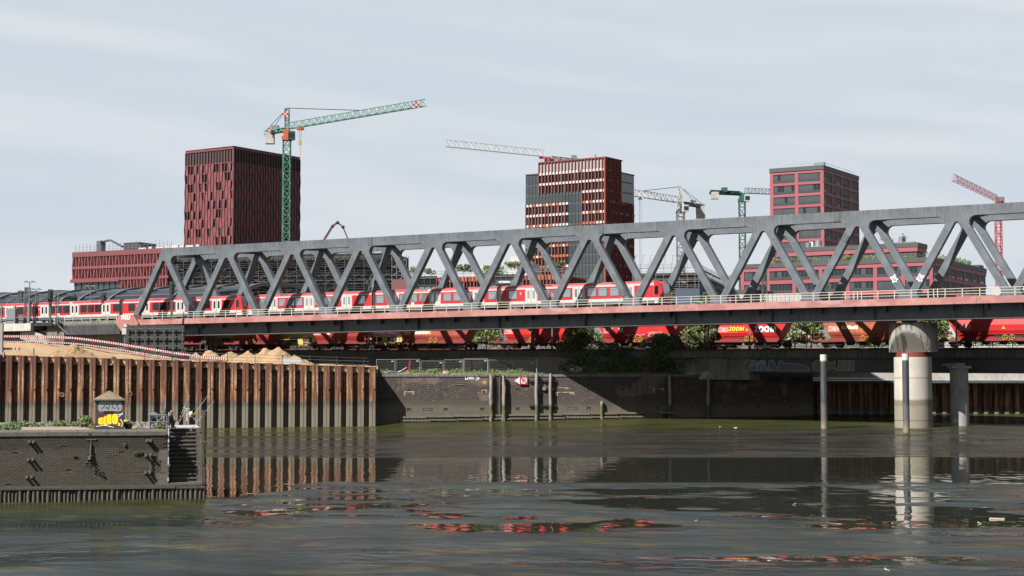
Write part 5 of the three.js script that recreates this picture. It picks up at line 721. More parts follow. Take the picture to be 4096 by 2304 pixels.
{ // red and glass tower in the middle
  const b = building('office_tower', 'brick red and glass office tower with white squares in the middle', 2421, 626, 520, 34 * Math.PI / 180), L = b.left(2102), Rt = b.right(2488), R2 = b.right(2539), H = b.H, r = rng(611), C = 24, cw = L / C, fl = 42.6 * b.metre, t0 = 3.6, rows = 13, hl = H - t0 - 0.3;
  mesh('core', boxAt(-L + 4 * cw, -0.3, -2, H - 0.5, -Rt + 0.3, -0.5), M.concreteDark, b.g); mesh('low_core', [boxAt(-L + 0.3, -L + 4 * cw, -2, hl - 0.6, -Rt, -0.5), boxAt(-L + 0.3, -0.4, -2, hl - 0.8, -R2, -Rt + 0.2)], M.concreteDark, b.g);
  mesh('roof_rim', [boxAt(-L + 4 * cw, 0.1, H - 0.35, H, -0.5, 0.25), boxAt(-0.3, 0.25, H - 0.35, H, -Rt, -0.51)], brick2[1], b.g);
  const kind = (q, c) => { if (q < 0) return c < 4 ? 0 : 's'; if (q < 2) return c < 4 ? 'g' : 'f'; if (q === 2) return c < 17 ? 'g' : 'f'; if (q < 7) return c < 13 ? 'f' : c < 17 ? 'g' : 'f'; return c < 13 ? 'f' : 'g'; };
  for (let c = 0; c < C; c++) { const x0 = -L + c * cw, x1 = x0 + cw; for (let q = -1; q < rows; q++) { const k = kind(q, c), y1 = q < 0 ? H - 0.35 : H - t0 - q * fl, y0 = q < 0 ? H - t0 : y1 - fl; if (!k) continue;
    if (k === 's') { cell('screen_panel', screen, b.front, x0 + cw * 0.3, x1, y0, y1, -0.4, -0.2); cell('fin', brick2[c % 2], b.front, x0, x0 + cw * 0.26, y0, y1, -0.4, 0.2); }
    else if (k === 'f') { cell('fin', brick2[c % 2], b.front, x0, x0 + cw * (0.17 + 0.1 * ((c + q) % 2)), y0, y1, -0.45, 0.2); cell('spandrel', r() < (q > 5 ? 0.3 : q < 2 ? 0.97 : 0.7) ? whitePanel : orangePanel, b.front, x0 + cw * 0.3, x1 - 0.02, y1 - fl * 0.23, y1, -0.4, 0.02); cell('window', r() < 0.25 ? farGlassMid : farGlass, b.front, x0 + cw * 0.3, x1 - 0.04, y0, y1 - fl * 0.23, -0.42, -0.3); }
    else { cell('glazing', farGlassPale, b.front, x0 + 0.06, x1, y0 + 0.1, y1 - 0.75, -0.42, -0.25); cell('glazed_spandrel', mullion, b.front, x0 + 0.06, x1, y1 - 0.75, y1, -0.42, -0.24); cell('mullion', mullion, b.front, x0, x0 + 0.06, y0, y1, -0.42, -0.1); } } }
  cell('corner_fin', brick2[0], b.front, -0.45, 0.1, 0, H, -0.45, 0.22);
  const cs = 12, ws = Rt / cs, c2 = 8, w2 = (R2 - Rt) / c2;
  for (let c = 0; c < cs + c2; c++) { const x0 = c < cs ? c * ws : Rt + (c - cs) * w2, x1 = x0 + (c < cs ? ws : w2), step = c >= cs; for (let q = step ? 0 : -1; q < rows; q++) { const y1 = q < 0 ? H - 0.35 : H - t0 - q * fl, y0 = q < 0 ? H - t0 : y1 - fl; if (step && q < 3) { cell('glazing', farGlassPale, b.side, x0 + 0.08, x1, y0 + 0.2, y1 - 0.2, -0.5, -0.3); continue; } cell('fin', brick2[c % 2], b.side, x0, x0 + ws * 0.3, y0, y1, -0.4, 0.18); cell('window', farGlass, b.side, x0 + ws * 0.32, x1, y0, y1, -0.46, -0.38); if (q >= 0 && r() < 0.5) cell('spandrel', r() < 0.5 ? whitePanel : orangePanel, b.side, x0 + ws * 0.36, x1, y1 - fl * 0.2, y1, -0.4, -0.05); } }
  mesh('glass_wing_roof', boxAt(-L, -L + 4 * cw - 0.02, hl, hl + 0.3, -Rt, 0), mullion, b.g); mesh('step_roof', boxAt(-6, 0, hl - 0.3, hl, -R2, -Rt - 0.05), mullion, b.g); mesh('roof_hood', [box(2.2, 0.8, 1.6, -9, H + 0.4, -5), box(0.3, 1.6, 0.3, -6, H + 0.8, -4), box(3, 0.5, 1.5, -7.6, H + 0.25, -4)], M.galvanised, b.g);
}
{ // low orange office with lettering
  const b = building('office_building', 'low orange and glass office with roof garden and white lettering', 2255, 1093, 428, 20 * Math.PI / 180), H = b.H, L = b.left(1596), Rt = b.right(2345), r = rng(617);
  mesh('core', boxAt(-L + 0.2, -0.2, -2, H - 0.5, -Rt, -0.5), M.concreteDark, b.g); const at = (px) => -b.left(px), top = H - 0.3; const bands = [[1596, 1672, 'f'], [1672, 1746, 'g'], [1746, 1962, 'f'], [1962, 2092, 'g'], [2092, 2255, 'f']];
  for (const [p0, p1, k] of bands) { const x0 = at(p0), x1 = p1 === 2255 ? 0 : at(p1), n = Math.round((x1 - x0) / (k === 'f' ? 0.95 : 1.6)), w = (x1 - x0) / n; for (let c = 0; c < n; c++) { const a = x0 + c * w, e = a + w; if (k === 'f') { cell('fin', brick2[c % 2], b.front, a, a + w * (0.2 + 0.1 * (c % 3)), top - 15, top, -0.4, 0.2); for (let q = 0; q < 3; q++) { const y = top - q * 5; cell('spandrel', r() < 0.75 ? orangePanel : brick2[0], b.front, a + w * 0.42, e - 0.03, y - 1.25, y, -0.38, 0.02); cell('window', farGlass, b.front, a + w * 0.45, e - 0.05, y - 5, y - 1.25, -0.4, -0.3); } } else { cell('mullion', mullion, b.front, a, a + 0.14, top - 15, top + 0.5, -0.4, 0.05); for (let q = 0; q < 4; q++) { const y = top + 0.4 - q * 2.6; cell('glazing', q === 0 ? farGlass : paint(0.16, 0.21, 0.20, 0.3), b.front, a + 0.14, e, y - 2.35, y, -0.38, -0.2); cell('transom', mullion, b.front, a + 0.14, e, y - 2.6, y - 2.35, -0.38, 0.0); } } } }
  for (let c = 0; c < 10; c++) { const a = Rt * c / 10; cell('fin', brick2[c % 2], b.side, a, a + Rt / 10 * 0.35, top - 15, top, -0.4, 0.25); cell('window', farGlass, b.side, a + Rt / 10 * 0.4, a + Rt / 10, top - 5, top - 1.2, -0.45, -0.35); }
  mesh('roof_terrace', boxAt(-L, 0, H - 0.49, H - 0.28, -Rt, 0), M.concreteDark, b.g);
  const posts = []; for (let x = -L; x < 0; x += 3.1) posts.push(box(0.09, 1.5, 0.09, x, H + 0.45, 0)); mesh('roof_railing', [...posts, boxAt(-L, 0, H + 0.55, H + 0.66, -0.05, 0.05), boxAt(-L, 0, H + 1.15, H + 1.26, -0.05, 0.05)], M.galvanised, b.g);
  mesh('roof_house', [boxAt(at(1845), at(1900), H - 0.3, H + 3.2, -14, -8), boxAt(at(1990), at(2090), H - 0.3, H + 3.4, -14, -7), boxAt(at(2000), at(2042), H + 3.4, H + 5.4, -12, -8)], M.white, b.g);
  const sx = at(1995), sx2 = at(2056); mesh('sign_board', boxAt(sx - 0.6, at(2064), b.yOf(1131), b.yOf(1114), 0.06, 0.16), mullion, b.g);
  decal('sign_lettering', printMaterial(512, 80, (g) => { g.clearRect(0, 0, 512, 80); g.fillStyle = '#f2f4f2'; g.font = '72px sans-serif'; g.fillText('VATTENFALL', 4, 66, 430); g.fillStyle = '#e7c51c'; g.beginPath(); g.arc(474, 40, 30, Math.PI, 2 * Math.PI); g.fill(); g.fillStyle = '#3f74b8'; g.beginPath(); g.arc(474, 42, 30, 0, Math.PI); g.fill(); }), b.g, sx2 - sx, 0.75, (sx + sx2) / 2, b.yOf(1122.5), 0.18);
  const pl = []; for (const [p0, p1, y, hh, z] of [[1905, 1955, 0.2, 3.0, -6], [1930, 1975, 0.5, 2.6, -6.5], [1990, 2060, 3.0, 1.0, -7], [2050, 2090, 3.0, 0.9, -7]]) for (let k = 0; k < 6; k++) { const x = at(p0 + (p1 - p0) * (k + 0.5) / 6); pl.push([V(x, H + y + hh * 0.4, z), 1.1, hh * 0.55, 1.2, 90, 0.28, k % 2 ? G2 : G3]); }
  addLeaves('roof_planting', { blobs: pl, seed: 619 }, b.g);
  for (const [px, hh] of [[1648, 2.7], [1705, 2.2], [1830, 2.6], [1858, 3.0], [2230, 3.2], [2190, 2.0]]) { const x = at(px), bl = []; for (let k = 0; k < 5; k++) bl.push([V(x + (r() - 0.5) * 2.4, H + hh * (0.5 + 0.5 * r()), -2.5 + r()), 0.8, 0.55, 0.8, 70, 0.26, G1]); addLeaves('roof_tree', { blobs: bl, seed: 621 + px }, b.g); }
}
{ // dark red hotel at left
  const b = building('hotel_building', 'low dark red building with slanting window ribs behind the station', 676, 991, 420, 28 * Math.PI / 180), H = b.H, L = b.left(291), Rt = 30, C = 31, cw = L / C, fl = 50.5 * b.metre, r = rng(623);
  mesh('core', boxAt(-L + 0.2, -0.1, -2, H - 0.4, -Rt, -0.5), M.concreteDark, b.g); cell('parapet', claret[1], b.front, -L, 0, H - 1.35, H, -0.5, 0.25); mesh('roof', boxAt(-L, 0, H - 0.4, H - 0.2, -Rt, -0.5), M.concreteDark, b.g);
  const cut = 14.5;
  for (let q = 0; q < 4; q++) { const y1 = H - 1.35 - q * fl, y0 = y1 - fl; const xs = q >= 2 ? -L + L * 0.5 : -L; if (q < 4) cell('spandrel', claret[q % 3], b.front, xs, 0, y0, y0 + 0.75, -0.45, 0.22); for (let c = 0; c < C; c++) { const x = -L + c * cw; if (x < xs - 0.01) continue; cell('window', farGlass, b.front, x + cw * 0.36, x + cw, y0 + 0.75, y1, -0.45, -0.4); const s = ((c + q) % 2 ? 1 : -1) * cw * 0.10; mesh('rib', [prism([[x + s, y0 + 0.75], [x + cw * 0.36 + s, y0 + 0.75], [x + cw * 0.36 - s, y1], [x - s, y1]], -0.44, 0.14), prism([[x + cw * 0.5 - s, y0 + 0.75], [x + cw * 0.6 - s, y0 + 0.75], [x + cw * 0.6 + s, y1], [x + cw * 0.5 + s, y1]], -0.44, 0.05)], claret[(c + q) % 3], b.front); } }
  { const xs = -L, xe = -L + L * 0.5, y1 = H - 1.35 - 2 * fl; for (let c = 0; c < 8; c++) { const x = xs + 0.8 + (xe - xs - 0.8) * c / 8, e = xs + 0.8 + (xe - xs - 0.8) * (c + 1) / 8; cell('glazing', farGlassPale, b.front, x + 0.12, e, y1 - 9, y1 - 0.3, -0.5, -0.42); cell('mullion', mullion, b.front, x, x + 0.12, y1 - 9, y1 - 0.3, -0.5, -0.2); } cell('window_head', claret[0], b.front, xs - 0.5, xe, y1 - 0.3, y1 + 0.55, -0.45, 0.3); }
  mesh('roof_plant', [boxAt(-L * 0.60, -L * 0.44, H, H + 2.4, -12, -5), boxAt(-L * 0.47, -L * 0.39, H, H + 1.7, -9, -4)], M.dark, b.g);
  mesh('roof_duct', [boxAt(-L * 0.86, -L * 0.815, H - 0.4, H + 3.2, -6, -4), bar(V(-L * 0.83, H + 3.0, -5), V(-L * 0.74, H + 3.3, -5), 0.4, 0.8), bar(V(-L * 0.74, H + 3.3, -5), V(-L * 0.61, H + 1.4, -5), 0.4, 0.8)], M.girder, b.g);
  const sc = []; for (let k = 0; k < 26; k++) { const x = -L + L * k / 25; sc.push(box(0.07, 1.9 + r() * 1.2, 0.07, x, H + 0.9, -1)); } for (const t of [0.6, 1.2]) sc.push(boxAt(-L, 0, H + t, H + t + 0.06, -1.03, -0.97)); mesh('roof_guardrail', sc, M.galvanised, b.g);
  const cl = []; for (let k = 0; k < 9; k++) cl.push(box(1 + r() * 1.6, 0.5 + r() * 0.8, 1, -L * 0.36 + k * 2.2, H + 0.3, -3 - r() * 2)); mesh('roof_clutter', cl, M.white, b.g);
}
function scaffold(par, x0, x1, y0, y1, z, dx, dy, m, boards, r) { const v = [], h = []; for (let x = x0; x <= x1 + 0.01; x += dx) { v.push(box(0.12, y1 - y0 + r() * 1.4, 0.12, x, (y0 + y1) / 2 + 0.4, z)); } for (let y = y0 + dy; y <= y1 + 0.01; y += dy) { mesh('scaffold_deck', [boxAt(x0, x1, y - 0.11, y, z - 0.9, z + 0.1)], boards, par); h.push(boxAt(x0, x1, y + 0.5, y + 0.58, z - 0.04, z + 0.04), boxAt(x0, x1, y + 1.0, y + 1.08, z - 0.04, z + 0.04)); } mesh('scaffold_standards', v, m, par); mesh('scaffold_rails', h, m, par); const d = []; for (let x = x0; x + dx * 2 <= x1; x += dx * 4) for (let y = y0 + dy; y + dy <= y1; y += dy * 1) { if (r() < 0.6) d.push(bar(V(x, y, z + 0.08), V(x + dx * 2, y + dy, z + 0.08), 0.09)); } if (d.length) mesh('scaffold_brace', d, m, par); }
{ // netted building behind the left half of the truss
  const b = building('scaffolded_building', 'grey netted building under scaffolding behind the truss at left', 1560, 1006, 410, 10 * Math.PI / 180), H = b.H, L = b.left(695), r = rng(631);
  mesh('shell', boxAt(-L, 0, -2, H - 0.2, -20, -1.6), textured(colourTexture(256, 256, 12, 12, (u, v) => mixc([0.03, 0.03, 0.033], [0.055, 0.053, 0.056], fbm(u, v, 8, 8, 4, 633))), 0.9), b.g);
  const dk = paint(0.022, 0.023, 0.026, 0.5), wing = paint(0.06, 0.06, 0.065, 0.7), n = Math.round(L / 1.9); let cnt = 0;
  for (let q = 0; q < 6; q++) for (let c = 0; c < n; c++) { const x = -L + c * L / n, y = H - 3.4 - q * 3.05; if (cnt++ < 290) { cell('window', r() < 0.3 ? wing : dk, b.front, x + 0.35, x + 1.45, y, y + 2.0, -1.6, -1.5); } if (q < 6 && c % 2) cell('balcony', wing, b.front, x + 0.2, x + 3.2, y - 0.65, y - 0.2, -1.6, -1.1); }
  scaffold(b.front, -L, 0, H - 22, H, -0.4, 2.5, 2.05, paint(0.06, 0.059, 0.058, 0.8), paint(0.03, 0.029, 0.028, 0.9), r);
  { const w = 0.35, nets = []; mesh('roof_guardrail', [boxAt(-L, 0, H + 1.0, H + 1.08, -0.5, -0.42), boxAt(-L * 0.6, -L * 0.05, H + 0.3, H + 0.36, -2, -1.4)], M.galvanised, b.g); }
  mesh('stair_tower', (() => { const g = []; for (let y = H - 20; y < H - 2; y += 2) { g.push(boxAt(0.4, 4.2, y, y + 0.12, -2.4, 0)); g.push(bar(V(0.5, y, -0.2), V(4, y + 2, -0.2), 0.14), bar(V(4, y, -1.6), V(0.5, y + 2, -1.6), 0.14)); } for (const x of [0.5, 1.7, 3.0, 4.2]) for (const z of [0, -2.4]) g.push(box(0.12, 20, 0.12, x, H - 11, z)); return g; })(), paint(0.17, 0.17, 0.175, 0.5), b.g);
  mesh('hoarding', boxAt(0.6, 4.6, H - 22, H - 7, 0.2, 0.3), paint(0.16, 0.05, 0.045, 0.7), b.g);
  mesh('roof_material', [box(3, 0.7, 1.4, -L * 0.18, H - 0.2, -3), box(2, 1.1, 1, -L * 0.12, H, -3), box(4, 0.5, 1.4, -L * 0.06, H - 0.2, -3), box(1.6, 0.9, 1, -L * 0.42, H - 0.1, -3)], M.white, b.g);
  const wk = P(1451, 1018, 408); // a worker on the scaffold
  const man = thing('person', 'worker in bright yellow vest on the scaffold top', 'person', V(wk.x, wk.y - 0.55, wk.z)); mesh('legs', [rod(V(-0.1, 0, 0), V(-0.1, 0.85, 0), 0.09, 0.11), rod(V(0.1, 0, 0), V(0.1, 0.85, 0), 0.09, 0.11)], M.dark, man); mesh('vest', [rod(V(0, 0.8, 0), V(0, 1.45, 0), 0.19, 0.24, 10), rod(V(-0.26, 1.4, 0), V(-0.32, 0.9, 0.1), 0.08), rod(V(0.26, 1.4, 0), V(0.32, 0.9, 0.1), 0.08)], paint(0.55, 0.62, 0.02, 0.6), man); mesh('head', new THREE.SphereGeometry(0.13, 12, 10).translate(0, 1.63, 0), paint(0.42, 0.26, 0.19, 0.7), man); mesh('helmet', new THREE.SphereGeometry(0.15, 12, 8, 0, 7, 0, 1.5).translate(0, 1.67, 0), M.white, man);
}
{ // scaffolded shell in the middle right
  const boards = paint(0.24, 0.205, 0.16, 0.8), net = paint(0.045, 0.075, 0.14, 0.8), b = building('scaffolded_building', 'building shell wrapped in open scaffolding right of the glass tower', 2795, 1057, 500, 14 * Math.PI / 180), H = b.H, L = b.left(2530), Rt = b.right(2913), r = rng(641);
  mesh('shell', boxAt(-L, -0.3, -2, H - 2.4, -Rt, -2.2), paint(0.07, 0.068, 0.064, 0.9), b.g); for (let q = 0; q < 7; q++) { cell('floor_slab', M.concrete, b.front, -L, 0, H - 3.4 - q * 3.3, H - 3.0 - q * 3.3, -2.2, -1.7); for (let c = 0; c < 11; c++) { const x = -L + c * L / 11; if (r() < 0.7) cell('opening_shade_panel', M.black, b.front, x + 0.4, x + 1.5, H - 6 - q * 3.3, H - 3.7 - q * 3.3, -2.2, -2.1); if (r() < 0.4) cell('stacked_material', M.white, b.front, x, x + 1.4, H - 6 - q * 3.3, H - 5.1 - q * 3.3, -1.6, -1.1); } }  // black plates on the shell paint the dark of unglazed openings
  scaffold(b.front, -L, 0, H - 24, H, 0, 2.4, 2.1, M.galvanised, boards, r); scaffold(b.side, 0, Rt, H - 24, H - 0.5, 0, 2.6, 2.1, M.galvanised, boards, r);
  mesh('blue_net', [boxAt(-7.2, 0.25, H - 24, H - 7.5, 0.2, 0.24)], net, b.g); mesh('blue_net', [boxAt(0.25, 0.29, H - 24, H - 6.5, -Rt * 0.8, 0.2)], net, b.g);
  const pr = []; for (let k = 0; k < 9; k++) { const x = -L + 1 + k * L / 9; pr.push(box(0.12, 2.6, 0.12, x, H + 1.6, 0), box(0.8, 0.12, 0.12, x + 0.35, H + 2.9, 0)); } mesh('top_brackets', pr, M.galvanised, b.g); mesh('red_toe_board', [boxAt(-L, -8, H - 12.7, H - 12.4, 0.12, 0.2), boxAt(-14, -6, H - 19.0, H - 18.7, 0.12, 0.2)], paint(0.32, 0.05, 0.03, 0.7), b.g);
  const y = building('formwork_deck', 'yellow formwork deck of a far building site', 2950, 1098, 540, 14 * Math.PI / 180), LL = y.left(2915); mesh('deck', boxAt(-LL, 6, y.H - 0.9, y.H, -10, 0), paint(0.42, 0.25, 0.04, 0.7), y.g); mesh('props', [0, 1, 2, 3, 4, 5, 6].map((k) => box(0.25, 12, 0.25, -LL + k * 1.6, y.H - 6.5, -1)), M.galvanised, y.g); mesh('slab', boxAt(-LL, 6, y.H - 6, y.H - 5, -10, 0.2), M.concreteDark, y.g);
}
const rose = [paint(0.31, 0.065, 0.085, 0.6), paint(0.29, 0.058, 0.077, 0.6)], slate = paint(0.045, 0.05, 0.054, 0.6), frameGrey = paint(0.07, 0.075, 0.08, 0.5);
const paneR = rng(671), paneMix = (g) => { const q = paneR(); return q < 0.6 ? g : q < 0.78 ? farGlass : q < 0.92 ? farGlassMid : farGlassPale; };
function strip(face, x0, x1, y0, y1, n, glass, par) { // one band window of n panes with frame
  cell('window_frame', frameGrey, face, x0, x1, y0, y1, -0.34, -0.26); const w = (x1 - x0 - 0.24) / n; for (let k = 0; k < n; k++) { const a = x0 + 0.12 + k * w; cell('pane', paneMix(glass), face, a + 0.07, a + w - 0.07, y0 + (y1 - y0) * 0.3, y1 - 0.14, -0.3, -0.22); cell('lower_pane', farGlassPale, face, a + 0.07, a + w - 0.07, y0 + 0.12, y0 + (y1 - y0) * 0.27, -0.3, -0.2); } }
{ // rose tower on the right
  const b = building('office_tower', 'rose pink office tower with wide ribbon windows on the right', 3294, 660, 520, 31 * Math.PI / 180), H = b.H, L = b.left(3079), Rt = b.right(3435), fl = 46.2 * b.metre, r = rng(651), rows = 9;
  mesh('core', boxAt(-L + 0.2, -0.2, -2, H - 0.3, -Rt + 0.2, -0.35), M.concreteDark, b.g); mesh('dark_parapet', [boxAt(-L - 0.1, 0.1, H - 1.3, H, -0.6, 0.2), boxAt(-0.6, 0.12, H - 1.3, H, -Rt, -0.61)], slate, b.g); mesh('roof', boxAt(-L, -0.6, H - 0.7, H - 0.4, -Rt, -0.6), slate, b.g);
  mesh('roof_railing', [boxAt(-L * 0.7, 0, H + 0.9, H + 0.97, -0.5, -0.44), boxAt(-0.4, -0.33, H + 0.9, H + 0.97, -Rt * 0.9, 0), boxAt(-4, -0.5, H, H + 1.2, -3, -2)], M.galvanised, b.g);
  const bays = [[-L + 1.2, -L * 0.5 - 0.6], [-L * 0.5 + 0.6, -1.1]];
  for (let q = 0; q < rows; q++) { const y1 = H - 1.3 - q * fl; cell('band', rose[q % 2], b.front, -L, 0, y1 - 0.85, y1, -0.35, 0); for (const [x0, x1] of bays) strip(b.front, x0, x1, y1 - fl + 0.1, y1 - 0.85, 6, farGlassMid); for (const [x0, x1] of [[-L, bays[0][0]], [bays[0][1], bays[1][0]], [bays[1][1], 0]]) cell('pier', rose[(q + 1) % 2], b.front, x0, x1, y1 - fl, y1 - 0.85, -0.35, -0.005); cell('band', rose[q % 2], b.side, 0, Rt, y1 - 0.85, y1, -0.35, -0.003); for (let c = 0; c < 4; c++) { const w = Rt / 4, x0 = c * w; strip(b.side, x0 + 0.35, x0 + w - 0.75, y1 - fl + 0.1, y1 - 0.85, 4, farGlassPale); cell('pier', rose[c % 2], b.side, x0 + w - 0.75, x0 + w + (c < 3 ? 0.35 : 0), y1 - fl, y1 - 0.85, -0.35, -0.006); } }
  cell('blind', M.white, b.front, bays[1][0] + 3.3, bays[1][0] + 4.7, H - 1.3 - 6 * fl - 2.6, H - 1.3 - 6 * fl - 1.0, -0.2, -0.15);
}
{ // rose podium in front
  const b = building('office_building', 'wide rose pink office block with roof gardens below the rose tower', 3730, 1028, 440, 31 * Math.PI / 180), H = b.H, L = b.left(2962), Rt = b.right(3945), fl = 55 * b.metre, r = rng(661), xl = (px) => -b.left(px);
  mesh('core', boxAt(-L + 0.2, -0.2, -2, H - 0.4, -Rt + 0.2, -0.35), M.concreteDark, b.g); const x32 = xl(3240);
  mesh('dark_parapet', [boxAt(x32 - 22, 0.1, H - 1.2, H, -0.6, 0.15), boxAt(-0.6, 0.15, H - 1.2, H, -Rt, -0.61)], slate, b.g); mesh('roof', boxAt(-L, -0.6, H - 0.9, H - 0.6, -Rt, -0.6), slate, b.g);
  const bay = 117 * b.metre / Math.cos(31 * Math.PI / 180) * 1.0, nb = Math.ceil(L / bay);
  for (let q = 0; q < 4; q++) { const y1 = H - 1.2 - q * fl; cell('band', rose[q % 2], b.front, -L, 0, y1 - 1.05, y1, -0.35, 0); for (let k = 0; k < nb; k++) { const x1 = -0.8 - k * (L - 0.8) / nb, x0 = x1 - (L - 0.8) / nb + 1.05; strip(b.front, x0, x1, y1 - fl + 0.12, y1 - 1.05, 6, farGlass); cell('pier', rose[(q + k) % 2], b.front, x0 - 1.05, x0, y1 - fl, y1 - 1.05, -0.35, -0.005); } cell('pier', rose[q % 2], b.front, -0.8, 0, y1 - fl, y1 - 1.05, -0.35, -0.005); cell('band', rose[q % 2], b.side, 0, Rt, y1 - 1.05, y1, -0.35, -0.003); for (let c = 0; c < 7; c++) { const w = Rt / 7, x0 = c * w; strip(b.side, x0 + 0.5, x0 + w - 0.5, y1 - fl + 0.12, y1 - 1.05, 4, farGlassPale); cell('pier', rose[c % 2], b.side, x0 - (c ? 0.5 : 0), x0 + 0.5, y1 - fl, y1 - 1.05, -0.35, -0.006); } }
  // set-back terrace storey
  const T0 = xl(3080), T1 = xl(3640); mesh('terrace_wall', boxAt(T0, T1, H - 0.6, H + 2.2, -14, -6), slate, b.g); mesh('terrace_band', boxAt(T0 - 0.3, T1 + 0.3, H + 2.2, H + 3.4, -14.2, -5.7), rose[0], b.g); mesh('terrace_roof', boxAt(T0 - 0.4, T1 + 0.5, H + 3.4, H + 4.6, -14.3, -5.6), slate, b.g);
  mesh('roof_fan', [new THREE.CylinderGeometry(0.9, 1.1, 2, 12).translate(T0 + 11, H + 5.6, -9), new THREE.CylinderGeometry(0.8, 0.8, 1.6, 12).translate(T0 + 8, H + 5.4, -9), boxAt(T0 + 9, T0 + 13, H + 4.6, H + 5.0, -10, -8), boxAt(xl(3540), xl(3620), H + 4.6, H + 5.1, -10, -8), new THREE.CylinderGeometry(0.9, 1.1, 2, 12).translate(xl(3568), H + 5.7, -9)], M.galvanised, b.g);
  const bl = []; for (let k = 0; k < 46; k++) { const x = T0 + (0 - T0) * r(); bl.push([V(x, H + 0.3 + r() * 0.7, -2.5 - r() * 2), 0.8 + r(), 0.5 + r() * 0.8, 0.9, 50, 0.24, r() < 0.5 ? G1 : G2]); } for (let k = 0; k < 26; k++) { const z = -Rt * (0.25 + 0.6 * r()); bl.push([V(-1.5 - r() * 2, H + 0.4 + r() * 0.7, z), 0.8, 0.6 + r() * 0.7, 1.2, 50, 0.24, r() < 0.5 ? G1 : G2]); } for (let k = 0; k < 14; k++) { const x = xl(3440 + 200 * r()); bl.push([V(x, H + 5.4 + r() * 1.8, -8), 0.6, 0.9, 0.6, 26, 0.18, G1]); } addLeaves('roof_planting', { blobs: bl, seed: 667 }, b.g);
  mesh('roof_box', boxAt(-3, -0.6, H, H + 0.9, -Rt * 0.99, -Rt * 0.9), slate, b.g);
  // lower wing at the left
  const w = building('office_building', 'lower rose pink wing left of the wide rose block', 3000, 1158, 425, 31 * Math.PI / 180), WL = w.left(2912), WH = w.H; mesh('core', boxAt(-WL, 1, -2, WH - 0.3, -14, -0.35), M.concreteDark, w.g); mesh('dark_parapet', boxAt(-WL, 1, WH - 1.0, WH, -14, 0.1), slate, w.g); for (let q = 0; q < 3; q++) { const y1 = WH - 1.0 - q * fl; cell('band', rose[q % 2], w.front, -WL, 1, y1 - 1.0, y1, -0.35, 0); cell('pier', rose[q % 2], w.front, -WL, -WL + 0.8, y1 - fl, y1 - 1.0, -0.35, -0.005); strip(w.front, -WL + 0.8, 1, y1 - fl + 0.1, y1 - 1.0, 5, farGlass); }
  for (const [k, px] of [[0, 2975], [1, 3090], [2, 3175], [3, 3260]].values()) { const c = P(px, 1200, 330), t = thing('white_container', ['white site hoarding behind the truss foot, leftmost', 'white site hoarding behind the railing, second', 'white site hoarding behind the railing, third', 'white site hoarding behind the railing, rightmost'][k], 'hoarding', V(c.x, c.y, c.z), 0, 'white hoardings behind the bridge railing'); const n = [3, 5, 5, 2][k]; for (let q = 0; q < n; q++) put('white_board', UNIT, whitePanel, t, (q - n / 2) * 0.85, 0.35, 0, 0.75, 1.5, 0.1); mesh('rail_frame', [boxAt(-n / 2 * 0.85 - 0.5, n / 2 * 0.85, -1.45, -1.3, -0.1, 0), boxAt(-n / 2 * 0.85 - 0.5, n / 2 * 0.85, -6, -5.8, -0.1, 0), box(0.2, 5, 0.2, 0, -3.6, -0.2)], M.dark, t); }
  const wh = P(4075, 1140, 420); const ws = thing('white_building', 'small white building end seen at the far right', 'building', V(wh.x, GROUND, wh.z)); mesh('wall', boxAt(-16, 30, 0, wh.y - GROUND - 3.2, -12, 0), M.white, ws); mesh('upper_wall', boxAt(-3.5, 6, wh.y - GROUND - 3.2, wh.y - GROUND, -12, -0.5), M.white, ws); mesh('pink_rail', boxAt(-16, 30, wh.y - GROUND - 3.2, wh.y - GROUND - 2.6, 0, 0.1), paint(0.5, 0.12, 0.13, 0.6), ws);
}
// ---------------------------------------------------------------- tower cranes
function lattice(p, q, up, w, h, n, t, tri = false) { // lattice boom of square or triangular section
  const g = [], d = V(0, 0, 0).subVectors(q, p), s = V(0, 0, 0).crossVectors(d, up).normalize(), uu = up.clone().normalize(), c = tri ? [[-1, 0], [1, 0], [0, 1]] : [[-1, -1], [1, -1], [1, 1], [-1, 1]];
  const pt = (k, f) => p.clone().addScaledVector(d, f).addScaledVector(s, c[k][0] * w / 2).addScaledVector(uu, tri ? c[k][1] * h : c[k][1] * h / 2);
  for (let k = 0; k < c.length; k++) g.push(bar(pt(k, 0), pt(k, 1), t * 1.35)); for (let i = 0; i < n; i++) for (let k = 0; k < c.length; k++) { const k2 = (k + 1) % c.length; g.push(bar(pt(i % 2 ? k : k2, i / n), pt(i % 2 ? k2 : k, (i + 1) / n), t)); g.push(bar(pt(k, i / n), pt(k2, i / n), t * 0.8)); } return g;
}
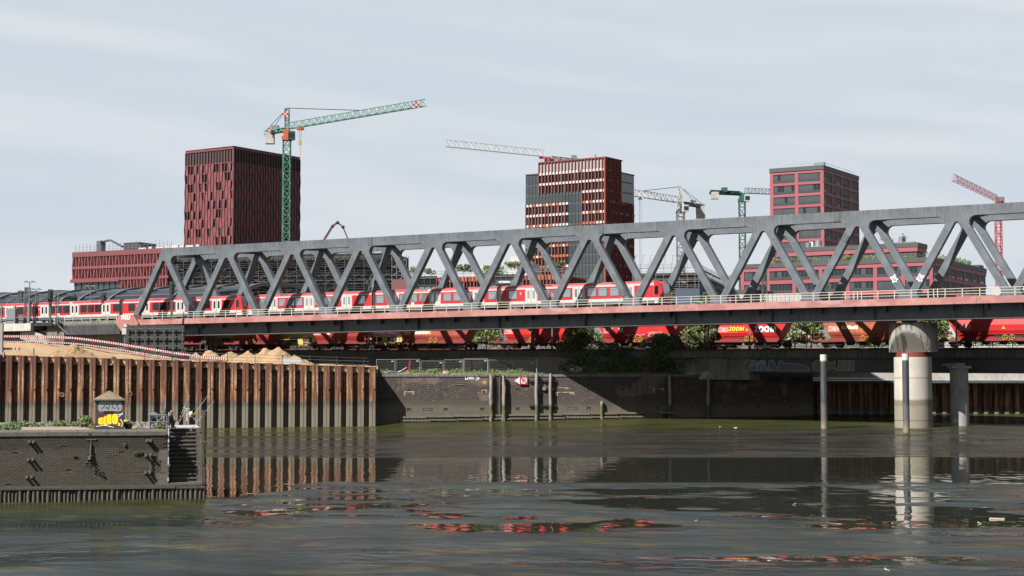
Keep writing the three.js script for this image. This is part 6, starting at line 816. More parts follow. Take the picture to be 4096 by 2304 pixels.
function crane(o) {
  const base = P(o.px, o.py, o.d), hJ = base.y, t = thing('tower_crane', o.label, 'crane', V(base.x, GROUND, base.z), 0, 'tower cranes on the skyline'), loc = (v) => v.clone().sub(t.position); const J = loc(base), UP = V(0, 1, 0);
  const tipAt = (px, py) => { const r = P(px, py, 1); const k = (hJ + (o.rise || 0) - CAMY) / (r.y - CAMY); return V(r.x * k, hJ + (o.rise || 0), r.z * k); }; const tip = loc(tipAt(...o.tip)); const dir = V(tip.x - J.x, 0, tip.z - J.z).normalize();
  mesh('mast', lattice(V(0, 0, 0), V(0, J.y - 2.2, 0), V(0, 0, 1), o.mw, o.mw, o.ms, o.t), o.mast || o.mat, t);
  mesh('jib', lattice(J.clone().addScaledVector(dir, o.mw * 0.6), tip, UP, 1.3, o.jh, o.js, o.t * 0.5, true), o.mat, t);
  const back = J.clone().addScaledVector(dir, -o.cl); mesh('counter_jib', [...lattice(J.clone().addScaledVector(dir, -o.mw * 0.5), back, UP, 1.5, 0.9, 7, o.t * 0.9), bar(J.clone().add(V(0, -0.4, 0)), back.clone().add(V(0, -0.4, 0)), 1.3, 0.25)], o.counter || o.mat, t);
  mesh('counterweight', [box(o.cw[0], o.cw[1], o.cw[0], back.x + dir.x * 2, back.y - o.cw[1] * 0.55, back.z + dir.z * 2)], M.concretePale, t);
  mesh('machinery_box', [box(2.2, 1.6, 2.2, back.x + dir.x * o.cl * 0.45, back.y + 0.9, back.z + dir.z * o.cl * 0.45)], o.box || M.galvanised, t);
  mesh('slewing_ring', [box(o.mw * 1.3, 1.2, o.mw * 1.3, 0, J.y - 2.8, 0), box(o.mw * 0.9, 2.2, o.mw * 0.9, 0, J.y - 1.2, 0)], o.slew || o.mat, t);
  mesh('cab', [boxAt(o.mw * 0.3, o.mw * 0.3 + 1.9, J.y - 3.4, J.y - 0.9, 0.4, 2.4)], o.cab || M.white, t); mesh('cab_window', boxAt(o.mw * 0.3 + 0.2, o.mw * 0.3 + 1.95, J.y - 2.9, J.y - 1.4, 2.35, 2.45), M.glass, t);
  if (o.peak) { const pk = V(0, J.y + o.peak, 0); mesh('peak', [...lattice(V(0, J.y, 0), pk, V(0, 0, 1), o.mw * 0.55, o.mw * 0.55, 5, o.t * 0.8)], o.mat, t); const m = J.clone().lerp(tip, o.tie || 0.6).add(V(0, o.jh, 0)); mesh('tie_bar', [bar(pk, m, 0.16), bar(pk, back.clone().add(V(0, 0.6, 0)), 0.16), bar(pk, back.clone().addScaledVector(dir, o.cl * 0.3).add(V(0, 0.6, 0)), 0.16)], M.dark, t); }
  if (o.trolley) { const q = J.clone().lerp(tip, o.trolley); mesh('trolley', box(2, 0.7, 1.6, q.x, q.y - 0.5, q.z), o.slew || o.mat, t); const hy = q.y - o.drop; mesh('hoist_rope', [bar(V(q.x - 0.3, q.y - 0.8, q.z), V(q.x - 0.2, hy, q.z), 0.09), bar(V(q.x + 0.3, q.y - 0.8, q.z), V(q.x + 0.2, hy, q.z), 0.09)], M.dark, t); mesh('hook_block', [box(0.8, 1.2, 0.4, q.x, hy - 0.5, q.z), bar(V(q.x, hy - 1, q.z), V(q.x, hy - 5.5, q.z), 0.16)], o.hook || M.dark, t); }
  if (o.checks) for (const c of o.checks) { const v = c === 'tip' ? tip.clone().addScaledVector(dir, -3.5).add(V(0, 0.6, 0.8)) : c === 'peak' ? V(-0.4, J.y + o.peak - 2, 1.2) : back.clone().addScaledVector(dir, 3).add(V(0, 0.8, 1.6)); for (let i = 0; i < 3; i++) for (let k = 0; k < 3; k++) put((i + k) % 2 ? 'red_check' : 'white_check', UNIT, (i + k) % 2 ? M.red : M.white, t, v.x + (i - 1) * 0.62, v.y + (k - 1) * 0.62, v.z, 0.6, 0.6, 0.08); }
  return t;
}
const craneGreen = paint(0.045, 0.19, 0.125, 0.5), craneGreenDark = paint(0.02, 0.11, 0.09, 0.5), craneWhite = paint(0.55, 0.55, 0.54, 0.5), craneRed = paint(0.42, 0.03, 0.05, 0.5), craneGrey = paint(0.16, 0.17, 0.18, 0.5);
crane({ label: 'large green tower crane with orange slewing part before the dark red tower', px: 1148, py: 517, d: 490, mw: 2.1, ms: 30, t: 0.2, tip: [1700, 424], jh: 1.9, js: 34, cl: 10.2, cw: [2.6, 3.4], peak: 6.4, tie: 0.55, mat: craneGreen, slew: paint(0.50, 0.10, 0.012, 0.5), cab: M.dark, trolley: 0.105, drop: 4.2, hook: paint(0.5, 0.28, 0.02, 0.5), checks: ['tip', 'peak', 'back'] });
crane({ label: 'white crane jib with red mast head rising behind the middle tower', px: 2190, py: 628, d: 640, mw: 2.6, ms: 24, t: 0.2, tip: [1783, 586], jh: 2.6, js: 20, cl: 24, cw: [3, 3], mat: craneWhite, mast: craneRed, slew: craneRed, cab: M.dark, trolley: 0.06, drop: 12, hook: craneRed, counter: craneWhite });
crane({ label: 'white tower crane with grey mast right of the middle tower', px: 2722, py: 812, d: 600, mw: 2.7, ms: 24, t: 0.25, tip: [2440, 770], jh: 2.3, js: 22, cl: 15, cw: [3.4, 4.4], peak: 6.0, tie: 0.55, mat: craneWhite, mast: craneGrey, slew: craneWhite, trolley: 0.585, drop: 36, counter: craneGrey });
crane({ label: 'dark green flat-top crane left of the rose tower', px: 2968, py: 772, d: 620, mw: 2.2, ms: 24, t: 0.22, tip: [3200, 782], jh: 2.0, js: 16, cl: 13.5, cw: [2.8, 2.6], mat: craneGreenDark, slew: craneGreenDark, counter: craneGreenDark, box: craneGreenDark });
crane({ label: 'red tower crane with raised-looking jib at the right edge', px: 3992, py: 806, d: 520, mw: 1.75, ms: 30, t: 0.15, tip: [3815, 722], jh: 1.9, js: 20, cl: 6, cw: [2.2, 2], mat: craneRed, slew: craneRed });
{ // concrete pump boom folded above the bridge
  const d = 420, pts = [[1296, 960], [1330, 905], [1350, 890], [1372, 908], [1394, 962]].map(([x, y]) => P(x, y, d)), t = thing('concrete_pump_boom', 'folded dark boom of a concrete pump above the bridge chord', 'pump boom', V(pts[0].x, pts[0].y - 20, pts[0].z)), l = pts.map((p) => p.clone().sub(t.position)); for (let i = 0; i < 4; i++) mesh('boom_section', bar(l[i], l[i + 1], 0.55 - 0.08 * i), paint(0.10, 0.03, 0.035, 0.6), t); mesh('boom_root', bar(V(0, 0, 0), l[0], 0.6), paint(0.10, 0.03, 0.035, 0.6), t); for (const i of [1, 2, 3]) mesh('boom_joint', new THREE.SphereGeometry(0.45, 10, 8).translate(l[i].x, l[i].y, l[i].z), M.dark, t); mesh('boom_tail', bar(l[4], l[4].clone().add(V(1, -18, 0)), 0.4), paint(0.10, 0.03, 0.035, 0.6), t);
}
// ---------------------------------------------------------------- station hall, masts and left abutment
{
  const hall = onBridge(thing('station_hall', 'long curved glass and steel station roof behind the left train', 'station roof')); hall.rotation.copy(BE);
  function vault(par, s0, s1, wc, hw, t0, hgt, rib, ribs, glassM, ribM, skew) {
    const N = 20, at = (s, k) => { const a = Math.PI * k / N; return V(s - skew * (1 - Math.sin(a)) * 0, t0 + hgt * Math.pow(Math.sin(a), 0.8), wc + hw * Math.cos(a)); };
    for (let i = 0; i < ribs; i++) { const a0 = s0 + (s1 - s0) * i / ribs, a1 = s0 + (s1 - s0) * (i + 1) / ribs; for (const [k0, k1, nm] of [[0, 4, 'glass_panel'], [4, 8, 'glass_panel'], [8, 13, 'roof_panel']]) { const pos = []; for (let k = k0; k < k1; k++) { const A = at(a0 + 0.15, k), B = at(a1 - 0.15, k), C = at(a1 - 0.15, k + 1), D = at(a0 + 0.15, k + 1); pos.push(A.x, A.y, A.z, B.x, B.y, B.z, C.x, C.y, C.z, A.x, A.y, A.z, C.x, C.y, C.z, D.x, D.y, D.z); } const g = new THREE.BufferGeometry(); g.setAttribute('position', new THREE.Float32BufferAttribute(pos, 3)); g.computeVertexNormals(); mesh(nm, g, glassM, par); } }
    for (let i = 0; i <= ribs; i++) { const s = s0 + (s1 - s0) * i / ribs, g = []; for (let k = 0; k < N; k++) g.push(bar(at(s, k), at(s, k + 1), rib, rib * 1.5)); mesh('arch_rib', g, ribM, par); }
    for (const k of [2, 4, 6, 8, 10, 13]) { const a = at(s0, k), b = at(s1, k); mesh('purlin', bar(a, b, rib * 0.45), ribM, par); }
  }
  const ribM = paint(0.11, 0.125, 0.14, 0.5), gl = new THREE.MeshPhysicalMaterial({ color: lin(0.022, 0.028, 0.034), roughness: 0.35, ior: 1.25 });
  const s1 = sAt(1100, 5, -22);
  vault(hall, sAt(-500, 5, -22), s1, -24, 13.5, 1.5, 5.5, 0.42, 14, gl, ribM, 0);
  const low = onBridge(thing('platform_tube', 'low glazed tube roof in front of the station hall at left', 'station roof')); low.rotation.copy(BE); vault(low, sAt(-400, 3, -8), sAt(262, 3, -8), -9, 2.6, 2.2, 2.6, 0.14, 16, gl, ribM, 0);
  { const s = sAt(262, 4, -8), g = []; for (let k = 0; k < 14; k++) { const a = Math.PI * k / 14, b = Math.PI * (k + 1) / 14; for (const r of [2.9, 2.2]) g.push(bar(V(s, 2.2 + r * Math.sin(a), -9 + r * Math.cos(a)), V(s, 2.2 + r * Math.sin(b), -9 + r * Math.cos(b)), 0.18)); g.push(bar(V(s, 2.2 + 2.2 * Math.sin(a), -9 + 2.2 * Math.cos(a)), V(s, 2.2 + 2.9 * Math.sin(b), -9 + 2.9 * Math.cos(b)), 0.09)); } mesh('end_arch', g, M.galvanised, low); }
  // lamps
  for (const [px, py, d, label] of [[119, 1128, 280, 'tallest twin lamp at the left edge'], [144, 1158, 292, 'twin lamp just right of the tallest one'], [362, 1145, 296, 'twin lamp before the dark red low building']]) { const c = P(px, py, d), yb = BL(sAt(px), 0, 0).y, t = thing('platform_lamp', label, 'lamp', V(c.x, yb, c.z), 0, 'twin lamps of the station'), h = c.y - yb; mesh('pole', rod(V(0, 0, 0), V(0, h, 0), 0.11, 0.08), M.galvanised, t); for (const s of [-1, 1]) { mesh('lamp_head', prism([[s * 0.05, h], [s * 0.5, h + 0.22], [s * 0.62, h + 0.2], [s * 0.98, h + 0.02], [s * 0.9, h - 0.06], [s * 0.2, h - 0.05]], -0.25, 0.25), M.galvanised, t); } }
  // lattice masts of the overhead line
  const mastG = paint(0.055, 0.085, 0.068, 0.6);
  function mast(px, py, d, yb, label, w = 0.62) { const c = P(px, py, d), t = thing('lattice_mast', label, 'mast', V(c.x, yb, c.z), 0, 'lattice masts of the overhead line'), h = c.y - yb; mesh('lattice', lattice(V(0, 0, 0), V(0, h, 0), V(0, 0, 1), w, w, Math.max(6, Math.round(h / 0.9)), 0.09), mastG, t); mesh('head_plate', box(w * 1.25, 0.3, w * 1.2, 0, h, 0), mastG, t); return t; }
  const yD = BL(-70, 0, 0).y; mast(82, 1166, 300, yD, 'lattice mast left of the tall lamp'); mast(110, 1153, 290, yD, 'lattice mast just behind the tall lamp', 0.7); mast(293, 1176, 300, yD, 'short lattice mast before the arched roof end'); mast(317, 1188, 305, yD, 'lowest lattice mast behind the left train'); mast(1476, 1088, 262, BL(20, 0, 0).y, 'lattice mast between truss diagonals before the netted building'); mast(3057, 1068, 250, BL(85, 0, 0).y, 'tall lattice mast before the rose block'); mast(2822, 1172, 255, BL(80, 0, 0).y, 'lattice mast with a lamp before the blue netting'); mast(3310, 1140, 262, BL(90, 0, 0).y, 'thin mast behind the truss foot at right', 0.3); mast(1478, 1280, 266, FL(0, 0, 0).y - 1, 'dark lattice mast between the hopper and the white coach', 0.9); mast(855, 1290, 275, FL(0, 0, 0).y - 1, 'dark lattice mast before the white emblem coach', 0.9); mast(2826, 1250, 243, FL(0, 0, 0).y - 0.6, 'lattice mast between the scrawled and the sprayed hoppers', 0.55);
  for (const [px, d, label] of [[2131, 256, 'broad green signal mast before a red hopper'], [2208, 254, 'thin steel post before a red hopper'], [2998, 239, 'thin steel post before the sprayed hopper'], [3825, 224, 'thin steel post before the rightmost hopper']]) { const c = P(px, 1300, d), yb = P(px, 1392, d).y, t = thing('trackside_post', label, 'post', V(c.x, yb - 0.3, c.z), 0, 'steel posts along the freight line'), h = 5.6, w = px === 2131 ? 0.55 : 0.2; mesh('shaft', box(w, h, w, 0, h / 2, 0), px === 2131 ? paint(0.07, 0.10, 0.075, 0.7) : M.galvanised, t); mesh('foot', box(w * 1.8, 0.5, w * 1.8, 0, 0.25, 0), M.rustPaint, t); }
  // signals
  for (const [px, py, d, label] of [[201, 1158, 282, 'black signal head on green post above the left train'], [687, 1127, 268, 'black signal head behind the end post of the truss'], [414, 1172, 284, 'black signal head right of the small arched roof']]) { const c = P(px, py, d), yb = yD, t = thing('railway_signal', label, 'signal', V(c.x, yb, c.z), 0, 'railway signals on the approach'), h = c.y - yb; mesh('post', box(0.3, h, 0.3, 0, h / 2, -0.2), mastG, t); mesh('signal_head', [box(0.75, 2.0, 0.5, 0.1, h - 1.0, 0.2), box(0.5, 0.7, 0.4, 0.1, h - 2.4, 0.2)], M.black, t); mesh('hood', [0.4, 1.0, 1.6].map((k) => rod(V(0.1, h - k, 0.45), V(0.1, h - k, 0.75), 0.14, 0.14, 10)), M.dark, t); mesh('service_cage', [bar(V(0.6, h - 2.6, 0), V(1.5, h - 2.6, 0), 0.06), bar(V(0.6, h - 1.6, 0), V(1.5, h - 1.6, 0), 0.06), bar(V(1.5, h - 2.6, 0), V(1.5, h - 1.4, 0), 0.06), bar(V(0.6, h - 1.6, 0), V(1.3, h - 2.6, 0), 0.05)], M.galvanised, t); }
  // left abutment
  const ab = onBridge(thing('concrete_abutment', 'pale concrete deck edge and abutment at the left edge', 'abutment')); ab.rotation.copy(BE);
  const a1 = sAt(122, -1, 2.6), a2 = sAt(262, -1.5, 1.2); mesh('deck_edge', boxAt(a1 - 70, a1, -1.45, -0.15, 1.9, 2.6), M.concretePale, ab); mesh('deck_floor', boxAt(a1 - 70, a1, -1.3, -0.52, -9, 1.89), M.concreteDark, ab); mesh('corbel', prism([[a1 - 3.2, -1.5], [a1 - 0.2, -1.5], [a1 + 3.2, -3.2], [a1 + 3.2, -3.9], [a1 + 1.5, -3.9], [a1 - 3.2, -2.8]], 0.2, 1.8), M.concretePale, ab);
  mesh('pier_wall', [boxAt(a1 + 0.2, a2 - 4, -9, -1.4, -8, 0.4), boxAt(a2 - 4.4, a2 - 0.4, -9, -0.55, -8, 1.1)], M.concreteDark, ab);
  mesh('under_deck_block', boxAt(a1 - 70, a1 + 0.2, -9, -1.5, -8, -1.2), M.concreteDark, ab);  // solid concrete block fills the space under the deck
  const ap = []; for (let k = 0; k < 9; k++) { const s = a1 - 1 - k * 3.2; mesh('fence_post', boxAt(s - 0.12, s + 0.12, -0.2, 3.1, 2.0, 2.2), M.galvanised, ab); } mesh('fence_rail', [boxAt(a1 - 40, a1, 0.9, 1.0, 2.06, 2.14)], M.galvanised, ab);
  const pl = part('stair_platform', ab); mesh('platform', boxAt(a1, a2 - 0.5, -0.62, -0.4, 0.6, 2.0), M.dark, pl); const rl = []; for (let s = a1; s < a2 - 0.5; s += 0.42) rl.push(box(0.05, 1.0, 0.05, s, 0.1, 1.95)); rl.push(boxAt(a1, a2 - 0.5, 0.58, 0.66, 1.9, 2.0)); mesh('bar_railing', rl, M.dark, pl); mesh('stair', [bar(V(a2 - 1.4, -0.3, 1.9), V(a2 + 1.2, -2.2, 1.9), 0.12), bar(V(a2 - 1.4, 0.7, 1.95), V(a2 + 0.6, -0.7, 1.95), 0.1)], M.galvanised, pl); mesh('cabinet', [box(0.8, 1.2, 0.5, a1 + 4.6, 0.2, 1.3)], M.white, pl);
  { const t = part('ladder_mast', ab), s = a1 + 5.6; mesh('ladder', [...[-0.22, 0.22].map((q) => boxAt(s + q - 0.05, s + q + 0.05, -0.4, 4.9, 2.05, 2.15)), ...[0, 1, 2, 3, 4, 5, 6, 7, 8, 9, 10].map((k) => boxAt(s - 0.17, s + 0.17, k * 0.45, k * 0.45 + 0.07, 2.07, 2.13))], M.galvanised, t); }
  { const t = part('track_cabinet', ab), s = a1 - 5.6; mesh('grey_cabinet', boxAt(s - 1.0, s + 1.0, -0.15, 2.5, 1.0, 1.7), M.galvanised, t); const c = new THREE.CylinderGeometry(0.75, 0.75, 0.6, 18); c.rotateX(Math.PI / 2); c.translate(s + 2.2, 0.55, 1.3); mesh('cable_drum', c, M.skirt, t); }
  // things beneath the left end of the bridge
  { const c = P(505, 1345, 262), t = thing('floodlight_mast', 'white floodlight housing on a pole under the bridge end', 'floodlight', V(c.x, c.y, c.z)); mesh('housing', [box(0.7, 1.0, 0.6, -0.3, 0.8, 0), new THREE.CylinderGeometry(0.4, 0.4, 0.5, 12).translate(0, 1.7, 0)], M.white, t); mesh('pole', rod(V(-0.2, -3, 0), V(-0.2, 0.4, 0), 0.08), M.galvanised, t); }
  { const c = P(620, 1385, 266), t = thing('site_scaffold', 'dark steel trestles under the left end of the bridge', 'trestle', V(c.x, c.y, c.z)), g = []; for (let k = 0; k < 7; k++) g.push(box(0.14, 4, 0.14, -4.6 + k * 1.5, 1.2, 0)); for (const y of [0, 1.4, 2.8]) g.push(boxAt(-4.7, 4.5, y, y + 0.14, -0.07, 0.07)); mesh('frame', g, M.girder, t); mesh('deck_shade_net', boxAt(-5.2, 4.6, -1.6, 3.4, -0.5, -0.4), paint(0.03, 0.034, 0.032, 0.9), t); }  // dark net made larger to stand in for shade under the deck end
}
// ---------------------------------------------------------------- near quay on the left
{
  const A = P(-70, 1740, 99.3), C = P(668, 1712, 101.7), th = Math.atan2(C.z - A.z, C.x - A.x), len = Math.hypot(C.x - A.x, C.z - A.z), TOP = 4.42;
  const quay = thing('stone_quay', 'near brick quay with stone coping and stairs at lower left', 'quay', V(A.x, 0, A.z), -th);
  const toL = (v) => v.clone().sub(quay.position).applyAxisAngle(V(0, 1, 0), th), fromL = (x, y, z) => V(x, y, z).applyAxisAngle(V(0, 1, 0), -th).add(quay.position);
  const xAt = (px, z = 0) => { let a = 0, b = 30; for (let i = 0; i < 40; i++) { const m = (a + b) / 2; if (proj(fromL(m, 3, z))[0] < px) a = m; else b = m; } return (a + b) / 2; };
  const yAt = (px, py) => { const x = xAt(px); let a = -2, b = 8; for (let i = 0; i < 40; i++) { const m = (a + b) / 2; if (proj(fromL(x, m, 0))[1] > py) a = m; else b = m; } return (a + b) / 2; };
  const xs0 = xAt(676), xs1 = xAt(789), xe = xAt(806);
  const mortar = textured(colourTexture(256, 256, 3, 3, (u, v) => mixc([0.038, 0.033, 0.024], [0.072, 0.063, 0.046], fbm(u, v, 10, 10, 4, 701))), 0.95);
  mesh('core', [boxAt(-6, xs0 - 0.02, -0.5, TOP - 0.36, -9.5, -0.03)], mortar, quay);
  mesh('core_behind_stair', boxAt(xs0 - 0.02, xe, -0.5, TOP - 0.12, -9.5, -3.4), mortar, quay);
  // bricks: the muddy skin darkens towards a tide line
  const tones = []; for (let k = 0; k < 6; k++) tones.push(paint(0.052 + 0.007 * k, 0.045 + 0.006 * k, 0.032 + 0.0045 * k, 0.92)); const ups = []; for (let k = 0; k < 6; k++) ups.push(paint(0.030 + 0.006 * k, 0.025 + 0.0042 * k, 0.019 + 0.003 * k, 0.92)); const r = rng(703);
  const bh = 0.118, bw = 0.33, y0 = 0.98, rows = Math.floor((TOP - 0.38 - y0) / bh); let n = 0; const rest = [[], []]; const gB = [0, 1, 2].map((k) => boxUV(join([box(bw - 0.016, bh - 0.014, 0.06)])));
  for (let x = -2.4, col = 0; x < xs0 - 0.2; x += bw, col++) for (let q = 0; q < rows; q++) { const xx = x + (q % 2) * bw / 2 + bw / 2, y = y0 + (q + 0.5) * bh; if (xx > xs0 - 0.25) continue; const up = y + (fbmWorld(xx * 0.8, y, 705, 3) - 0.5) * 0.5 > 3.25; if (r() < 0.012) continue; const z = -0.03 + (r() - 0.5) * 0.014; if (n < 300 && x > -0.6) { put('brick', gB[q % 3], (up ? ups : tones)[Math.min(5, Math.floor((0.45 * r() + 0.9 * fbmWorld(xx * 0.7 + 4, y * 1.4, 706, 4) - 0.18) * 6))] || tones[0], quay, xx, y, z); n++; } else rest[up ? 1 : 0].push(box(bw - 0.016, bh - 0.014, 0.06, xx, y, z)); }
  const stTex = (a, b, s) => textured(colourTexture(512, 256, 6, 3, (u, v) => { const row = Math.floor(v * 3 / bh), c = hash(Math.floor(u * 6 / bw + (row % 2) * 0.5), row, s); return mixc(a, b, 0.55 * c + 0.45 * fbm(u, v, 14, 8, 4, s)); }), 0.92);
  const f0 = mesh('brick_field', rest[0], stTex([0.046, 0.040, 0.028], [0.096, 0.084, 0.060], 707), quay); f0.userData.kind = 'stuff'; const f1 = mesh('brick_field', rest[1], stTex([0.027, 0.022, 0.017], [0.063, 0.047, 0.036], 709), quay); f1.userData.kind = 'stuff';
  const coping = textured(colourTexture(256, 128, 3, 1.5, (u, v) => mixc([0.07, 0.066, 0.053], [0.16, 0.15, 0.122], fbm(u, v, 20, 14, 5, 711))), 0.9);
  for (let k = 0; k < 8; k++) { const a = -3.2 + k * 1.75, b = Math.min(a + 1.73, xs0); mesh('coping_stone', prism([[-0.9, TOP - 0.36], [0.06, TOP - 0.36], [0.06, TOP - 0.12], [0.0, TOP], [-0.9, TOP]].map((p) => [-p[0], p[1]]).map((p) => [p[0], p[1]]), a, b).rotateY(Math.PI / 2), coping, quay); }
  for (const [ya, yb, w] of [[0.98, 1.75, 0.75], [1.77, 2.5, 0.45], [2.52, 3.15, 0.62]]) mesh('quoin_stone', boxAt(xs0 - w, xs0 + 0.0, ya, yb, -0.4, 0.05), coping, quay);
  // top surface
  const gt = structure(mesh('quay_path', boxAt(-8, xe - 2.35, TOP - 0.13, TOP - 0.02, -9.4, -0.91).applyMatrix4(new THREE.Matrix4().makeRotationY(-th).setPosition(quay.position)), textured(colourTexture(256, 256, 5, 5, (u, v) => mixc([0.19, 0.135, 0.095], [0.33, 0.25, 0.185], fbm(u, v, 12, 12, 5, 713))), 0.95))); gt.userData.label = 'trodden earth path on top of the near quay';
  for (let k = 0; k < 9; k++) mesh('back_parapet_stone', boxAt(-8 + k * 2.2, -8 + k * 2.2 + 2.17, TOP - 0.1, TOP + 0.24, -9.8, -9.2), M.concrete, quay);
  mesh('back_platform', boxAt(xs0, xe, TOP - 0.11, TOP + 0.03, -9.5, -3.3), M.concrete, quay);
  // stairs
  const NST = 13; for (let k = 0; k < NST; k++) { const yt = TOP - 0.02 - k * 0.248; mesh('stair_tread', boxAt(xs0, xs1, yt - 0.06, yt, -3.3 + k * 0.22 - 0.3, -3.3 + (k + 1) * 0.22), coping, quay); mesh('stair_riser', boxAt(xs0, xs1, yt - 0.3, yt - 0.061, -3.3 + k * 0.22 - 0.3, -3.3 + (k + 1) * 0.22 - 0.05), mortar, quay); }  // paler treads paint in the light on their edges; muddy risers stay darker
  mesh('stair_fill', prism([[0.45, 0.9], [3.6, 0.9], [3.6, TOP - 0.3], [3.3, TOP - 0.3], [0.5, 1.2]].map((p) => [p[0], p[1]]), xs0 + 0.01, xs1 - 0.01).rotateY(Math.PI / 2), mortar, quay);
  for (let k = 0; k < 8; k++) { const yt = TOP + 0.0 - k * 0.41; mesh('cheek_stone', boxAt(xs1 + 0.01, xe, 0.9, yt, -3.3 + k * 0.36 + 0.01, -3.3 + (k + 1) * 0.36), coping, quay); }
  mesh('landing_stone', [boxAt(xs0, xs0 + 1.1, 0.95, 1.16, -0.5, 0.1)], coping, quay); mesh('landing_stone', [boxAt(xs0 + 1.12, xe + 0.05, 0.95, 1.18, -0.5, 0.12)], coping, quay);
  mesh('end_wall', boxAt(xe - 0.02, xe + 0.25, -0.5, TOP - 0.4, -9.5, -0.55), mortar, quay); mesh('stair_base', boxAt(xs0, xe, -0.4, 0.94, -3.2, -0.03), mortar, quay);
  // timber piling
  const wood = [0, 1, 2].map((k) => textured(colourTexture(128, 256, 1.2, 2.2, (u, v) => mixc([0.03, 0.026, 0.018], [0.095 + 0.014 * k, 0.083 + 0.012 * k, 0.06 + 0.008 * k], fbm(u, v, 16, 5, 5, 721 + k))), 0.88));
  mesh('waling_beam', [boxAt(-4, xs0 * 0.42, 0.86, 0.98, 0.0, 0.42)], wood[0], quay); mesh('waling_beam', [boxAt(xs0 * 0.42 + 0.02, xs0 + 0.4, 0.84, 0.97, 0.0, 0.44)], wood[1], quay); mesh('waling_beam', [boxAt(xs0 + 0.42, xe + 0.2, 0.82, 0.94, 0.0, 0.42)], wood[2], quay); mesh('waling_board', boxAt(-4, xe + 0.1, 0.98, 1.05, 0.0, 0.2), wood[1], quay);
  for (let x = -3.6, k = 0; x < xe + 0.1; k++) { const w = 0.075 + 0.075 * r(), lean = (r() - 0.5) * 0.05, g = new THREE.CylinderGeometry(w * 0.95, w * 1.05, 1.6, 9, 5); const q = g.attributes.position; for (let i = 0; i < q.count; i++) { const kk = 1 + 0.3 * (fbmWorld(q.getX(i) * 9 + k * 3, q.getY(i) * 3, 725, 2) - 0.5); q.setX(i, q.getX(i) * kk + q.getY(i) * lean); q.setZ(i, q.getZ(i) * kk); } g.computeVertexNormals(); g.translate(x + w, 0.03 - 0.06 * r(), 0.26 + 0.05 * r()); mesh('timber_pile', g, wood[k % 3], quay); x += w * 2 + 0.012 + 0.02 * r(); }
  mesh('toe_backing_board', boxAt(-4, xe, -0.5, 0.86, 0.02, 0.12), mortar, quay);  // mortar-coloured backing behind the timber piles
  // iron brackets, niches, rope
  const iron = paint(0.14, 0.11, 0.07, 0.85); for (const [px, py] of [[117, 1768], [133, 1768], [114, 1840], [132, 1839], [109, 1910], [129, 1908], [588, 1763], [601, 1764], [584, 1822], [602, 1820], [583, 1891], [600, 1890]]) { const x = xAt(px), y = yAt(px, py); mesh('iron_bracket', [boxAt(x - 0.06, x + 0.06, y - 0.05, y + 0.05, 0, 0.27), boxAt(x - 0.09, x + 0.09, y - 0.1, y + 0.1, 0, 0.04)], iron, quay); }
  for (const [px, py] of [[364, 1768], [361, 1859]]) { const x = xAt(px), y = yAt(px, py); mesh('niche_shade_panel', boxAt(x - 0.24, x + 0.24, y - 0.12, y + 0.12, -0.01, 0.012), M.black, quay); mesh('niche_lintel', [boxAt(x - 0.3, x + 0.3, y + 0.12, y + 0.19, 0, 0.05), boxAt(x - 0.02, x + 0.02, y - 0.12, y + 0.12, 0, 0.05)], coping, quay); }  // black panels paint the shade inside the two niches; nothing is cut in
  { const x = xAt(364), y = yAt(364, 1775); mesh('mooring_rope', [rod(V(x, y, 0.05), V(x - 0.03, y - 0.75, 0.12), 0.045, 0.06, 8), rod(V(x - 0.03, y - 0.75, 0.12), V(x - 0.06, y - 0.95, 0.1), 0.1, 0.13, 8)], paint(0.10, 0.085, 0.055, 0.95), quay); const x2 = xAt(602); mesh('drain_pipe', rod(V(x2, yAt(602, 1815), 0.1), V(x2, yAt(602, 1900), 0.1), 0.03), iron, quay); }
  const mossM = []; for (const [px, py, w, h] of [[385, 1880, 0.16, 0.22], [405, 1893, 0.14, 0.18], [545, 1815, 0.16, 0.12], [562, 1810, 0.15, 0.08], [300, 1825, 0.14, 0.05], [358, 1738, 0.1, 0.1], [500, 1778, 0.09, 0.12], [615, 1826, 0.1, 0.1], [357, 1840, 0.1, 0.1], [395, 1886, 0.1, 0.15], [415, 1903, 0.08, 0.08]]) mossM.push([V(xAt(px), yAt(px, py), 0.03), w, h, 0.05, 90, 0.045, [0.045, 0.055, 0.018]]); const moss = addLeaves('moss', { blobs: mossM, seed: 731 }, quay); moss.userData.kind = 'stuff';
  // weeds on the quay
  const bl = [], rr = rng(733); for (let k = 0; k < 46; k++) { const px = -20 + 560 * rr(), z = rr() < 0.6 ? -8.9 - rr() * 0.4 : -1.2 - rr() * 0.5, x = xAt(px, z); if (z > -3 && px < 340 && px > 60) continue; bl.push([V(x, TOP + 0.05 + 0.12 * rr(), z), 0.3 + 0.35 * rr(), 0.12 + 0.2 * rr(), 0.3, 110, 0.06, rr() < 0.5 ? G2 : G1]); } bl.push([V(xAt(20, -1.5), TOP + 0.12, -1.5), 0.9, 0.22, 0.4, 500, 0.06, G2]);
  const wd = addLeaves('weeds', { blobs: bl, seed: 735 }); wd.position.copy(quay.position); wd.rotation.y = -th; wd.userData = { kind: 'stuff', label: 'green weeds along the near quay path', category: 'weeds' };
  const at = (px, z, y = TOP) => fromL(xAt(px, z), y, z);
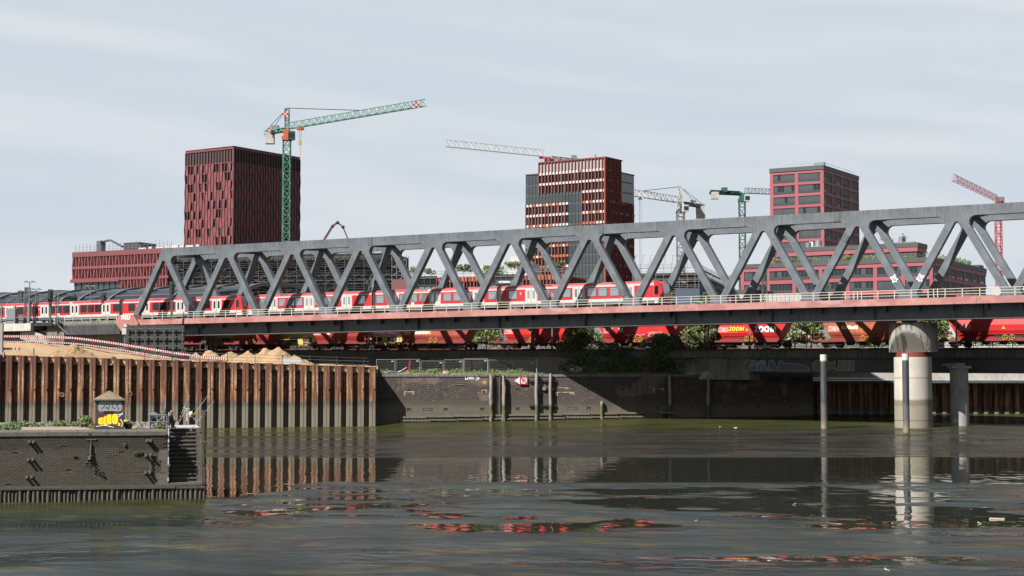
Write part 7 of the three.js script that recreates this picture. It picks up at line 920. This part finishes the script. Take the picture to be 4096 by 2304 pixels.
  tree('yellow_bush', 'round yellow green bush left of the brick hut', at(342, -7, TOP - 0.05), 0.75, 0.62, 0.55, 1600, 0.06, G3, 741); tree('weed_clump', 'leafy weed clump right of the brick hut', at(500, -3, TOP - 0.05), 0.4, 0.5, 0.3, 500, 0.05, G2, 743, 'weeds'); tree('weed_clump', 'leafy weed clump below the pipe railing', at(640, -1.2, TOP - 0.05), 0.35, 0.6, 0.3, 600, 0.05, G3, 745, 'weeds'); tree('weed_clump', 'leafy weed clump at the left foot of the hut', at(370, -1.4, TOP - 0.05), 0.38, 0.35, 0.3, 400, 0.05, G2, 747, 'weeds');
  // brick hut with sprayed pictures
  {
    const b0 = at(379, -1.0, TOP - 0.03), hut = thing('brick_hut', 'small brick hut with pyramid roof and yellow spray lettering', 'hut', b0, 0.29), w = 1.72, h = 1.78, dp = 1.6, tw = 512, thh = 512;
    const art = canvasTexture(512, 512, (g) => { const W = 512, H = 512; g.fillStyle = '#3a3a3c'; g.fillRect(0, 0, W, H); g.fillStyle = '#8f9093'; g.beginPath(); g.roundRect(40, 6, 440, 190, 60); g.fill(); g.lineWidth = 12; g.strokeStyle = '#17181a'; g.stroke(); g.lineWidth = 13; g.beginPath(); g.moveTo(110, 150); g.lineTo(210, 40); g.moveTo(170, 120); g.lineTo(240, 130); g.moveTo(260, 40); g.lineTo(230, 160); g.moveTo(330, 20); g.bezierCurveTo(280, 60, 300, 150, 360, 130); g.moveTo(360, 30); g.lineTo(420, 160); g.moveTo(430, 20); g.lineTo(380, 90); g.stroke();
      g.fillStyle = '#101113'; g.fillRect(150, 180, 190, 40); g.strokeStyle = '#d6d9dd'; g.lineWidth = 16; g.beginPath(); g.moveTo(400, 240); g.lineTo(490, 240); g.moveTo(380, 320); g.lineTo(490, 210); g.moveTo(440, 330); g.bezierCurveTo(500, 360, 490, 420, 470, 460); g.stroke(); g.strokeStyle = '#c32a1c'; g.lineWidth = 10; g.beginPath(); g.moveTo(60, 200); g.lineTo(140, 205); g.moveTo(480, 100); g.lineTo(500, 200); g.stroke();
      g.fillStyle = '#f2dc1e'; g.strokeStyle = '#c8361a'; g.lineWidth = 9; const blob = (x, y, w2, h2, q) => { g.beginPath(); g.roundRect(x, y, w2, h2, q); g.fill(); g.stroke(); }; blob(50, 290, 130, 130, 45); blob(140, 262, 110, 170, 50); blob(200, 236, 110, 180, 50); blob(290, 226, 120, 190, 56); g.lineWidth = 5; g.beginPath(); g.moveTo(80, 330); g.bezierCurveTo(140, 300, 140, 380, 90, 380); g.moveTo(180, 300); g.lineTo(185, 380); g.lineTo(220, 380); g.moveTo(240, 290); g.lineTo(270, 380); g.moveTo(330, 270); g.bezierCurveTo(300, 330, 370, 350, 340, 400); g.stroke(); blob(404, 386, 44, 60, 20); g.strokeStyle = '#cfd3d8'; g.lineWidth = 14; g.beginPath(); g.moveTo(20, 450); g.lineTo(180, 430); g.lineTo(330, 470); g.stroke(); });
    const artM = new THREE.MeshStandardMaterial({ map: art, roughness: 0.85 }), sideTones = [paint(0.32, 0.075, 0.03, 0.9), paint(0.05, 0.045, 0.045, 0.9), paint(0.13, 0.05, 0.04, 0.9), paint(0.24, 0.13, 0.11, 0.9)]; const rb = rng(751);
    mesh('mortar_core', boxAt(0.03, w - 0.03, 0, h, -dp + 0.03, -0.03), paint(0.06, 0.058, 0.055, 0.95), hut);
    const bw2 = w / 9, bh2 = h / 22; for (let q = 0; q < 22; q++) for (let k = -1; k < 9; k++) { const xa = Math.max(0, (k + (q % 2) * 0.5) * bw2), xb = Math.min(w, (k + 1 + (q % 2) * 0.5) * bw2); if (xb - xa < 0.03) continue; const yy = (q + 0.5) * bh2; if (yy > h * 0.565 && yy < h * 0.65 && (xa + xb) / 2 > w * 0.3 && (xa + xb) / 2 < w * 0.66) continue; const g = box(xb - xa - 0.014, bh2 - 0.013, 0.07, (xa + xb) / 2, yy, -0.035 + (rb() - 0.5) * 0.008), uv = g.attributes.uv, q2 = g.attributes.position; for (let i = 0; i < uv.count; i++) uv.setXY(i, q2.getX(i) / w, q2.getY(i) / h); mesh('brick', g, artM, hut, true); }
    const gs = boxUV(join([box(0.07, bh2 - 0.013, dp / 6 - 0.014)])); for (let q = 0; q < 22; q++) for (let k = 0; k < 6; k++) { put('side_brick', gs, sideTones[k > 3 || rb() < 0.5 ? 0 : 1 + Math.floor(rb() * 3)], hut, 0.03, (q + 0.5) * bh2, -(k + 0.5) * dp / 6 - 0.02); put('side_brick', gs, sideTones[1], hut, w - 0.03, (q + 0.5) * bh2, -(k + 0.5) * dp / 6 - 0.02); }
    mesh('vent_slot', boxAt(w * 0.31, w * 0.65, h * 0.575, h * 0.64, -0.06, -0.02), M.black, hut);
    const rg = new THREE.ConeGeometry(1.32, 0.55, 4, 1); rg.rotateY(Math.PI / 4); rg.scale(1, 1, 0.95); rg.translate(w / 2, h + 0.36, -dp / 2); mesh('roof', rg, textured(colourTexture(128, 128, 1, 1, (u, v) => mixc([0.12, 0.085, 0.055], [0.27, 0.20, 0.10], fbm(u, v, 12, 12, 5, 755))), 0.9), hut); mesh('eaves', boxAt(-0.09, w + 0.09, h, h + 0.09, -dp - 0.08, 0.09), coping, hut);
  }
  // bollard, black tub, pallet bits, pipe railing, posts
  { const g = new THREE.LatheGeometry([[0.0, 0], [0.2, 0], [0.15, 0.06], [0.12, 0.16], [0.13, 0.26], [0.2, 0.33], [0.22, 0.4], [0.17, 0.45], [0, 0.46]].map((p) => new THREE.Vector2(p[0], p[1])), 20); const t = thing('yellow_bollard', 'yellow mooring bollard right of the brick hut', 'bollard', at(504, -6.6)); mesh('bollard_body', g, paint(0.50, 0.42, 0.03, 0.6), t); mesh('base_plate', new THREE.CylinderGeometry(0.24, 0.26, 0.05, 16).translate(0, 0.0, 0), M.rustPaint, t); }
  { const t = thing('black_tub', 'black plastic tub on the quay right of the hut', 'tub', at(514, -1.6)); const g = new THREE.CylinderGeometry(0.22, 0.17, 0.28, 14, 1, true); g.translate(0, 0.14, 0); mesh('tub_wall', [g, new THREE.CylinderGeometry(0.17, 0.17, 0.02, 14).translate(0, 0.01, 0)], paint(0.01, 0.01, 0.01, 0.6, 0, { side: THREE.DoubleSide }), t); const tr = new THREE.TorusGeometry(0.22, 0.018, 6, 18); tr.rotateX(Math.PI / 2); tr.translate(0, 0.28, 0); mesh('rim', tr, M.dark, t); }
  { const t = thing('concrete_wedge', 'broken concrete wedge standing in the weeds', 'concrete block', at(556, -4.5)); mesh('wedge', prism([[-0.14, 0], [0.2, 0], [0.2, 0.1], [-0.05, 0.42], [-0.14, 0.42]], -0.2, 0.2, 0.01), M.concrete, t); mesh('chip', box(0.14, 0.08, 0.12, 0.34, 0.04, 0.1), M.concrete, t); }
  { const t = thing('pipe_railing', 'grey pipe railing at the quay corner above the stairs', 'railing', fromL(0, TOP, 0), -th), x0 = xAt(598, -0.6), x1 = xAt(666, -0.6), pm = paint(0.14, 0.19, 0.20, 0.6); for (const x of [x0, x1]) mesh('railing_post', rod(V(x, -0.05, -0.6), V(x, 0.92, -0.6), 0.035), pm, t); mesh('rail_bar', rod(V(x0, 0.88, -0.6), V(x1, 0.88, -0.6), 0.03), pm, t); mesh('rail_bar', rod(V(x0, 0.45, -0.6), V(x1, 0.45, -0.6), 0.03), pm, t); mesh('diagonal_pipe', rod(V(x0, 0.15, -0.6), V(x1 - 0.1, 0.8, -0.6), 0.025), pm, t); mesh('leaning_pipe', rod(V(x0 - 0.9, 0.02, -0.9), V(x1 - 0.3, 1.0, -1.2), 0.022), M.dark, t); }
  { const t = thing('striped_post', 'tall pipe post with flaking paint beside the stairs', 'post', fromL(xs0 - 0.02, 1.2, 0.1)); mesh('pipe', rod(V(0, 0, 0), V(0, TOP - 1.2 + 1.05, 0), 0.045), textured(colourTexture(16, 256, 1, 4, (u, v) => mixc([0.03, 0.03, 0.033], [0.5, 0.5, 0.48], sm(0.5, 0.56, fbm(u, v, 3, 24, 3, 761)))), 0.7), t); mesh('bracket', boxAt(-0.1, 0.1, 1.0, 1.1, -0.1, 0.06), iron, t); }
  { const q = fromL(xe + 0.12, 0, -0.2), t = thing('timber_mooring_post', 'weathered square timber post at the stair end', 'mooring post', V(q.x, 0, q.z), -th); mesh('post', prism([[-0.13, 0.2], [0.13, 0.2], [0.12, 5.55], [-0.1, 5.6]], -0.13, 0.13, 0.015), wood[2], t); mesh('rubbing_strip', boxAt(-0.08, 0.06, 2.2, 5.3, 0.13, 0.16), wood[1], t); mesh('iron_band', boxAt(-0.16, 0.16, 3.6, 3.7, -0.16, 0.17), iron, t); }
  // fishing tackle
  const rod3 = (pts, r0, m, name, par) => { for (let i = 0; i + 1 < pts.length; i++) mesh(name, rod(pts[i], pts[i + 1], r0 * (1 - 0.25 * i), r0 * (0.75 - 0.2 * i), 6), m[Math.min(i, m.length - 1)], par); };
  const dR = 103.6, pr = (px, py, dz = 0) => P(px, py, dR + dz); const yel = paint(0.55, 0.52, 0.02, 0.5), lightR = paint(0.5, 0.5, 0.48, 0.4);
  for (const [a, b, label, ms] of [[[712, 1685], [760, 1582], 'long pale fishing rod leaning left in the tripod', [M.dark, lightR]], [[775, 1660], [835, 1578], 'fishing rod with yellow handle', [yel, lightR]], [[735, 1680], [815, 1590], 'thin dark fishing rod behind the white bag', [M.dark, M.dark]], [[740, 1748], [857, 1604], 'fishing rod propped across the stairs with bright reel', [M.dark, lightR]]]) { const p = pr(...a), q = pr(...b), t = thing('fishing_rod', label, 'fishing rod', p.clone(), 0, 'fishing rods by the stairs'), e = q.clone().sub(p); rod3([V(0, 0, 0), e.clone().multiplyScalar(0.3), e.clone().multiplyScalar(0.65), e], 0.024, ms, 'rod_section', t); const rl = new THREE.CylinderGeometry(0.05, 0.05, 0.06, 10); rl.rotateX(Math.PI / 2); rl.translate(e.x * 0.22, e.y * 0.22 - 0.05, 0.03); mesh('reel', rl, M.galvanised, t); }
  { const c = pr(738, 1688), t = thing('rod_tripod', 'silver rod rest tripod with hanging white bag', 'tripod', c), top = pr(745, 1635).sub(c); for (const q of [[718, 1687], [752, 1690], [785, 1686]]) mesh('leg', rod(pr(...q).sub(c), top, 0.02), lightR, t); mesh('cross_bar', rod(pr(732, 1631).sub(c), pr(760, 1637).sub(c), 0.022), lightR, t); const bg = new THREE.IcosahedronGeometry(0.16, 2), q = bg.attributes.position; for (let i = 0; i < q.count; i++) { const k = 0.75 + 0.5 * fbmWorld(q.getX(i) * 9 + 2, q.getY(i) * 9 + q.getZ(i) * 5, 771, 3); q.setXYZ(i, q.getX(i) * k * 0.9, q.getY(i) * k * 1.25, q.getZ(i) * k * 0.7); } const bc = pr(764, 1658).sub(c); bg.translate(bc.x, bc.y, bc.z); mesh('white_bag', toCreasedNormals(bg, 0.4), M.white, t); mesh('white_cloth', bar(pr(749, 1652).sub(c), pr(747, 1683).sub(c), 0.1, 0.03), M.white, t); }
  // two anglers
  function angler(pos, ry, bones, label, capBone, extra) {
    const t = thing('person', label, 'person', pos, ry, 'anglers on the quay'), half = 0.85, res = 96, mc = new MarchingCubes(res, M.dark, false, false, 80000), cen = V(0, 0.72, 0), f = mc.field;
    const B = bones.map((b) => ({ a: V(...b[0]), d: V(...b[1]).sub(V(...b[0])), l2: 0, r0: b[2], r1: b[3], c: b[4] })); B.forEach((b) => { b.l2 = b.d.lengthSq() || 1e-6; });
    const dist = (x, y, z) => { let m = 1e9, ci = 0, near = 1e9; for (const b of B) { const px = x - b.a.x, py = y - b.a.y, pz = z - b.a.z; let k = (px * b.d.x + py * b.d.y + pz * b.d.z) / b.l2; k = k < 0 ? 0 : k > 1 ? 1 : k; const q = Math.hypot(px - b.d.x * k, py - b.d.y * k, pz - b.d.z * k) - (b.r0 + (b.r1 - b.r0) * k); if (q < near) { near = q; ci = b.c; } const h = Math.max(0, 0.035 - Math.abs(m - q)) / 0.035; m = Math.min(m, q) - h * h * 0.035 * 0.25; } return [m, ci]; };
    for (let z = 0; z < res; z++) for (let y = 0; y < res; y++) for (let x = 0; x < res; x++) f[x + y * res + z * res * res] = -dist((x - res / 2) / (res / 2) * half + cen.x, (y - res / 2) / (res / 2) * half + cen.y, (z - res / 2) / (res / 2) * half + cen.z)[0];
    mc.isolation = 0; mc.update(); const n = mc.count, p = new Float32Array(n * 3), nn = new Float32Array(n * 3), col = new Float32Array(n * 3);
    for (let i = 0; i < n; i++) { const x = mc.positionArray[3 * i] * half + cen.x, y = mc.positionArray[3 * i + 1] * half + cen.y, z = mc.positionArray[3 * i + 2] * half + cen.z; p.set([x, y, z], 3 * i); nn.set([mc.normalArray[3 * i], mc.normalArray[3 * i + 1], mc.normalArray[3 * i + 2]], 3 * i); col.set(dist(x, y, z)[1], 3 * i); }
    const g = new THREE.BufferGeometry(); g.setAttribute('position', new THREE.BufferAttribute(p, 3)); g.setAttribute('color', new THREE.BufferAttribute(col, 3)); g.computeVertexNormals(); const o = new THREE.Mesh(g, paint(1, 1, 1, 0.85, 0, { vertexColors: true })); o.material.vertexColors = true; o.name = 'body'; o.castShadow = o.receiveShadow = true; t.add(o); if (extra) extra(t); return t;
  }
  const skin = [0.40, 0.22, 0.15], blackC = [0.016, 0.017, 0.02], greyC = [0.10, 0.11, 0.115], jean = [0.075, 0.085, 0.10], shoe = [0.03, 0.03, 0.03];
  const fingers = (w, dir, c) => { const b = []; for (let k = 0; k < 4; k++) { const o = -0.03 + k * 0.02, L = [0.065, 0.075, 0.07, 0.055][k], m = [w[0] + dir[0] * (0.06 + L * 0.5), w[1] + dir[1] * (0.06 + L * 0.5) - 0.005, w[2] + o]; b.push([[w[0] + dir[0] * 0.05, w[1] + dir[1] * 0.05, w[2] + o], m, 0.011, 0.01, c], [m, [m[0] + dir[0] * L * 0.35, m[1] - 0.035, m[2]], 0.01, 0.009, c]); } b.push([w, [w[0] + dir[0] * 0.07, w[1] + dir[1] * 0.07, w[2]], 0.03, 0.034, c], [[w[0] + dir[0] * 0.03, w[1] + dir[1] * 0.03, w[2] + 0.035], [w[0] + dir[0] * 0.07, w[1] + dir[1] * 0.07 + 0.01, w[2] + 0.06], 0.013, 0.011, c]); return b; };
  // squatting angler looking right, on the platform at the head of the stairs (+x is where he looks)
  const p2 = P(683, 1690, 104.4); p2.y = TOP + 0.03; const seat = V(p2.x, p2.y, p2.z);
  angler(seat, -0.25, [[[-0.16, 0.36, 0], [-0.04, 0.62, 0], 0.17, 0.16, blackC], [[-0.04, 0.62, 0], [0.0, 0.74, 0], 0.16, 0.13, blackC], [[0.0, 0.76, 0.0], [0.04, 0.86, 0], 0.055, 0.055, skin], [[0.05, 0.93, 0], [0.06, 1.0, 0], 0.085, 0.09, skin], [[0.13, 0.94, 0], [0.165, 0.925, 0], 0.018, 0.014, skin], [[0.06, 0.95, 0.085], [0.06, 0.97, 0.09], 0.02, 0.016, skin], [[0.06, 0.95, -0.085], [0.06, 0.97, -0.09], 0.02, 0.016, skin],
    [[-0.14, 0.33, 0.1], [0.22, 0.44, 0.13], 0.1, 0.08, jean], [[0.22, 0.44, 0.13], [0.14, 0.08, 0.13], 0.075, 0.055, jean], [[0.1, 0.04, 0.13], [0.3, 0.035, 0.14], 0.045, 0.04, shoe], [[-0.14, 0.33, -0.1], [0.2, 0.42, -0.13], 0.1, 0.08, jean], [[0.2, 0.42, -0.13], [0.12, 0.08, -0.13], 0.075, 0.055, jean], [[0.08, 0.04, -0.13], [0.28, 0.035, -0.14], 0.045, 0.04, shoe],
    [[-0.01, 0.7, 0.19], [0.02, 0.48, 0.24], 0.065, 0.055, blackC], [[0.02, 0.48, 0.24], [0.24, 0.5, 0.16], 0.052, 0.042, blackC], ...fingers([0.25, 0.5, 0.15], [0.98, 0.1, 0], skin), [[-0.01, 0.7, -0.19], [0.02, 0.48, -0.24], 0.065, 0.055, blackC], [[0.02, 0.48, -0.24], [0.22, 0.48, -0.14], 0.052, 0.042, blackC], ...fingers([0.23, 0.48, -0.13], [0.98, 0.1, 0], skin)], 'angler in dark jacket and grey cap crouching by the stairs', 0,
    (t) => { const g = new THREE.SphereGeometry(0.105, 16, 10, 0, Math.PI * 2, 0, 1.5); g.translate(0.05, 0.985, 0); mesh('cap', [g, boxAt(0.1, 0.24, 0.97, 0.985, -0.07, 0.07)], paint(0.17, 0.18, 0.19, 0.8), t); mesh('low_stool', [boxAt(-0.34, 0.02, 0.2, 0.24, -0.17, 0.17), rod(V(-0.3, 0, 0.14), V(-0.05, 0.2, 0.14), 0.015), rod(V(-0.3, 0, -0.14), V(-0.05, 0.2, -0.14), 0.015), rod(V(-0.02, 0, 0.14), V(-0.28, 0.2, 0.14), 0.015), rod(V(-0.02, 0, -0.14), V(-0.28, 0.2, -0.14), 0.015)], M.dark, t); const bt = new THREE.CylinderGeometry(0.035, 0.035, 0.2, 12); bt.translate(0.345, 0.53, 0.15); mesh('bottle', [bt, rod(V(0.345, 0.63, 0.15), V(0.345, 0.69, 0.15), 0.025, 0.013)], paint(0.5, 0.28, 0.28, 0.3), t); });
  const p1 = at(606, -1.9); angler(p1, -0.15, [[[-0.08, 0.82, 0], [0.18, 0.86, 0], 0.15, 0.17, greyC], [[0.18, 0.86, 0], [0.42, 0.74, 0], 0.17, 0.15, greyC], [[0.44, 0.72, 0], [0.52, 0.66, 0], 0.055, 0.055, skin], [[0.56, 0.62, 0], [0.62, 0.57, 0], 0.085, 0.09, [0.05, 0.035, 0.025]], [[0.64, 0.53, 0], [0.65, 0.52, 0], 0.06, 0.06, skin],
    [[-0.08, 0.8, 0.1], [-0.02, 0.44, 0.12], 0.11, 0.08, jean], [[-0.02, 0.44, 0.12], [-0.08, 0.09, 0.12], 0.078, 0.055, jean], [[-0.1, 0.045, 0.12], [0.1, 0.035, 0.13], 0.048, 0.042, shoe], [[-0.08, 0.8, -0.1], [0.06, 0.46, -0.12], 0.11, 0.08, jean], [[0.06, 0.46, -0.12], [0.06, 0.09, -0.12], 0.078, 0.055, jean], [[0.04, 0.045, -0.12], [0.24, 0.035, -0.13], 0.048, 0.042, shoe],
    [[0.38, 0.74, 0.18], [0.46, 0.5, 0.2], 0.062, 0.052, greyC], [[0.46, 0.5, 0.2], [0.55, 0.28, 0.15], 0.05, 0.04, greyC], ...fingers([0.56, 0.26, 0.15], [0.4, -0.9, 0], skin), [[0.38, 0.74, -0.18], [0.46, 0.5, -0.2], 0.062, 0.052, greyC], [[0.46, 0.5, -0.2], [0.55, 0.28, -0.13], 0.05, 0.04, greyC], ...fingers([0.56, 0.26, -0.13], [0.4, -0.9, 0], skin)], 'angler in grey jacket bending down behind the pipe railing', 0,
    (t) => { const g = new THREE.SphereGeometry(0.1, 14, 10); g.scale(1.05, 0.8, 1); g.translate(0.6, 0.63, 0); mesh('hair', g, paint(0.04, 0.03, 0.022, 0.9), t); mesh('collar', rod(V(0.4, 0.78, 0), V(0.47, 0.72, 0), 0.1, 0.085, 12), paint(0.10, 0.11, 0.115, 0.9), t); });
  { const t = thing('tackle_bag', 'dark tackle bag with straps under the pipe railing', 'bag', at(645, -1.4)); mesh('bag_body', prism(roundRect(-0.28, 0.28, 0, 0.42, 0.1), -0.16, 0.16, 0.03), paint(0.05, 0.06, 0.065, 0.8), t); mesh('strap', [boxAt(-0.16, -0.12, 0, 0.43, 0.16, 0.175), boxAt(0.12, 0.16, 0, 0.43, 0.16, 0.175)], M.galvanised, t); }
  { const t = thing('rod_bag', 'camouflage rod bag standing behind the railing', 'bag', at(655, -2.2)); mesh('bag_body', rod(V(0, 0, 0), V(0.06, 1.25, 0), 0.11, 0.09, 12), textured(colourTexture(64, 64, 0.6, 0.6, (u, v) => mixc([0.05, 0.055, 0.035], [0.2, 0.19, 0.15], sm(0.45, 0.55, fbm(u, v, 6, 6, 3, 781)))), 0.9), t); mesh('marker_flag', rod(V(0.06, 1.25, 0), V(0.08, 2.1, 0), 0.02), paint(0.5, 0.3, 0.28, 0.7), t); }
}
renderer.render(scene, camera);
